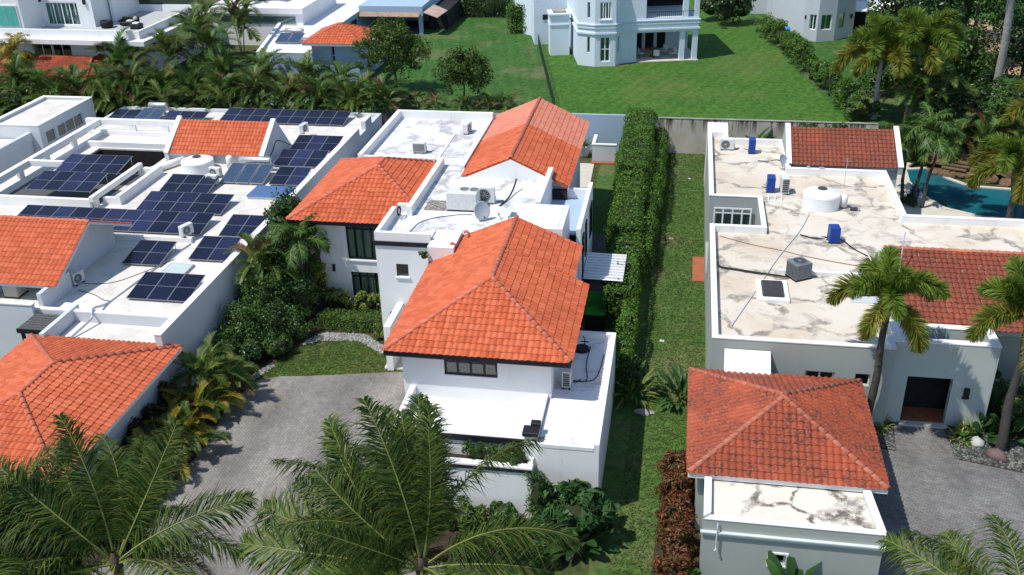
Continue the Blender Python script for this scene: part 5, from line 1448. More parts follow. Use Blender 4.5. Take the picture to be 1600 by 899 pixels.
t = thing('corrugated_cover', 'blue corrugated sheet cover beside the left parapet', 'roof cover', (-27, 58.7, 3.3))
mb = MB(); n = 10
for i in range(n):
    y = 57.6 + i * .2
    for a, b_, ha, hb in ((0, .04, 0, .08), (.04, .10, .08, .08), (.10, .14, .08, 0), (.14, .2, 0, 0)):
        mb.add([(-28.4, y + a, 3.5 + ha), (-25.4, y + a, 3.5 + ha), (-25.4, y + b_, 3.5 + hb), (-28.4, y + b_, 3.5 + hb)], [(0, 1, 2, 3)])
mb.obj('sheet', BLUECOR, t)
mb = MB(); mb.box(-28.35, -25.45, 57.65, 59.55, 3.3, 3.48); mb.obj('frame', METAL, t)
cable('conduit', 'grey conduit running diagonally down the left roof to the front edge', [(-28.9, 50.3, 3.33), (-29.3, 47.5, 3.33), (-29.6, 45.2, 3.33), (-29.9, 42.6, 3.33), (-29.9, 41.35, 3.7), (-29.85, 40.95, 3.65), (-29.8, 40.6, 3.385), (-30.2, 39.0, 3.03), (-30.1, 38.5, 3.02)], .06, METAL, 'conduit')
cable('cable', 'thin dark cable between the gable wall and the diagonal conduit', [(-32.4, 43.8, 3.32), (-31.2, 43.4, 3.32), (-30.4, 42.9, 3.32), (-29.9, 42.8, 3.34)], .022, GRILL)
cable('cable', 'second thin cable crossing the left roof toward the two panel array', [(-32.6, 44.6, 3.32), (-31.0, 44.9, 3.32), (-29.8, 46.5, 3.32), (-28.9, 48.2, 3.32)], .018, GRILL)
cable('cable', 'black cable hanging on the grey courtyard cheek wall', [(-29.57, 64.2, 3.4), (-29.55, 65.4, 4.0), (-29.55, 66.4, 4.4), (-29.2, 67.8, 3.6)], .03, BLACKP)
# ---- right roof
ac_split('white condenser with round fan at the rear left corner of the cracked roof', 3.35, 68.8, 4.0, 0, w=1.0, h=.75)
ac_split('tall blue cabinet unit near the rear parapet of the cracked roof', 5.05, 68.3, 4.0, math.pi / 2, w=.68, d=.45, h=1.0, body=ACB, group='blue rooftop units', fan=False)
ac_split('tall blue cabinet unit left of the white louvred condenser', 5.9, 61.0, 4.0, math.pi / 2, w=.68, d=.5, h=1.0, body=ACB, group='blue rooftop units', fan=False)
ac_split('white louvred condenser beside the blue unit on the cracked roof', 6.75, 60.9, 4.0, .08, w=.5, d=.85, h=1.05, fan=False)
ac_split('blue cabinet unit alone in the middle of the cracked roof', 8.95, 53.6, 4.0, math.pi / 2 + .1, w=.68, d=.58, h=.9, body=ACB, group='blue rooftop units', fan=False)
ac_top('dark grey cube condenser near the skylight', 6.62, 48.8, 4.0, .55, .95, .95, .95, ACG, ((0, 0, .38),))
ac_top('pale grey cube condenser half hidden by the foxtail palm', 10.05, 47.5, 4.03, .1, 1.1, 1.1, .8, plain('pale_grey_enamel', (.36, .42, .44), .5, .1), ((0, 0, .36),))
cable('refrigerant_pipe', 'black pipe from the grey cube condenser to the left parapet', [(6.1, 48.5, 4.12), (4.6, 48.85, 4.1), (3.2, 49.2, 4.1), (2.55, 49.4, 4.1), (2.4, 49.6, 4.3)], .05, BLACKP, 'pipe')
cable('pipe', 'thin grey pipe from the skylight side across the cracked roof to the white tank', [(3.0, 43.0, 4.04), (4.5, 47.4, 4.04), (5.8, 51.2, 4.04), (7.2, 54.8, 4.04), (8.0, 57.5, 4.04)], .028, GREYW, 'pipe')
cable('pipe', 'rusty thin pipe running from the left parapet toward the entry roof', [(2.6, 53.6, 4.04), (4.4, 52.6, 4.04), (6.0, 52.0, 4.04), (7.2, 51.4, 4.04), (9.5, 50.6, 4.04), (11.0, 50.2, 4.04)], .024, plain('rusty_pipe', (.34, .22, .16), .8), 'pipe')
cable('cable', 'black cable to the lone blue unit on the cracked roof', [(7.2, 54.3, 4.05), (7.8, 53.9, 4.05), (8.4, 53.8, 4.1), (8.7, 53.7, 4.25)], .035, BLACKP)
cable('cable', 'black cable leaving the lone blue unit toward the entry roof', [(9.2, 53.6, 4.25), (9.6, 53.4, 4.1), (10.0, 52.6, 4.05), (10.6, 51.8, 4.05)], .03, BLACKP)
cable('cable', 'dark cable trailing to the dish on the cracked roof', [(5.4, 66.6, 4.05), (6.1, 66.4, 4.1), (6.6, 66.2, 4.3), (6.9, 65.6, 4.4)], .03, BLACKP)
t = thing('junction_box', 'grey meter box under the rear tile roof of the sage house', 'electrical box', (9.4, 64.35, 4.1))
mb = MB(); mb.cbox(-.17, .17, -.1, .1, 0, .45, .02); mb.cbox(-.95, -.75, -.04, .1, .1, .5, .02); mb.obj('box', METAL, t, local=True)
mb = MB(); mb.tube([(0, 0, 0), (0, 0, -.12), (.3, -.1, -.1)], .02, 6); mb.obj('pipe', METAL, t, local=True)
t = thing('roof_ladder', 'small white rack lying beside the louvred condenser', 'rack', (6.3, 59.6, 4.0))
for i in range(3):
    mb = MB(); mb.tube([(-.6 + .4 * i, -.3, .03), (-.6 + .4 * i, .3, .3)], .025, 6); mb.obj('rung', TRIMW, t, local=True)
mb = MB(); mb.tube([(-.65, .3, .3), (.35, .3, .3)], .025, 6); mb.tube([(-.65, -.3, .03), (.35, -.3, .03)], .025, 6); mb.obj('rail', TRIMW, t, local=True)
t = thing('antenna', 'thin aerial pole standing on the cracked roof behind the tank', 'antenna', (10.6, 62.2, 4.0))
mb = MB(); mb.tube([(0, 0, 0), (.0, 0, 2.0)], .018, 5); mb.obj('mast', METAL, t, local=True)
mb = MB(); mb.tube([(-.25, 0, 1.8), (.25, 0, 1.8)], .012, 4); mb.tube([(-.2, 0, 1.95), (.2, 0, 1.95)], .012, 4); mb.obj('crossbar', METAL, t, local=True)
t = thing('guy_pole', 'thin grey pole rising from the entry roof behind the foxtail palm', 'pole', (10.9, 45.6, 4.0))
mb = MB(); mb.tube([(0, 0, 0), (.55, 2.4, 3.2)], .03, 6); mb.obj('pole', METAL, t, local=True)
mb = MB(); mb.lathe([(.08, 0), (.06, .06), (.03, .08)], 8); mb.obj('base', METAL, t, local=True)
# blue pot by the pool
t = thing('potted_plant', 'cobalt blue pot with small plant beside the pool palms', 'potted plant', (17.0, 70.6, 0))
mb = MB(); mb.lathe([(.2, 0), (.3, .2), (.36, .55), (.3, .68), (.36, .74), (.28, .72), (0, .66)], 16); mb.obj('pot', plain('cobalt_glaze', (.01, .02, .22), .3), t, local=True, smooth=True)
POT_POOL = t
# rock waterfall at the pool
t = thing('rock_waterfall', 'brown stacked rock ledges and waterfall at the pool edge', 'rockery', (21.5, 75, 0))
ROCK_MES = []
def rock_mesh(name, mat, seed, sub=2):
    import bmesh
    b = bmesh.new(); bmesh.ops.create_icosphere(b, subdivisions=sub, radius=1)
    for v in b.verts:
        k = 1 + .35 * noise.noise(v.co * 1.3 + Vector((seed * 7.1, seed, 0))) + .12 * noise.noise(v.co * 3.1 + Vector((seed, 0, 5)))
        v.co *= k; v.co.z = max(v.co.z, -.5)
    me = bpy.data.meshes.new(name); b.to_mesh(me); b.free(); me.materials.append(mat); return me
RB = [rock_mesh('rock', ROCKB, i) for i in range(4)]
RG = [rock_mesh('rock', ROCK, i + 10) for i in range(4)]
rr = random.Random(3)
for i in range(46):
    u = rr.random(); x = 19.4 + u * 6.2; y = 76.6 - u * 2.6 + rr.uniform(-.2, 1.6); hgt = max(0, (y - (76.4 - u * 2.6))) * .7
    m = Matrix.Translation((x - 21.5, y - 75, hgt * rr.uniform(.4, 1.0) + .05)) @ Matrix.Rotation(rr.uniform(0, 6), 4, 'Z') @ Matrix.Diagonal((rr.uniform(.4, .85), rr.uniform(.35, .6), rr.uniform(.18, .34), 1))
    inst('rock', RB[i % 4], t, m)
for i in range(3):
    b = MB(); b.cbox(-.9 + .1 * i, .9 - .1 * i, -.35, .35, .5 + .2 * i, .66 + .2 * i, .04); b.xf(Matrix.Translation((-.6 + .3 * i, 1.1 + .12 * i, 0)) @ Matrix.Rotation(-.4, 4, 'Z')); b.obj('ledge', ROCKB, t, local=True)
# loose boulders by the entrance
for (x, y, s, me, lb) in ((14.35, 40.35, .36, None, 'pale smooth boulder in the pebble bed right of the entry'), (15.0, 39.45, .42, 'p', 'purple brown boulder in front of the leaning foxtail trunk'), (9.25, 40.5, .5, 'd', 'dark grey boulder left of the entry path'), (9.5, 41.2, .35, 'd', 'smaller dark boulder behind the grey one by the garage')):
    mt = plain('pale_boulder', (.45, .47, .44), .8) if me is None else plain('purple_boulder', (.16, .10, .10), .8) if me == 'p' else plain('dark_boulder', (.10, .105, .10), .8)
    o = bpy.data.objects.new('boulder', rock_mesh('boulder', mt, x)); COL.objects.link(o); o.location = (x, y, .1); o.scale = (s * 1.15, s * .85, s * .75); o.rotation_euler = (0, 0, x)
    o.data.polygons.foreach_set('use_smooth', [True] * len(o.data.polygons)); tag(o, lb, 'boulder', 'garden boulders')
o = bpy.data.objects.new('boulder', rock_mesh('boulder', ROCK, 4.4)); COL.objects.link(o); o.location = (-1.0, 40.9, .02); o.scale = (.5, .32, .12); tag(o, 'flat pale stepping stone on the side lawn by the ginger plants', 'boulder', 'garden boulders')
for (x, y, lb) in ((-.35, 48.0, 'small pale drain cover in the side lawn by the hedge shadow'), (-.2, 61.8, 'small pale cover in the side lawn halfway along the hedge'), (.9, 73.2, 'small white scrap on the side lawn near the concrete wall')):
    mb = MB(); mb.cbox(-.14, .14, -.10, .10, 0, .03, .01); o = mb.obj('drain_cover', CREAMP); o.location = (x, y, -.003); o.rotation_euler = (0, 0, x); tag(o, lb, 'cover', 'small covers in the lawn')
# pebbles
def pebbles(name, label, pts, n, mat, s0, s1, z, seed):
    rg = np.random.default_rng(seed); P_ = np.array(pts); lo = P_.min(0); hi = P_.max(0); out = []
    while len(out) < n:
        x, y = rg.uniform(lo, hi); c = False; j = len(P_) - 1
        for i in range(len(P_)):
            if (P_[i][1] > y) != (P_[j][1] > y) and x < (P_[j][0] - P_[i][0]) * (y - P_[i][1]) / (P_[j][1] - P_[i][1]) + P_[i][0]: c = not c
            j = i
        if c: out.append((x, y))
    mb = MB()
    for (x, y) in out:
        a = rg.uniform(s0, s1); b = a * rg.uniform(.6, 1); c = a * rg.uniform(.4, .7); r = rg.uniform(0, 3.14); co, si = math.cos(r), math.sin(r)
        zz = z + rg.uniform(0, .03)
        v = [(x + a * co, y + a * si, zz), (x - b * si, y + b * co, zz), (x - a * co, y - a * si, zz), (x + b * si, y - b * co, zz), (x, y, zz + c)]
        mb.add(v, [(0, 1, 4), (1, 2, 4), (2, 3, 4), (3, 0, 4)])
    o = mb.obj(name, mat); stuff(o); o["label"] = label; o["category"] = 'pebbles'
pebbles('white_pebbles', 'strip of white pebbles curving along the front lawn', [(-20.2, 45.0), (-19.2, 45.6), (-17.2, 45.8), (-15.6, 44.7), (-14.6, 44.5), (-14.6, 45.0), (-15.6, 45.4), (-17.0, 46.6), (-19.3, 46.5), (-20.2, 45.6)], 1700, PEB, .04, .10, .01, 1)
pebbles('white_pebbles', 'small spill of white pebbles at the corner of the driveway', [(-21.9, 41.3), (-21.5, 41.2), (-20.9, 42.6), (-21.2, 42.9)], 220, PEB, .04, .10, .01, 2)
pebbles('grey_pebbles', 'grey river pebbles right of the sage house entry path', [(13.2, 39.1), (16.2, 38.4), (17.6, 38.4), (17.4, 40.6), (14.0, 41.2), (13.2, 41.4)], 2600, PEBG, .04, .12, .02, 3)
pebbles('grey_pebbles', 'grey river pebbles left of the sage house entry path', [(8.85, 39.7), (10.6, 39.4), (10.8, 41.3), (8.9, 41.6)], 900, PEBG, .04, .12, .02, 4)

# ================================================================ vegetation
def np_mesh(name, verts, faces, mat):
    """verts (n,3), faces (m,k) arrays"""
    me = bpy.data.meshes.new(name)
    n, k = faces.shape
    me.vertices.add(len(verts)); me.vertices.foreach_set('co', np.ascontiguousarray(verts, dtype=np.float32).ravel())
    me.loops.add(n * k); me.loops.foreach_set('vertex_index', np.ascontiguousarray(faces, dtype=np.int32).ravel())
    me.polygons.add(n); me.polygons.foreach_set('loop_start', np.arange(0, n * k, k, dtype=np.int32))
    me.materials.append(mat); me.update(calc_edges=True); me.validate()
    return me
def leaf_cloud(name, C, Nrm, size, mat, rng, aspect=.45, jit=.7, fold=.12, droop=0.0):
    """one rhombic folded leaf per point, roughly facing Nrm"""
    n = len(C)
    N = Nrm + rng.normal(0, jit, (n, 3)); N /= np.linalg.norm(N, axis=1)[:, None] + 1e-9
    T = rng.normal(0, 1, (n, 3)); T[:, 2] -= droop
    T -= N * (T * N).sum(1)[:, None]; T /= np.linalg.norm(T, axis=1)[:, None] + 1e-9
    S = np.cross(N, T)
    L = (size * rng.uniform(.6, 1.3, n))[:, None]; W = L * aspect
    b = C - T * L * .5; t = C + T * L * .5
    l = C + S * W * .5 + N * L * fold; r = C - S * W * .5 + N * L * fold
    verts = np.stack([b, l, t, r], 1).reshape(-1, 3)
    faces = np.arange(4 * n).reshape(n, 4)
    return np_mesh(name, verts, faces, mat)
def add_mesh(name, me, parent=None, loc=(0, 0, 0)):
    o = bpy.data.objects.new(name, me); COL.objects.link(o); o.location = loc
    if parent is not None: o.parent = parent
    return o
def blob_points(rng, center, radii, n, clump=.28, nclump=None, shell=.55, bottom=-.6):
    center = np.array(center, float); radii = np.array(radii, float)
    k = nclump or max(8, int(n / 70))
    d = rng.normal(0, 1, (k, 3)); d /= np.linalg.norm(d, axis=1)[:, None]
    d[:, 2] = np.where(d[:, 2] < bottom, -d[:, 2], d[:, 2])
    rr = rng.uniform(shell, 1.0, k) * (1 + .12 * rng.normal(0, 1, k))
    cc = center + d * radii * rr[:, None]
    idx = rng.integers(0, k, n)
    o = rng.normal(0, 1, (n, 3)); o /= np.linalg.norm(o, axis=1)[:, None]
    cr = clump * radii.mean() * rng.uniform(.7, 1.35, k)
    P_ = cc[idx] + o * (cr[idx] * rng.uniform(.5, 1.0, n))[:, None]
    Nn = o * .6 + d[idx] * .7 + np.array([0, 0, .35])
    return P_, Nn
def noisy_core(name, center, radii, mat, seed=0, parent=None, k=.7):
    import bmesh
    b = bmesh.new(); bmesh.ops.create_icosphere(b, subdivisions=2, radius=1)
    for v in b.verts:
        f = k * (1 + .25 * noise.noise(v.co * 1.6 + Vector((seed, 0, 0))))
        v.co = Vector((center[0] + v.co.x * radii[0] * f, center[1] + v.co.y * radii[1] * f, center[2] + v.co.z * radii[2] * f))
    me = bpy.data.meshes.new(name); b.to_mesh(me); b.free(); me.materials.append(mat)
    return add_mesh(name, me, parent)
VSEED = [100]
def shrub(label, x, y, z, rx, ry, h, n, size, mat, group='garden shrubs', aspect=.45, name='shrub', clump=.3, jit=.7, cat='shrub', core=.6, droop=0):
    VSEED[0] += 1; rng = np.random.default_rng(VSEED[0])
    t = thing(name, label, cat, (x, y, z), group)
    c = (0, 0, h * .52); R_ = (rx, ry, h * .55)
    P_, N_ = blob_points(rng, c, R_, n, clump)
    P_[:, 2] = np.maximum(P_[:, 2], .03)
    add_mesh('foliage', leaf_cloud('foliage', P_, N_, size, mat, rng, aspect, jit, droop=droop), t)
    if core: noisy_core('dark_core', c, R_, CORE, VSEED[0], t, core)  # dark filler blob behind the leaves, shade painted into it
    return t
def trunk_path(h, lean, seed, n=7):
    r = random.Random(seed); a = r.uniform(0, 6.28)
    return [Vector((lean[0] * (i / n) ** 1.5 + .04 * math.sin(i + a), lean[1] * (i / n) ** 1.5 + .04 * math.cos(i * 1.3 + a), h * i / n)) for i in range(n + 1)]
def tree(label, x, y, z, h, R_, n, size, mat, group='broadleaf trees', bark=BARKB, lean=(0, 0), r0=.16, clump=.24, name='tree', aspect=.5, bottom=-.7, nclump=None, shell=.35):
    VSEED[0] += 1; rng = np.random.default_rng(VSEED[0]); r = random.Random(VSEED[0])
    t = thing(name, label, 'tree', (x, y, z), group)
    cz = h - R_[2]
    mb = MB(); pth = trunk_path(cz, lean, VSEED[0]); mb.tube(pth, [r0 * (1 - .5 * i / (len(pth) - 1)) for i in range(len(pth))], 8)
    for i in range(9):
        a = r.uniform(0, 6.28); s = pth[-1] + Vector((0, 0, -r.uniform(0, .4) * cz))
        e = Vector((lean[0] + math.cos(a) * R_[0] * r.uniform(.4, .8), lean[1] + math.sin(a) * R_[1] * r.uniform(.4, .8), cz + R_[2] * r.uniform(-.2, .7)))
        mid = s.lerp(e, .5) + Vector((0, 0, .2)); mb.tube([s, mid, e], [r0 * .42, r0 * .25, r0 * .08], 5)
    mb.obj('trunk', bark, t, local=True, smooth=True)
    P_, N_ = blob_points(rng, (lean[0], lean[1], cz), R_, n, clump, nclump, shell, bottom)
    add_mesh('crown', leaf_cloud('crown', P_, N_, size, mat, rng, aspect, .8), t)
    return t

L_COCOY = leafmat('sunlit_tint_coconut_leaf', [(.035, .07, .01), (.07, .125, .02), (.12, .18, .032), (.19, .22, .05)], .4, .45, .22)  # brighter leaf copy; sunlit highlights put into the colour of some fronds
L_DEAD = leafmat('dry_brown_leaf', [(.09, .055, .025), (.16, .10, .045), (.24, .16, .07)], .25, .7, .15)
# ---- palm fronds ------------------------------------------------------------
def frond_mesh(name, L, a0, a1, n, ll, lw, style, mat, seed, stalk=.18, tipm=.35):
    r = random.Random(seed)
    mb = MB(); m = 16; pts = []; p = Vector((0, 0, 0)); bend = r.uniform(-.25, .25)
    for i in range(m + 1):
        t = i / m; pts.append(p.copy())
        a = math.radians(a0 + (a1 - a0) * t ** 1.15)
        az = bend * t
        p = p + Vector((math.cos(a) * math.cos(az), math.cos(a) * math.sin(az), math.sin(a))) * (L / m)
    mb.tube(pts, [max(.008, .034 * (1 - t / m * .85)) * (1.4 if style == 'coco' else 1) for t in range(m + 1)], 4, False)
    nr = len(mb.f)
    def at(t):
        x = t * m; i = min(int(x), m - 1); q = pts[i].lerp(pts[i + 1], x - i); d = (pts[i + 1] - pts[i]).normalized(); return q, d
    for k in range(n):
        t = stalk + (1 - stalk) * (k + r.uniform(-.3, .3)) / n; t = min(max(t, stalk), .995)
        q, d = at(t)
        side = d.cross(Vector((0, 0, 1))); side = side.normalized() if side.length > .05 else Vector((0, 1, 0))
        up = side.cross(d).normalized()
        prof = math.sin(math.pi * min(1, (t - stalk) / (1 - stalk) * .86 + .12)) ** .6
        ln = ll * prof * r.uniform(.82, 1.12)
        if style in ('coco', 'areca'):
            dirs = [(side * s, s) for s in (-1, 1)]
        else:
            dirs = []
            for j in range(6):
                an = r.uniform(0, 6.283); dirs.append((side * math.cos(an) + up * math.sin(an) * .9, 1))
        for (sd, s) in dirs:
            fw = .42 + .75 * t
            if style == 'coco':
                dr = (sd + d * fw * r.uniform(.6, 1.4) + up * r.uniform(-.15, .55)).normalized(); sag = Vector((0, 0, -1)) * r.uniform(.3, 1.5)
            elif style == 'areca':
                dr = (sd * .9 + d * (fw + .25) + up * r.uniform(.4, .75)).normalized(); sag = Vector((0, 0, -1)) * r.uniform(.1, .4)
            else:
                dr = (sd + d * (.55 + .3 * t)).normalized(); sag = Vector((0, 0, -1)) * r.uniform(.1, .35)
            w = lw * r.uniform(.8, 1.15)
            wd = dr.cross(up); wd = wd.normalized() if wd.length > .05 else d
            if style == 'fox': wd = (d + Vector((r.uniform(-.5, .5), r.uniform(-.5, .5), r.uniform(-.5, .5)))).normalized()
            p1 = q + dr * ln * .5; p2 = q + dr * ln + sag * ln * .55
            p1 = p1 + sag * ln * .08
            mb.add([q - wd * w * .35, q + wd * w * .35, p1 + wd * w * .5, p1 - wd * w * .5, p2], [(0, 1, 2, 3), (3, 2, 4)])
    me = mb.mesh(name, mat); me.materials.append(RACH)
    for i in range(nr): me.polygons[i].material_index = 1
    return me
RACH = plain('frond_midrib', (.20, .22, .06), .6, .25, 3)
FR = {}
def frond_set(kind, mat=None):
    key = (kind, mat.name if mat else '')
    if key in FR: return FR[key]
    out = []
    if kind == 'coco':
        for i, (L, a0, a1) in enumerate(((5.9, 72, 18), (5.9, 55, -12), (5.7, 38, -32), (5.3, 16, -58), (4.7, -12, -78), (5.9, 82, 45))):
            out.append(frond_mesh('frond', L, a0, a1, 116, 1.45, .05, 'coco', mat or L_PALM, i + 1))
    elif kind == 'fox':
        for i, (L, a0, a1) in enumerate(((2.8, 72, -60), (2.9, 58, -80), (2.8, 40, -88), (2.6, 20, -90), (2.4, 82, 10))):
            out.append(frond_mesh('frond', L, a0, a1, 88, .74, .07, 'fox', mat or L_FOX, i + 21, .12))
    elif kind == 'areca':
        for i, (L, a0, a1) in enumerate(((2.3, 78, -5), (2.4, 62, -40), (2.3, 48, -65), (2.1, 30, -70), (1.9, 85, 30))):
            out.append(frond_mesh('frond', L, a0, a1, 46, .6, .042, 'areca', mat or L_ARECA, i + 41))
    elif kind == 'manila':
        for i, (L, a0, a1) in enumerate(((1.9, 65, -60), (2.0, 45, -75), (1.9, 25, -80), (1.8, 75, -10))):
            out.append(frond_mesh('frond', L, a0, a1, 34, .62, .06, 'coco', mat or L_MID, i + 61, .12))
    FR[key] = out
    return out
def palm(label, x, y, z, h, kind, nf, seed, lean=(0, 0), r0=.14, bark=BARK, group='palm trees', mats=None, scale=1.0, crownshaft=None, name='palm_tree', spec=None):
    t = thing(name, label, 'palm tree', (x, y, z), group)
    r = random.Random(seed)
    pth = trunk_path(h, lean, seed, 9); mb = MB(); rad = []; P2 = []
    for i in range(len(pth) - 1):
        for k in range(3):
            f = k / 3; P2.append(pth[i].lerp(pth[i + 1], f)); u = (i + f) / (len(pth) - 1); rad.append(r0 * (1.25 - .5 * u) * (1.0 if k else 1.06))
    P2.append(pth[-1]); rad.append(r0 * .75)
    mb.tube(P2, rad, 10); mb.obj('trunk', bark, t, local=True, smooth=True)
    top = pth[-1]
    cs = MB(); cs.lathe([(r0 * .8, -.05), (r0 * 1.0, .15), (r0 * .75, .55 * scale), (r0 * .3, .8 * scale)], 10, tuple(top)); c = cs.obj('crown', crownshaft or L_FOX, t, local=True, smooth=True)
    for (az, j, sc) in (spec or ()):
        m = Matrix.Translation(top + Vector((0, 0, .3))) @ Matrix.Rotation(math.radians(az + r.uniform(-4, 4)), 4, 'Z') @ Matrix.Rotation(r.uniform(-.08, .08), 4, 'Y') @ Matrix.Rotation(r.uniform(-.75, .75), 4, 'X') @ Matrix.Scale(sc * scale * r.uniform(.95, 1.05), 4)
        inst('frond', frond_set(kind, L_DEAD if j == 4 and r.random() < .4 else (L_PALM, L_PALM, L_COCOY)[r.randrange(3)])[j], c, m)
    for i in range(0 if spec else nf):
        k = i / max(1, nf - 1)
        me_set = frond_set(kind, mats[0] if mats else None)
        order = [5, 0, 1, 2, 3, 4] if kind == 'coco' else [4, 0, 1, 2, 3] if kind in ('fox', 'areca') else [3, 0, 1, 2]
        j = order[min(len(order) - 1, int(k * len(order)))]
        if mats and len(mats) > 1 and k > .55: me_set = frond_set(kind, mats[1])
        m = Matrix.Translation(top + Vector((0, 0, .45 * scale * (1 - k)))) @ Matrix.Rotation(i * 2.39996 + r.uniform(-.25, .25) + seed, 4, 'Z') @ Matrix.Rotation(r.uniform(-.14, .14), 4, 'Y') @ Matrix.Rotation(r.uniform(-.35, .35), 4, 'X') @ Matrix.Scale(scale * r.uniform(.88, 1.1), 4)
        inst('frond', me_set[j], c, m)
    return t
def areca(label, x, y, z, h, nf, seed, mat=None, scale=1.0, group='areca palm clumps', ns=4, kind='areca'):
    t = thing('areca_palm', label, 'palm', (x, y, z), group)
    r = random.Random(seed); tops = []
    for k in range(ns):
        a = r.uniform(0, 6.28); d = r.uniform(.1, .5); hh = h * r.uniform(.55, 1.0)
        p0 = Vector((math.cos(a) * d * .4, math.sin(a) * d * .4, 0)); p1 = Vector((math.cos(a) * d * 1.6, math.sin(a) * d * 1.6, hh))
        mb = MB(); mb.tube([p0, p0.lerp(p1, .5) + Vector((0, 0, .05)), p1], [.05, .045, .035], 6); mb.obj('stem', bpy.data.materials.get('areca_stem') or plain('areca_stem', (.14, .15, .05), .7, .3), t, local=True)
        tops.append(p1)
    fs = frond_set(kind, mat)
    for i in range(nf):
        tp = tops[i % ns]; k = (i // ns) / max(1, (nf // ns))
        j = min(4, int(k * 5)) if kind == 'areca' else i % len(fs)
        m = Matrix.Translation(tp) @ Matrix.Rotation(i * 2.39996 + r.uniform(-.3, .3) + seed, 4, 'Z') @ Matrix.Rotation(r.uniform(-.15, .15), 4, 'Y') @ Matrix.Rotation(r.uniform(-.3, .3), 4, 'X') @ Matrix.Scale(scale * r.uniform(.8, 1.15), 4)
        inst('frond', (frond_set(kind, L_DEAD) if kind == 'areca' and mat is not L_YEL and r.random() < .09 else fs)[3 if kind == 'areca' and j == 4 and i > nf * .8 else j], t, m)
    return t
# ---- broad-leaved clumps (heliconia, bird of paradise, banana, cordyline)
def blade_mesh(name, L, W, a0, a1, mat, stalk=.3, fold=.15, seed=0):
    m = 7; mb = MB(); p = Vector((0, 0, 0)); pts = []
    for i in range(m + 1):
        a = math.radians(a0 + (a1 - a0) * (i / m) ** 1.3); pts.append(p.copy()); p = p + Vector((math.cos(a), 0, math.sin(a))) * (L / m)
    mb.tube(pts[:4], .018, 4, False); V_ = []
    for i in range(m + 1):
        t = max(0, (i / m - stalk) / (1 - stalk)); w = W * math.sin(math.pi * min(1, t * .93 + .02)) ** .7 * .5 if t > 0 else .008
        V_ += [pts[i] + Vector((0, w, w * fold)), pts[i], pts[i] + Vector((0, -w, w * fold))]
    mb.add(V_, [f for i in range(m) for f in ((3 * i, 3 * i + 3, 3 * i + 4, 3 * i + 1), (3 * i + 1, 3 * i + 4, 3 * i + 5, 3 * i + 2))])
    return mb.mesh(name, mat)
BL = {}
def blades(label, x, y, z, n, L, W, mat, seed, spread=.5, group='broad leaved plants', name='leafy_plant', cat='plant', stalk=.35, arange=(35, 88), droop=70, parent=None):
    t = parent or thing(name, label, cat, (x, y, z), group)
    r = random.Random(seed); key = (L, W, mat.name, stalk, droop)
    if key not in BL:
        BL[key] = [blade_mesh('leaf', L * s, W * s, 86 - 12 * i, 86 - 12 * i - droop * (.6 + .2 * i), mat, stalk, .2, i) for i, s in enumerate((1.0, .95, .9, .8))]
    for i in range(n):
        a = r.uniform(0, 6.283); d = spread * math.sqrt(r.random())
        m = Matrix.Translation((math.cos(a) * d, math.sin(a) * d, .0 if parent is None else .8)) @ Matrix.Rotation(a + r.uniform(-.7, .7), 4, 'Z') @ Matrix.Rotation(math.radians(r.uniform(-10, 40)) * (d / max(spread, .01)), 4, 'Y') @ Matrix.Rotation(r.uniform(-.5, .5), 4, 'X') @ Matrix.Scale(r.uniform(.7, 1.15), 4)
        inst('leaf', BL[key][i % 4], t, m)
    return t

# ---- the tall clipped hedge -------------------------------------------------
def hedge(label, segs, n_m2, size, mat, seed, name='hedge', group=None):
    """segs: list of (x0,x1,y0,y1,z0,h) blocks with leafy, uneven faces"""
    x, y = segs[0][0], segs[0][2]; t = thing(name, label, 'hedge', (x, y, segs[0][4]), group)
    rng = np.random.default_rng(seed); PP = []; NN = []
    for (x0, x1, y0, y1, z0, h) in segs:
        faces = [((x0, y0, z0 + h), (x1 - x0, 0, 0), (0, y1 - y0, 0), (0, 0, 1)), ((x1, y0, z0), (0, y1 - y0, 0), (0, 0, h), (1, 0, 0)), ((x0, y0, z0), (0, y1 - y0, 0), (0, 0, h), (-1, 0, 0)),
                 ((x0, y0, z0), (x1 - x0, 0, 0), (0, 0, h), (0, -1, 0)), ((x0, y1, z0), (x1 - x0, 0, 0), (0, 0, h), (0, 1, 0))]
        for o, a, b, nn in faces:
            o, a, b, nn = map(np.array, (o, a, b, nn)); A_ = np.linalg.norm(a) * np.linalg.norm(b); k = int(A_ * n_m2)
            uv = rng.random((k, 2)); P_ = o + uv[:, :1] * a + uv[:, 1:] * b
            bump = np.array([noise.noise(Vector(q) * .7) * .36 + noise.noise(Vector(q) * 2.3) * .14 - .35 * max(0, 1 - min(q[0] - x0, x1 - q[0]) / .3) ** 2 * (nn[2] > .5) - .3 * max(0, 1 - (z0 + h - q[2]) / .35) ** 2 * (nn[2] < .5) for q in P_])
            P_ = P_ + nn * (bump + rng.normal(-.02, .07, k))[:, None]
            PP.append(P_); NN.append(np.repeat(nn[None, :] + np.array([0, 0, .4]), k, 0))
    P_ = np.concatenate(PP) - np.array((x, y, segs[0][4])); N_ = np.concatenate(NN).astype(float)
    P_[:, 2] = np.maximum(P_[:, 2], .02)
    add_mesh('foliage', leaf_cloud('foliage', P_, N_, size, mat, rng, .5, .75), t)
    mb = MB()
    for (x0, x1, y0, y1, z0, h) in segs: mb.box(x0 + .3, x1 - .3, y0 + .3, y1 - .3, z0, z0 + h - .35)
    mb.obj('dark_core_block', CORE, t)  # dark filler boxes behind the leaves, shade painted into them
    return t
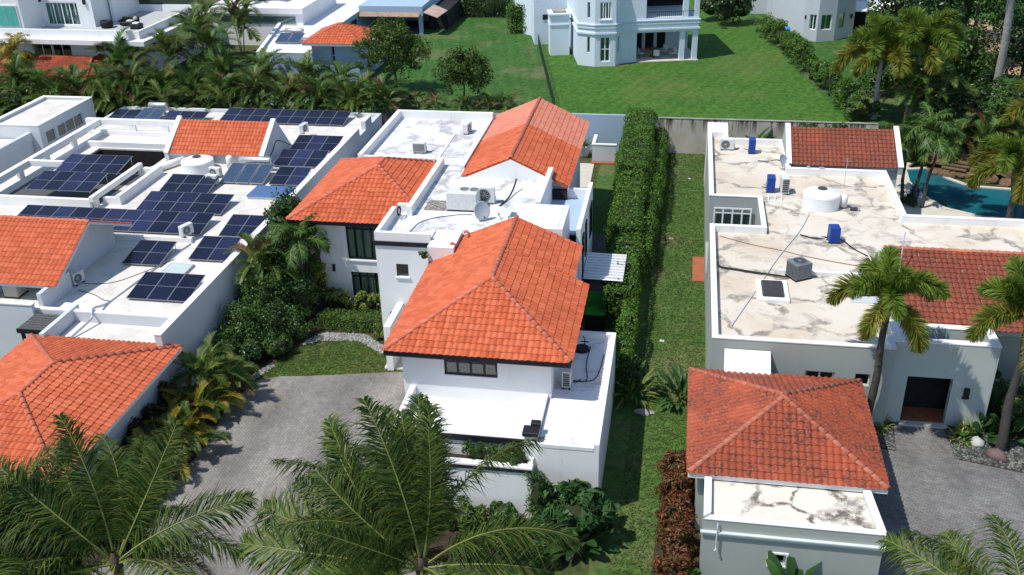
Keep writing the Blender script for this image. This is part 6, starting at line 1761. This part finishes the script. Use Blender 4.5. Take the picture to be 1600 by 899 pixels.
hedge('tall dense clipped hedge between the white house and the side lawn', [(-4.35, -2.1, 66.5, 80.0, 0, 3.5), (-4.1, -2.2, 57, 66.5, 0, 3.0), (-3.75, -1.95, 49, 57, 0, 2.5), (-2.62, -1.75, 42.6, 49, 0, 2.2)], 150, .15, L_HEDGE, 5, group='clipped hedges')
hedge('lower thin hedge on the lawn side of the tall one', [(-1.95, -1.1, 64, 79, 0, 2.1), (-2.0, -1.35, 56, 64, 0, 2.0)], 150, .14, L_HEDGE, 6, group='clipped hedges')
hedge('square clipped bush at the corner of the blue house lawn', [(-19.3, -17.2, 108, 112, G0, 3.2)], 60, .22, L_LIME if False else L_HEDGE, 7, group='far clipped hedges')
hedge('long dark hedge at the far end of the dark rear lawn', [(-29.5, -19.5, 116, 118.5, G0, 2.6)], 45, .24, L_DARK, 8, group='far clipped hedges')
hedge('low clipped dark green hedge beside the white pebbles', [(-20.0, -15.75, 46.85, 47.75, 0, .85)], 420, .09, L_HEDGE, 9, group='low clipped hedge')
ORD = ['first', 'second', 'third', 'fourth', 'fifth', 'sixth', 'seventh', 'eighth', 'ninth', 'tenth', 'eleventh', 'twelfth', 'thirteenth', 'fourteenth', 'fifteenth', 'sixteenth', 'seventeenth', 'eighteenth', 'nineteenth', 'twentieth', 'twenty first', 'twenty second', 'twenty third', 'twenty fourth', 'twenty fifth', 'twenty sixth']
# oleander row along the right edge of the rear lawn
for i in range(11):
    u = i / 10; x = 8.4 + (13.6 - 8.4) * u; y = 108.5 + (81.3 - 108.5) * u
    shrub(ORD[i] + ' upright shrub from the grey house in the row dividing the rear lawns', x, y, G0, .95, 1.5, 2.1 + .3 * (i % 3), 1500, .24, L_HEDGE, 'shrub row at the lawn edge', aspect=.3)
# red croton hedge by the garage
for i in range(5):
    y = 29.7 + i * 1.55
    shrub(['red croton bush nearest the camera beside the garage', 'second red croton bush from the camera', 'middle red croton bush of the row', 'fourth red croton bush of the row', 'red croton bush at the far end by the tile eave'][i], .72, y, 0, .7, .85, 1.28 + .12 * (i % 2), 2600, .17, L_RED, 'red croton row', aspect=.45)
# ---- front planting of the white house
t = blades('large dark green broad leaved clump at the corner of the white garage', -3.4, 31.6, 0, 90, 1.5, .42, L_BROAD, 3, 1.1, stalk=.25)
shrub('dense foliage low in the broad leaved corner clump', -3.3, 31.6, 0, 1.75, 1.6, 2.1, 1700, .5, L_BROAD, 'front bed shrubs', aspect=.5, clump=.2)
blades('spiky green grass like plant left of the broad leaved clump', -5.6, 30.9, 0, 90, 1.15, .07, L_MID, 4, .4, stalk=0, droop=95)
blades('second spiky plant hidden behind the coconut frond', -7.4, 30.6, 0, 70, 1.0, .07, L_ARECA, 5, .4, stalk=0, droop=95)
shrub('feathery green shrub climbing the white front wall', -5.0, 32.2, 0, .55, .5, 2.5, 1300, .16, L_MID, 'front bed shrubs', aspect=.25)
for i, (x, lb) in enumerate(((-7.6, 'flowering shrub spilling from the white planter, left'), (-6.6, 'leafy shrub spilling from the white planter, middle'), (-5.95, 'small shrub at the right end of the white planter'), (-9.8, 'shrub in the white planter behind the coconut palm'))):
    shrub(lb, x, 32.85, 2.4, .7 if i < 2 else .5, .42, .95 if i != 2 else .7, 900, .13, L_MID, 'planter shrubs', aspect=.35)
shrub('small dark plant in the left corner of the roof terrace', -10.6, 35.3, 3.0, .35, .35, .7, 250, .16, L_DARK, 'planter shrubs')
shrub('small spiky plant growing beside the white roof kerb', -12.75, 44.8, 5.75, .28, .25, .6, 200, .14, L_MID, 'planter shrubs')
for (x, y, rx, h, mt, lb) in ((-9.6, 31.4, 1.1, 1.1, L_MID, 'green shrub under the centre coconut palm, left'), (-8.0, 31.6, .9, 1.0, L_ARECA, 'green shrub under the centre coconut palm, right'), (-6.4, 31.8, .8, 1.0, L_MID, 'low shrub against the planter front wall'), (-4.6, 29.6, .8, .7, L_ARECA, 'low grassy shrub in front of the corner clump')):
    shrub(lb, x, y, 0, rx, .8, h, 1100, .2, mt, 'front bed shrubs', aspect=.3)
# ---- strip between the two houses
palm('slim palm with arching fronds beside the left wing wall', -21.5, 48.8, 0, 4.3, 'manila', 16, 11, (.2, .1), .1, BARKB, 'garden palms by the left wing', scale=1.15)
areca('bright areca palm leaning over the solar parapet', -23.0, 47.6, 0, 4.4, 26, 12, None, 1.0)
areca('dark areca palm behind the leaning one', -21.9, 50.4, 0, 4.6, 26, 13, L_MID, 1.0)
tree('dark glossy round topped tree between the parapet and the left wing', -23.3, 52.3, 0, 6.2, (1.5, 1.4, 1.7), 3800, .24, L_DARK, 'strip trees', aspect=.42, clump=.3)
tree('small mixed green tree in front of the dark glossy one', -23.0, 49.0, 0, 5.0, (1.5, 1.5, 2.0), 4200, .2, L_MID, 'strip trees', clump=.3)
for (x, y, rx, ry, h, n, sz, mt, lb) in (
    (-22.9, 46.6, 1.5, 1.6, 3.4, 3400, .16, L_MID, 'tall dense shrub against the left parapet wall'),
    (-21.4, 47.9, 1.3, 1.3, 2.9, 2800, .17, L_DARK, 'dark shrub at the foot of the garden palms'),
    (-23.2, 44.2, 1.4, 1.6, 2.7, 3200, .15, L_MID, 'broad fine leaved shrub midway along the strip'),
    (-21.7, 45.2, 1.4, 1.4, 2.3, 3000, .15, L_DARK, 'dark shrub overhanging the curved lawn edge'),
    (-23.3, 41.9, 1.2, 1.4, 2.1, 2700, .14, L_MID, 'fine leaved shrub at the bend of the driveway'),
    (-22.3, 43.0, 1.0, 1.1, 1.5, 1900, .14, L_DARK, 'low dark shrub by the spilled pebbles'),
    (-20.7, 45.6, 1.0, 1.0, 1.7, 1800, .15, L_MID, 'rounded shrub at the left end of the white pebbles'),
    (-21.1, 43.6, .9, .9, 1.4, 1600, .15, L_MID, 'rounded shrub at the left edge of the front lawn'),
    (-20.6, 49.6, .55, .5, 2.9, 1100, .2, L_LIME, 'tall yellow variegated shrub against the left wing'),
    (-21.2, 48.6, .7, .7, 2.2, 1000, .2, L_LIME, 'yellow variegated shrub under the garden palm'),
    (-19.3, 49.2, 1.0, .6, 1.35, 1100, .22, L_LIME, 'lime variegated shrub below the lower window, left'),
    (-17.7, 49.2, 1.0, .6, 1.2, 1100, .22, L_LIME, 'lime variegated shrub below the lower window, middle'),
    (-16.4, 48.9, .8, .6, 1.15, 900, .22, L_LIME, 'lime variegated shrub beside the stair tower'),
    (-16.0, 46.3, .45, .5, .95, 450, .18, L_LIME, 'small lime shrub at the corner of the stair tower')):
    shrub(lb, x, y, 0, rx, ry, h, n, sz, mt, 'strip shrubs')
# croton and yellow palms along the driveway
areca('tall areca with yellow orange new leaves at the tile eave corner', -23.0, 39.0, 0, 2.3, 24, 31, L_ARECA, 1.05, 'driveway edge palms')
areca('yellow green young areca beside the driveway bend', -22.4, 37.9, 0, .9, 14, 32, L_YEL, .75, 'driveway edge palms')
for i, (x, y, lb) in enumerate(((-22.8, 36.6, 'yellow leaved dwarf palm halfway down the driveway edge'), (-22.5, 35.4, 'golden dwarf palm nearer the camera on the driveway edge'), (-22.9, 34.2, 'bright yellow dwarf palm before the coconut fronds'), (-22.6, 33.0, 'yellow green dwarf palm next to the coconut fronds'), (-23.0, 31.6, 'yellow green dwarf palm under the left coconut palm'))):
    areca(lb, x, y, 0, .9, 22, 40 + i, L_YEL, .72, 'driveway edge palms')
for i, (x, y, lb) in enumerate(((-22.2, 40.2, 'green areca at the bend between the driveway and the bushes'), (-22.3, 36.9, 'green areca between two yellow dwarf palms, far one'), (-22.3, 34.6, 'green areca between two yellow dwarf palms, middle one'), (-22.6, 32.2, 'green areca between two yellow dwarf palms, near one'), (-23.2, 30.2, 'green areca at the near end of the driveway border'))):
    areca(lb, x, y, 0, 1.0, 22, 60 + i, L_ARECA, .75, 'driveway edge palms')
for i, (x, y, lb) in enumerate(((-23.9, 37.2, 'dark bronze croton against the grey garage wall, far one'), (-23.9, 35.6, 'dark bronze croton against the grey garage wall, middle one'), (-24.0, 34.0, 'dark bronze croton against the grey garage wall, near one'))):
    shrub(lb, x, y, 0, .75, .9, 1.9, 1100, .3, L_CROT, 'bronze crotons', aspect=.3)
# ---- lawn side plants
blades('silvery strap leaved ginger clump at the hedge end', -1.75, 42.3, 0, 60, 1.7, .16, L_ARECA, 71, .6, stalk=.2)
blades('dark green ginger clump behind the garage roof corner', .75, 42.4, 0, 70, 1.5, .22, L_BROAD, 72, .7, stalk=.25)
shrub('dark undergrowth at the end of the tall hedge', -2.0, 43.3, 0, .8, 1.2, 1.5, 1200, .2, L_DARK, 'hedge end shrubs')
blades('banana like plant with upright leaves in front of the sage garage', 5.1, 28.9, 0, 16, 2.1, .42, L_BROAD, 73, .35, stalk=.35, droop=50)
blades('second banana like plant at the garage front, right', 6.3, 28.6, 0, 18, 1.8, .4, L_BROAD, 74, .4, stalk=.35, droop=50)
shrub('low red and green plants under the banana leaves', 6.9, 28.5, 0, .6, .5, 1.1, 500, .2, L_RED, 'garage front shrubs')
shrub('green fern bush between the croton row and the garage', 1.35, 29.0, 0, .5, .6, .9, 600, .2, L_MID, 'garage front shrubs')
# ---- sage house entrance bed
for (x, y, lb) in ((13.6, 40.6, 'lime spider plant right of the entry path'), (14.1, 41.0, 'second lime spider plant against the entry wall'), (10.1, 41.0, 'lime spider plant left of the entry path'), (9.7, 41.3, 'spiky green plant at the foot of the foxtail palm')):
    blades(lb, x, y, 0, 60, .75, .07, L_LIME if x > 9.9 else L_MID, int(x * 10), .35, stalk=0, droop=100, group='entry spider plants')
for (x, y, lb) in ((14.9, 41.0, 'big elephant ear plant by the entry corner'), (15.7, 41.2, 'big leaved plant behind the leaning foxtail trunk'), (14.5, 41.3, 'rounded elephant ear against the entry wall')):
    blades(lb, x, y, 0, 14, 1.25, .62, L_BROAD, int(x * 10), .35, stalk=.45, droop=75, group='elephant ears')
for (x, y, rx, h, lb) in ((16.6, 42.2, 1.0, 1.6, 'shaded shrub right of the entry bed'), (17.6, 41.4, 1.1, 1.3, 'low shrub at the right edge beside the trunk'), (15.6, 43.2, .8, 2.0, 'tall shaded shrub in the recess beside the entry tower'), (18.3, 43.0, 1.2, 1.8, 'shrub at the far right edge of the entry bed')):
    shrub(lb, x, y, 0, rx, rx, h, 1300, .2, L_MID, 'entry shrubs')
palm('foxtail palm in front of the entry tower, left one of the pair', 9.45, 40.6, 0, 6.9, 'fox', 11, 5, (.1, .0), .17, BARKD, 'foxtail palms at the sage house entry', (L_FOX, L_FOXY), 1.06)
palm('foxtail palm at the right edge, right one of the entry pair', 15.25, 40.0, 0, 6.7, 'fox', 11, 8, (-.1, -.1), .18, BARKD, 'foxtail palms at the sage house entry', (L_FOX, L_FOXY), 1.1)
# ---- rear right foxtails and pool palms
palm('tall foxtail palm behind the sage house rear tile roof, left', 15.3, 80.6, G0, 4.9, 'fox', 13, 15, (-.1, 0), .2, BARK, 'rear foxtail palms', (L_FOX, L_FOXY), 1.45)
palm('tall foxtail palm behind the sage house rear tile roof, right', 18.1, 81.6, G0, 5.3, 'fox', 13, 16, (.1, 0), .2, BARK, 'rear foxtail palms', (L_FOX, L_FOXY), 1.45)
palm('foxtail palm at the pool edge with golden lower fronds', 22.6, 67.0, 0, 4.0, 'fox', 11, 17, (-.4, 0), .18, BARKD, 'pool foxtail palms', (L_FOX, L_FOXY), 1.2)
palm('yellow green foxtail palm at the far right above the pool', 25.8, 74.5, 0, 5.6, 'fox', 12, 18, (0, 0), .18, BARKD, 'pool foxtail palms', (L_FOX, L_FOXY), 1.2)
palm('very tall bare grey trunk palm rising out of the picture at right', 25.2, 84.2, G0, 15.5, 'fox', 10, 19, (-1.3, -2.0), .27, BARK, 'royal palm', None, 1.6)
for i, (x, y, h, l) in enumerate(((16.2, 70.9, 4.1, (-.3, 0)), (16.9, 70.0, 5.2, (.3, .2)), (17.3, 69.2, 4.6, (.5, .3)))):
    palm(['pool palm of the cluster, leftmost trunk', 'pool palm of the cluster, middle and tallest trunk', 'pool palm of the cluster, rightmost trunk'][i], x, y, 0, h, 'manila', 14, 80 + i, l, .11, BARKD, 'palm cluster by the pool', None, 1.15)
blades('', 0, 0, 0, 24, .6, .07, L_MID, 91, .15, stalk=0, droop=90, parent=POT_POOL)
blades('', 0, 0, 0, 40, 1.0, .09, L_MID, 92, .25, stalk=0, droop=70, parent=POT_REAR)
shrub('dark soil bed shrub at the foot of the pool palms', 16.5, 69.8, 0, .9, .9, .6, 500, .18, L_DARK, 'pool shrubs')
# jungle beyond the pool
for i, (x, y, h, lb) in enumerate(((19.0, 78.6, 2.2, 'areca palm behind the rock waterfall, left'), (21.0, 78.9, 2.6, 'areca palm behind the rock waterfall, middle'), (23.2, 78.2, 2.4, 'areca palm behind the rock waterfall, right'), (25.4, 77.0, 2.0, 'areca palm at the right end of the waterfall'), (17.5, 79.6, 3.0, 'areca palm under the rear foxtails'), (20.0, 80.8, 3.4, 'areca palm higher up behind the pool garden'), (27.6, 75.5, 2.4, 'areca palm at the right edge above the pool'))):
    areca(lb, x, y, 0.2 if y < 79 else G0, h, 22, 200 + i, L_ARECA if i % 2 else L_MID, 1.25, 'pool garden arecas')
for (x, y, z, rx, h, n, mt, lb) in ((22.2, 81.6, G0, 2.0, 3.0, 2200, L_DARK, 'dark shrub mass behind the pool garden, left'), (25.5, 80.5, G0, 2.2, 3.2, 2200, L_MID, 'shrub mass behind the pool garden, right'), (19.5, 84.5, G0, 2.2, 3.4, 2400, L_DARK, 'dark shrub mass between the rear foxtails'), (28.5, 79.0, G0, 2.3, 3.6, 2200, L_DARK, 'dark shrub mass at the right edge of the garden'), (14.2, 80.2, G0, 1.3, 1.8, 1100, L_ARECA, 'fern like shrub at the corner of the rear lawn'), (24.5, 88, G0, 2.6, 4.2, 2400, L_MID, 'tall shrub below the big dark trees'), (16.8, 87.5, G0, 1.8, 2.6, 1500, L_MID, 'mid green shrub behind the left rear foxtail'),
                                    (9.4, 78.6, 1.9, 1.6, .95, 900, L_DARK, 'dark creeper hanging on the retaining wall'), (12.0, 78.6, 1.8, 1.5, .95, 900, L_DARK, 'dark creeper on the wall near the rear tile roof')):
    shrub(lb, x, y, z, rx, rx * (.9 if h > 1 else .35), h, n, .3, mt, 'garden shrub masses')
blades('banana like plants in front of the concrete wall behind the sage roof', 5.2, 77.6, 0, 46, 3.0, .45, L_BROAD, 95, 1.2, stalk=.3)
blades('smaller banana like plants right of the first behind the sage roof', 7.2, 77.8, 0, 30, 2.5, .4, L_BROAD, 96, .9, stalk=.3)
for (x, y, h, R_, n, mt, lb) in ((21.5, 92.5, 9.0, (3.6, 3.2, 3.6), 6500, L_DARK, 'big dark tree behind the rear foxtails'), (25.5, 98, 10.5, (4.2, 3.6, 4.0), 6500, L_MID, 'tall spreading dark green tree, upper right'), (30.0, 92, 11.0, (4.2, 3.6, 4.4), 6500, L_DARK, 'dark tree crossing the bare palm trunk'), (20.5, 103, 8.0, (3.4, 3.0, 3.2), 4500, L_MID, 'tree in front of the grey house awning'), (33.5, 100, 11.0, (4.5, 4, 4.5), 5500, L_DARK, 'dark tree at the top right corner'), (30.5, 84, 8.0, (2.6, 2.6, 3.0), 3500, L_MID, 'tree at the right edge behind the garden')):
    tree(lb, x, y, G0, h, R_, n, .36, mt, 'large rear trees', r0=.25, clump=.22)
for (x, y, lb) in ((4.2, 113.5, 'bush left of the shrub behind the blue house porch'), (6.0, 115.0, 'bush at the far corner behind the blue house'), (2.6, 116.0, 'dark bush by the tree trunk behind the blue house')):
    shrub(lb, x, y, G0, 1.8, 1.6, 3.4, 1500, .34, L_DARK, 'bushes behind the blue house')
for (x, y, h, R_, n, mt, lb) in ((18.5, 89.5, 5.5, (2.2, 2.2, 2.2), 3000, L_DARK, 'dark low tree between the rear foxtails and the grey house'), (23.0, 87.0, 6.5, (2.4, 2.2, 2.6), 3400, L_MID, 'bushy tree left of the bare palm trunk'), (27.8, 87.0, 7.0, (2.5, 2.4, 2.8), 3400, L_DARK, 'bushy dark tree right of the bare palm trunk'), (23.5, 103.5, 9.5, (3.6, 3.2, 3.6), 5000, L_DARK, 'dark tree beside the grey house awning'), (29.0, 108, 10.0, (4.0, 3.4, 3.8), 5000, L_MID, 'far tree above the bare earth patch')):
    tree(lb, x, y, G0, h, R_, n, .34, mt, 'large rear trees', r0=.2, clump=.24)
# ---- rear lawn trees and palm hedge
tree('yellow green small leaved tree beside the blue tower', -25.7, 85.0, G0, 6.4, (3.0, 2.7, 2.7), 11000, .22, L_TREE, 'rear lawn trees', clump=.2)
tree('bluish small tree between the blue tower and the yellow green tree', -28.6, 86.6, G0, 4.8, (1.3, 1.3, 1.8), 1800, .22, L_MID, 'rear lawn trees')
tree('round leafy tree on the dark rear lawn behind the white roof', -18.6, 81.6, G0, 4.8, (2.3, 2.0, 2.0), 7500, .24, L_TREE, 'rear lawn trees', clump=.24, r0=.1)
for (x, y, lb) in ((-20.6, 80.6, 'low fan palm left of the round rear tree'), (-16.4, 80.5, 'low fan palm right of the round rear tree'), (-14.9, 80.7, 'pale low fan palm nearest the orange gable'), (-22.6, 81.0, 'low green fan palm toward the palm hedge'), (-18.4, 80.2, 'low fan palm below the round rear tree')):
    areca(lb, x, y, G0, .5, 16, int(abs(x) * 7), L_ARECA, .62, 'low fan palms', 3)
rp_ = random.Random(21)
HL = ['left end', 'left part', 'middle', 'right part', 'right end']
for i in range(26):
    x = -61 + i * 1.42 + rp_.uniform(-.3, .3); y = 77.8 + (i % 2) * 1.9 + rp_.uniform(-.3, .3)
    zb = 0 if y < 79 else G0
    areca(ORD[i] + ' feathery areca palm from the left in the hedge behind the solar house', x, y, zb, (3.6 if zb == 0 else 1.9) - (1.3 if x > -41.5 else .5 if x < -52 else 0) + rp_.uniform(-.4, .7), 28, 300 + i, (L_ARECA, L_MID, L_ARECA, L_ARECA)[i % 4], 1.25, 'areca hedge palms')
for i in range(14):
    x = -61 + i * 2.7; lb = HL[min(4, i * 5 // 14)]
    shrub(ORD[i] + ' dark undergrowth bush from the left inside the palm hedge', x, 77.6, 0, 1.5, .9, 3.6 + .3 * (i % 3), 1000, .32, L_DARK, 'hedge undergrowth', core=.8)
for i, (x, y, h, lb) in enumerate(((-52.2, 84.6, 2.6, 'palm clump in front of the white house corner'), (-47.5, 85.5, 3.0, 'palm clump between the white house and the blue tower house, front'), (-47.0, 90, 4.2, 'tall palm clump between the two rear houses, middle'), (-44.2, 87.0, 3.4, 'palm clump beside the far white roof'), (-45.0, 95.5, 5.0, 'tall bright palm clump near the top edge, left of the white roof'), (-49.0, 95, 4.6, 'tall palm clump near the top edge by the white house'), (-42.5, 84.2, 1.3, 'palm clump in front of the blue grey wall, left'), (-38.0, 85.6, .7, 'palm clump in front of the blue grey wall, middle'), (-34.0, 85.2, .6, 'palm clump in front of the blue tower'), (-31.0, 83.6, .7, 'palm clump below the blue tower corner'), (-46.5, 104, 5.5, 'bright palm clump at the top edge of the picture'))):
    areca(lb, x, y, G0, h, 24, 400 + i, L_ARECA if i % 3 else L_MID, 1.45, 'rear palm clumps')
palm('yellow leaved palm at the far left in front of the white house', -63.3, 84.9, G0, 2.6, 'manila', 14, 33, (0, 0), .12, BARKB, 'yellow palm', (L_YEL,), 1.35)
areca('dark areca palm below the yellow palm at the far left', -60.5, 82.2, G0, 1.2, 18, 430, L_ARECA, 1.2, 'rear palm clumps far left')
# ---- foreground coconut palms
CG = 'foreground coconut palms'
SP_C = [(130, 5, 1.0), (112, 0, 1.02), (152, 2, 1.0), (138, 2, .95), (168, 3, 1.0), (106, 3, .9), (86, 1, .8), (195, 1, .9), (158, 0, .8), (118, 5, .8), (104, 5, .92), (116, 1, .85), (142, 0, .85), (94, 1, .85), (155, 5, .8), (178, 0, .8), (125, 3, .95), (95, 4, .9), (145, 4, .9), (20, 4, .8), (122, 0, 1.0), (108, 1, 1.0), (98, 0, .95), (90, 5, 1.0), (135, 1, 1.0), (148, 0, 1.0), (160, 2, 1.15), (172, 1, 1.15), (186, 2, 1.12), (200, 3, .9), (36, 1, 1.12), (22, 2, .95), (8, 3, .9), (-22, 3, .9), (-50, 2, .9), (-85, 3, .9), (-120, 2, .9), (-150, 3, 1.0), (215, 2, 1.0), (115, 2, .8), (140, 3, .8), (80, 2, .7), (60, 4, .8), (165, 4, .9), (120, 4, .9), (100, 3, .75), (-5, 4, .8), (128, 5, .9), (150, 1, .85)]
SP_L = [(92, 5, .65), (118, 5, .7), (132, 0, .75), (160, 0, .85), (180, 1, .85), (100, 2, .85), (125, 3, .95), (150, 3, .95), (50, 4, .85), (84, 0, .72), (97, 1, .8), (110, 0, .82), (124, 1, .85), (138, 2, 1.0), (152, 1, 1.0), (168, 2, 1.0), (185, 2, 1.0), (204, 3, 1.0), (62, 1, .6), (24, 1, .85), (40, 3, .6), (2, 2, .85), (-28, 2, .9), (-60, 3, .9), (-100, 2, .9), (-140, 3, .9), (100, 5, .9), (145, 5, .85), (115, 3, .85), (90, 3, .8), (160, 4, .9), (70, 4, .7), (130, 4, .9), (190, 1, .9), (225, 2, 1.0)]
palm('big coconut palm at the bottom centre in front of the white house', -6.9, 21.7, 0, 6.6, 'coco', 0, 3.3, (.0, .0), .2, BARK, CG, None, .93, BARKB, spec=SP_C)
palm('big coconut palm at the bottom left over the driveway', -16.4, 20.7, 0, 6.5, 'coco', 0, 4.1, (.0, 0), .2, BARK, CG, None, .95, BARKB, spec=SP_L)
palm('coconut palm cut by the bottom left corner of the picture', -20.6, 20.4, 0, 6.0, 'coco', 16, 6.0, (-.2, .1), .2, BARK, CG, None, .85, BARKB)
palm('coconut palm cut by the bottom right corner of the picture', 10.3, 21.9, 0, 5.6, 'coco', 0, 2.2, (0, 0), .2, BARK, CG, None, .82, BARKB, spec=[(150, 1, 1.0), (128, 1, 1.0), (110, 2, 1.0), (168, 2, 1.0), (92, 1, .9), (190, 2, 1.0), (70, 2, .9), (210, 3, .9), (140, 3, .9), (40, 1, .9), (10, 2, .9), (-40, 2, .9), (-90, 2, .9), (240, 2, .9), (120, 5, .8)])

# ---- blades that roughen the lawns
def tufts(name, label, poly, z, dens, size, mat, seed):
    rg = np.random.default_rng(seed); P_ = np.array(poly, float); lo = P_.min(0); hi = P_.max(0)
    n = int(np.prod(hi - lo) * dens); q = rg.uniform(lo, hi, (n, 2)); ins = np.zeros(n, bool); j = len(P_) - 1
    for i in range(len(P_)):
        c = ((P_[i, 1] > q[:, 1]) != (P_[j, 1] > q[:, 1]))
        with np.errstate(divide='ignore', invalid='ignore'):
            xx = (P_[j, 0] - P_[i, 0]) * (q[:, 1] - P_[i, 1]) / (P_[j, 1] - P_[i, 1]) + P_[i, 0]
        ins ^= c & (q[:, 0] < xx); j = i
    q = q[ins]; n = len(q)
    C_ = np.column_stack([q, np.full(n, z) + rg.uniform(.01, .045, n)]); N_ = np.tile(np.array([0., 0., 1.]), (n, 1))
    o = add_mesh(name, leaf_cloud(name, C_, N_, size, mat, rg, .3, .3)); stuff(o); o["label"] = label; o["category"] = 'grass'
G1 = leafmat('short_grass_blade', [(.05, .095, .018), (.07, .13, .026), (.10, .16, .04), (.15, .15, .06)], .3, .7, .15)
G2 = leafmat('bright_grass_blade', [(.05, .135, .018), (.066, .155, .024), (.08, .175, .03)], .3, .7, .15)
G3 = leafmat('dark_grass_blade', [(.036, .105, .02), (.048, .122, .024), (.06, .138, .03)], .3, .7, .15)
tufts('grass', 'short patchy grass of the side lawn beside the hedge', [(-1.9, 26), (1.2, 26), (1.6, 30), (2.0, 41), (2.0, 78.9), (-1.2, 78.9), (-1.5, 43)], -.004, 130, .13, G1, 1)
tufts('grass', 'short patchy grass of the small curved front lawn', [(-21.4, 41.3), (-20.2, 41.75), (-18.6, 42.0), (-13.4, 43.15), (-13.4, 44.5), (-15.6, 44.6), (-17.2, 46.0), (-19.3, 45.8), (-20.6, 44.4)], .006, 260, .13, G1, 2)
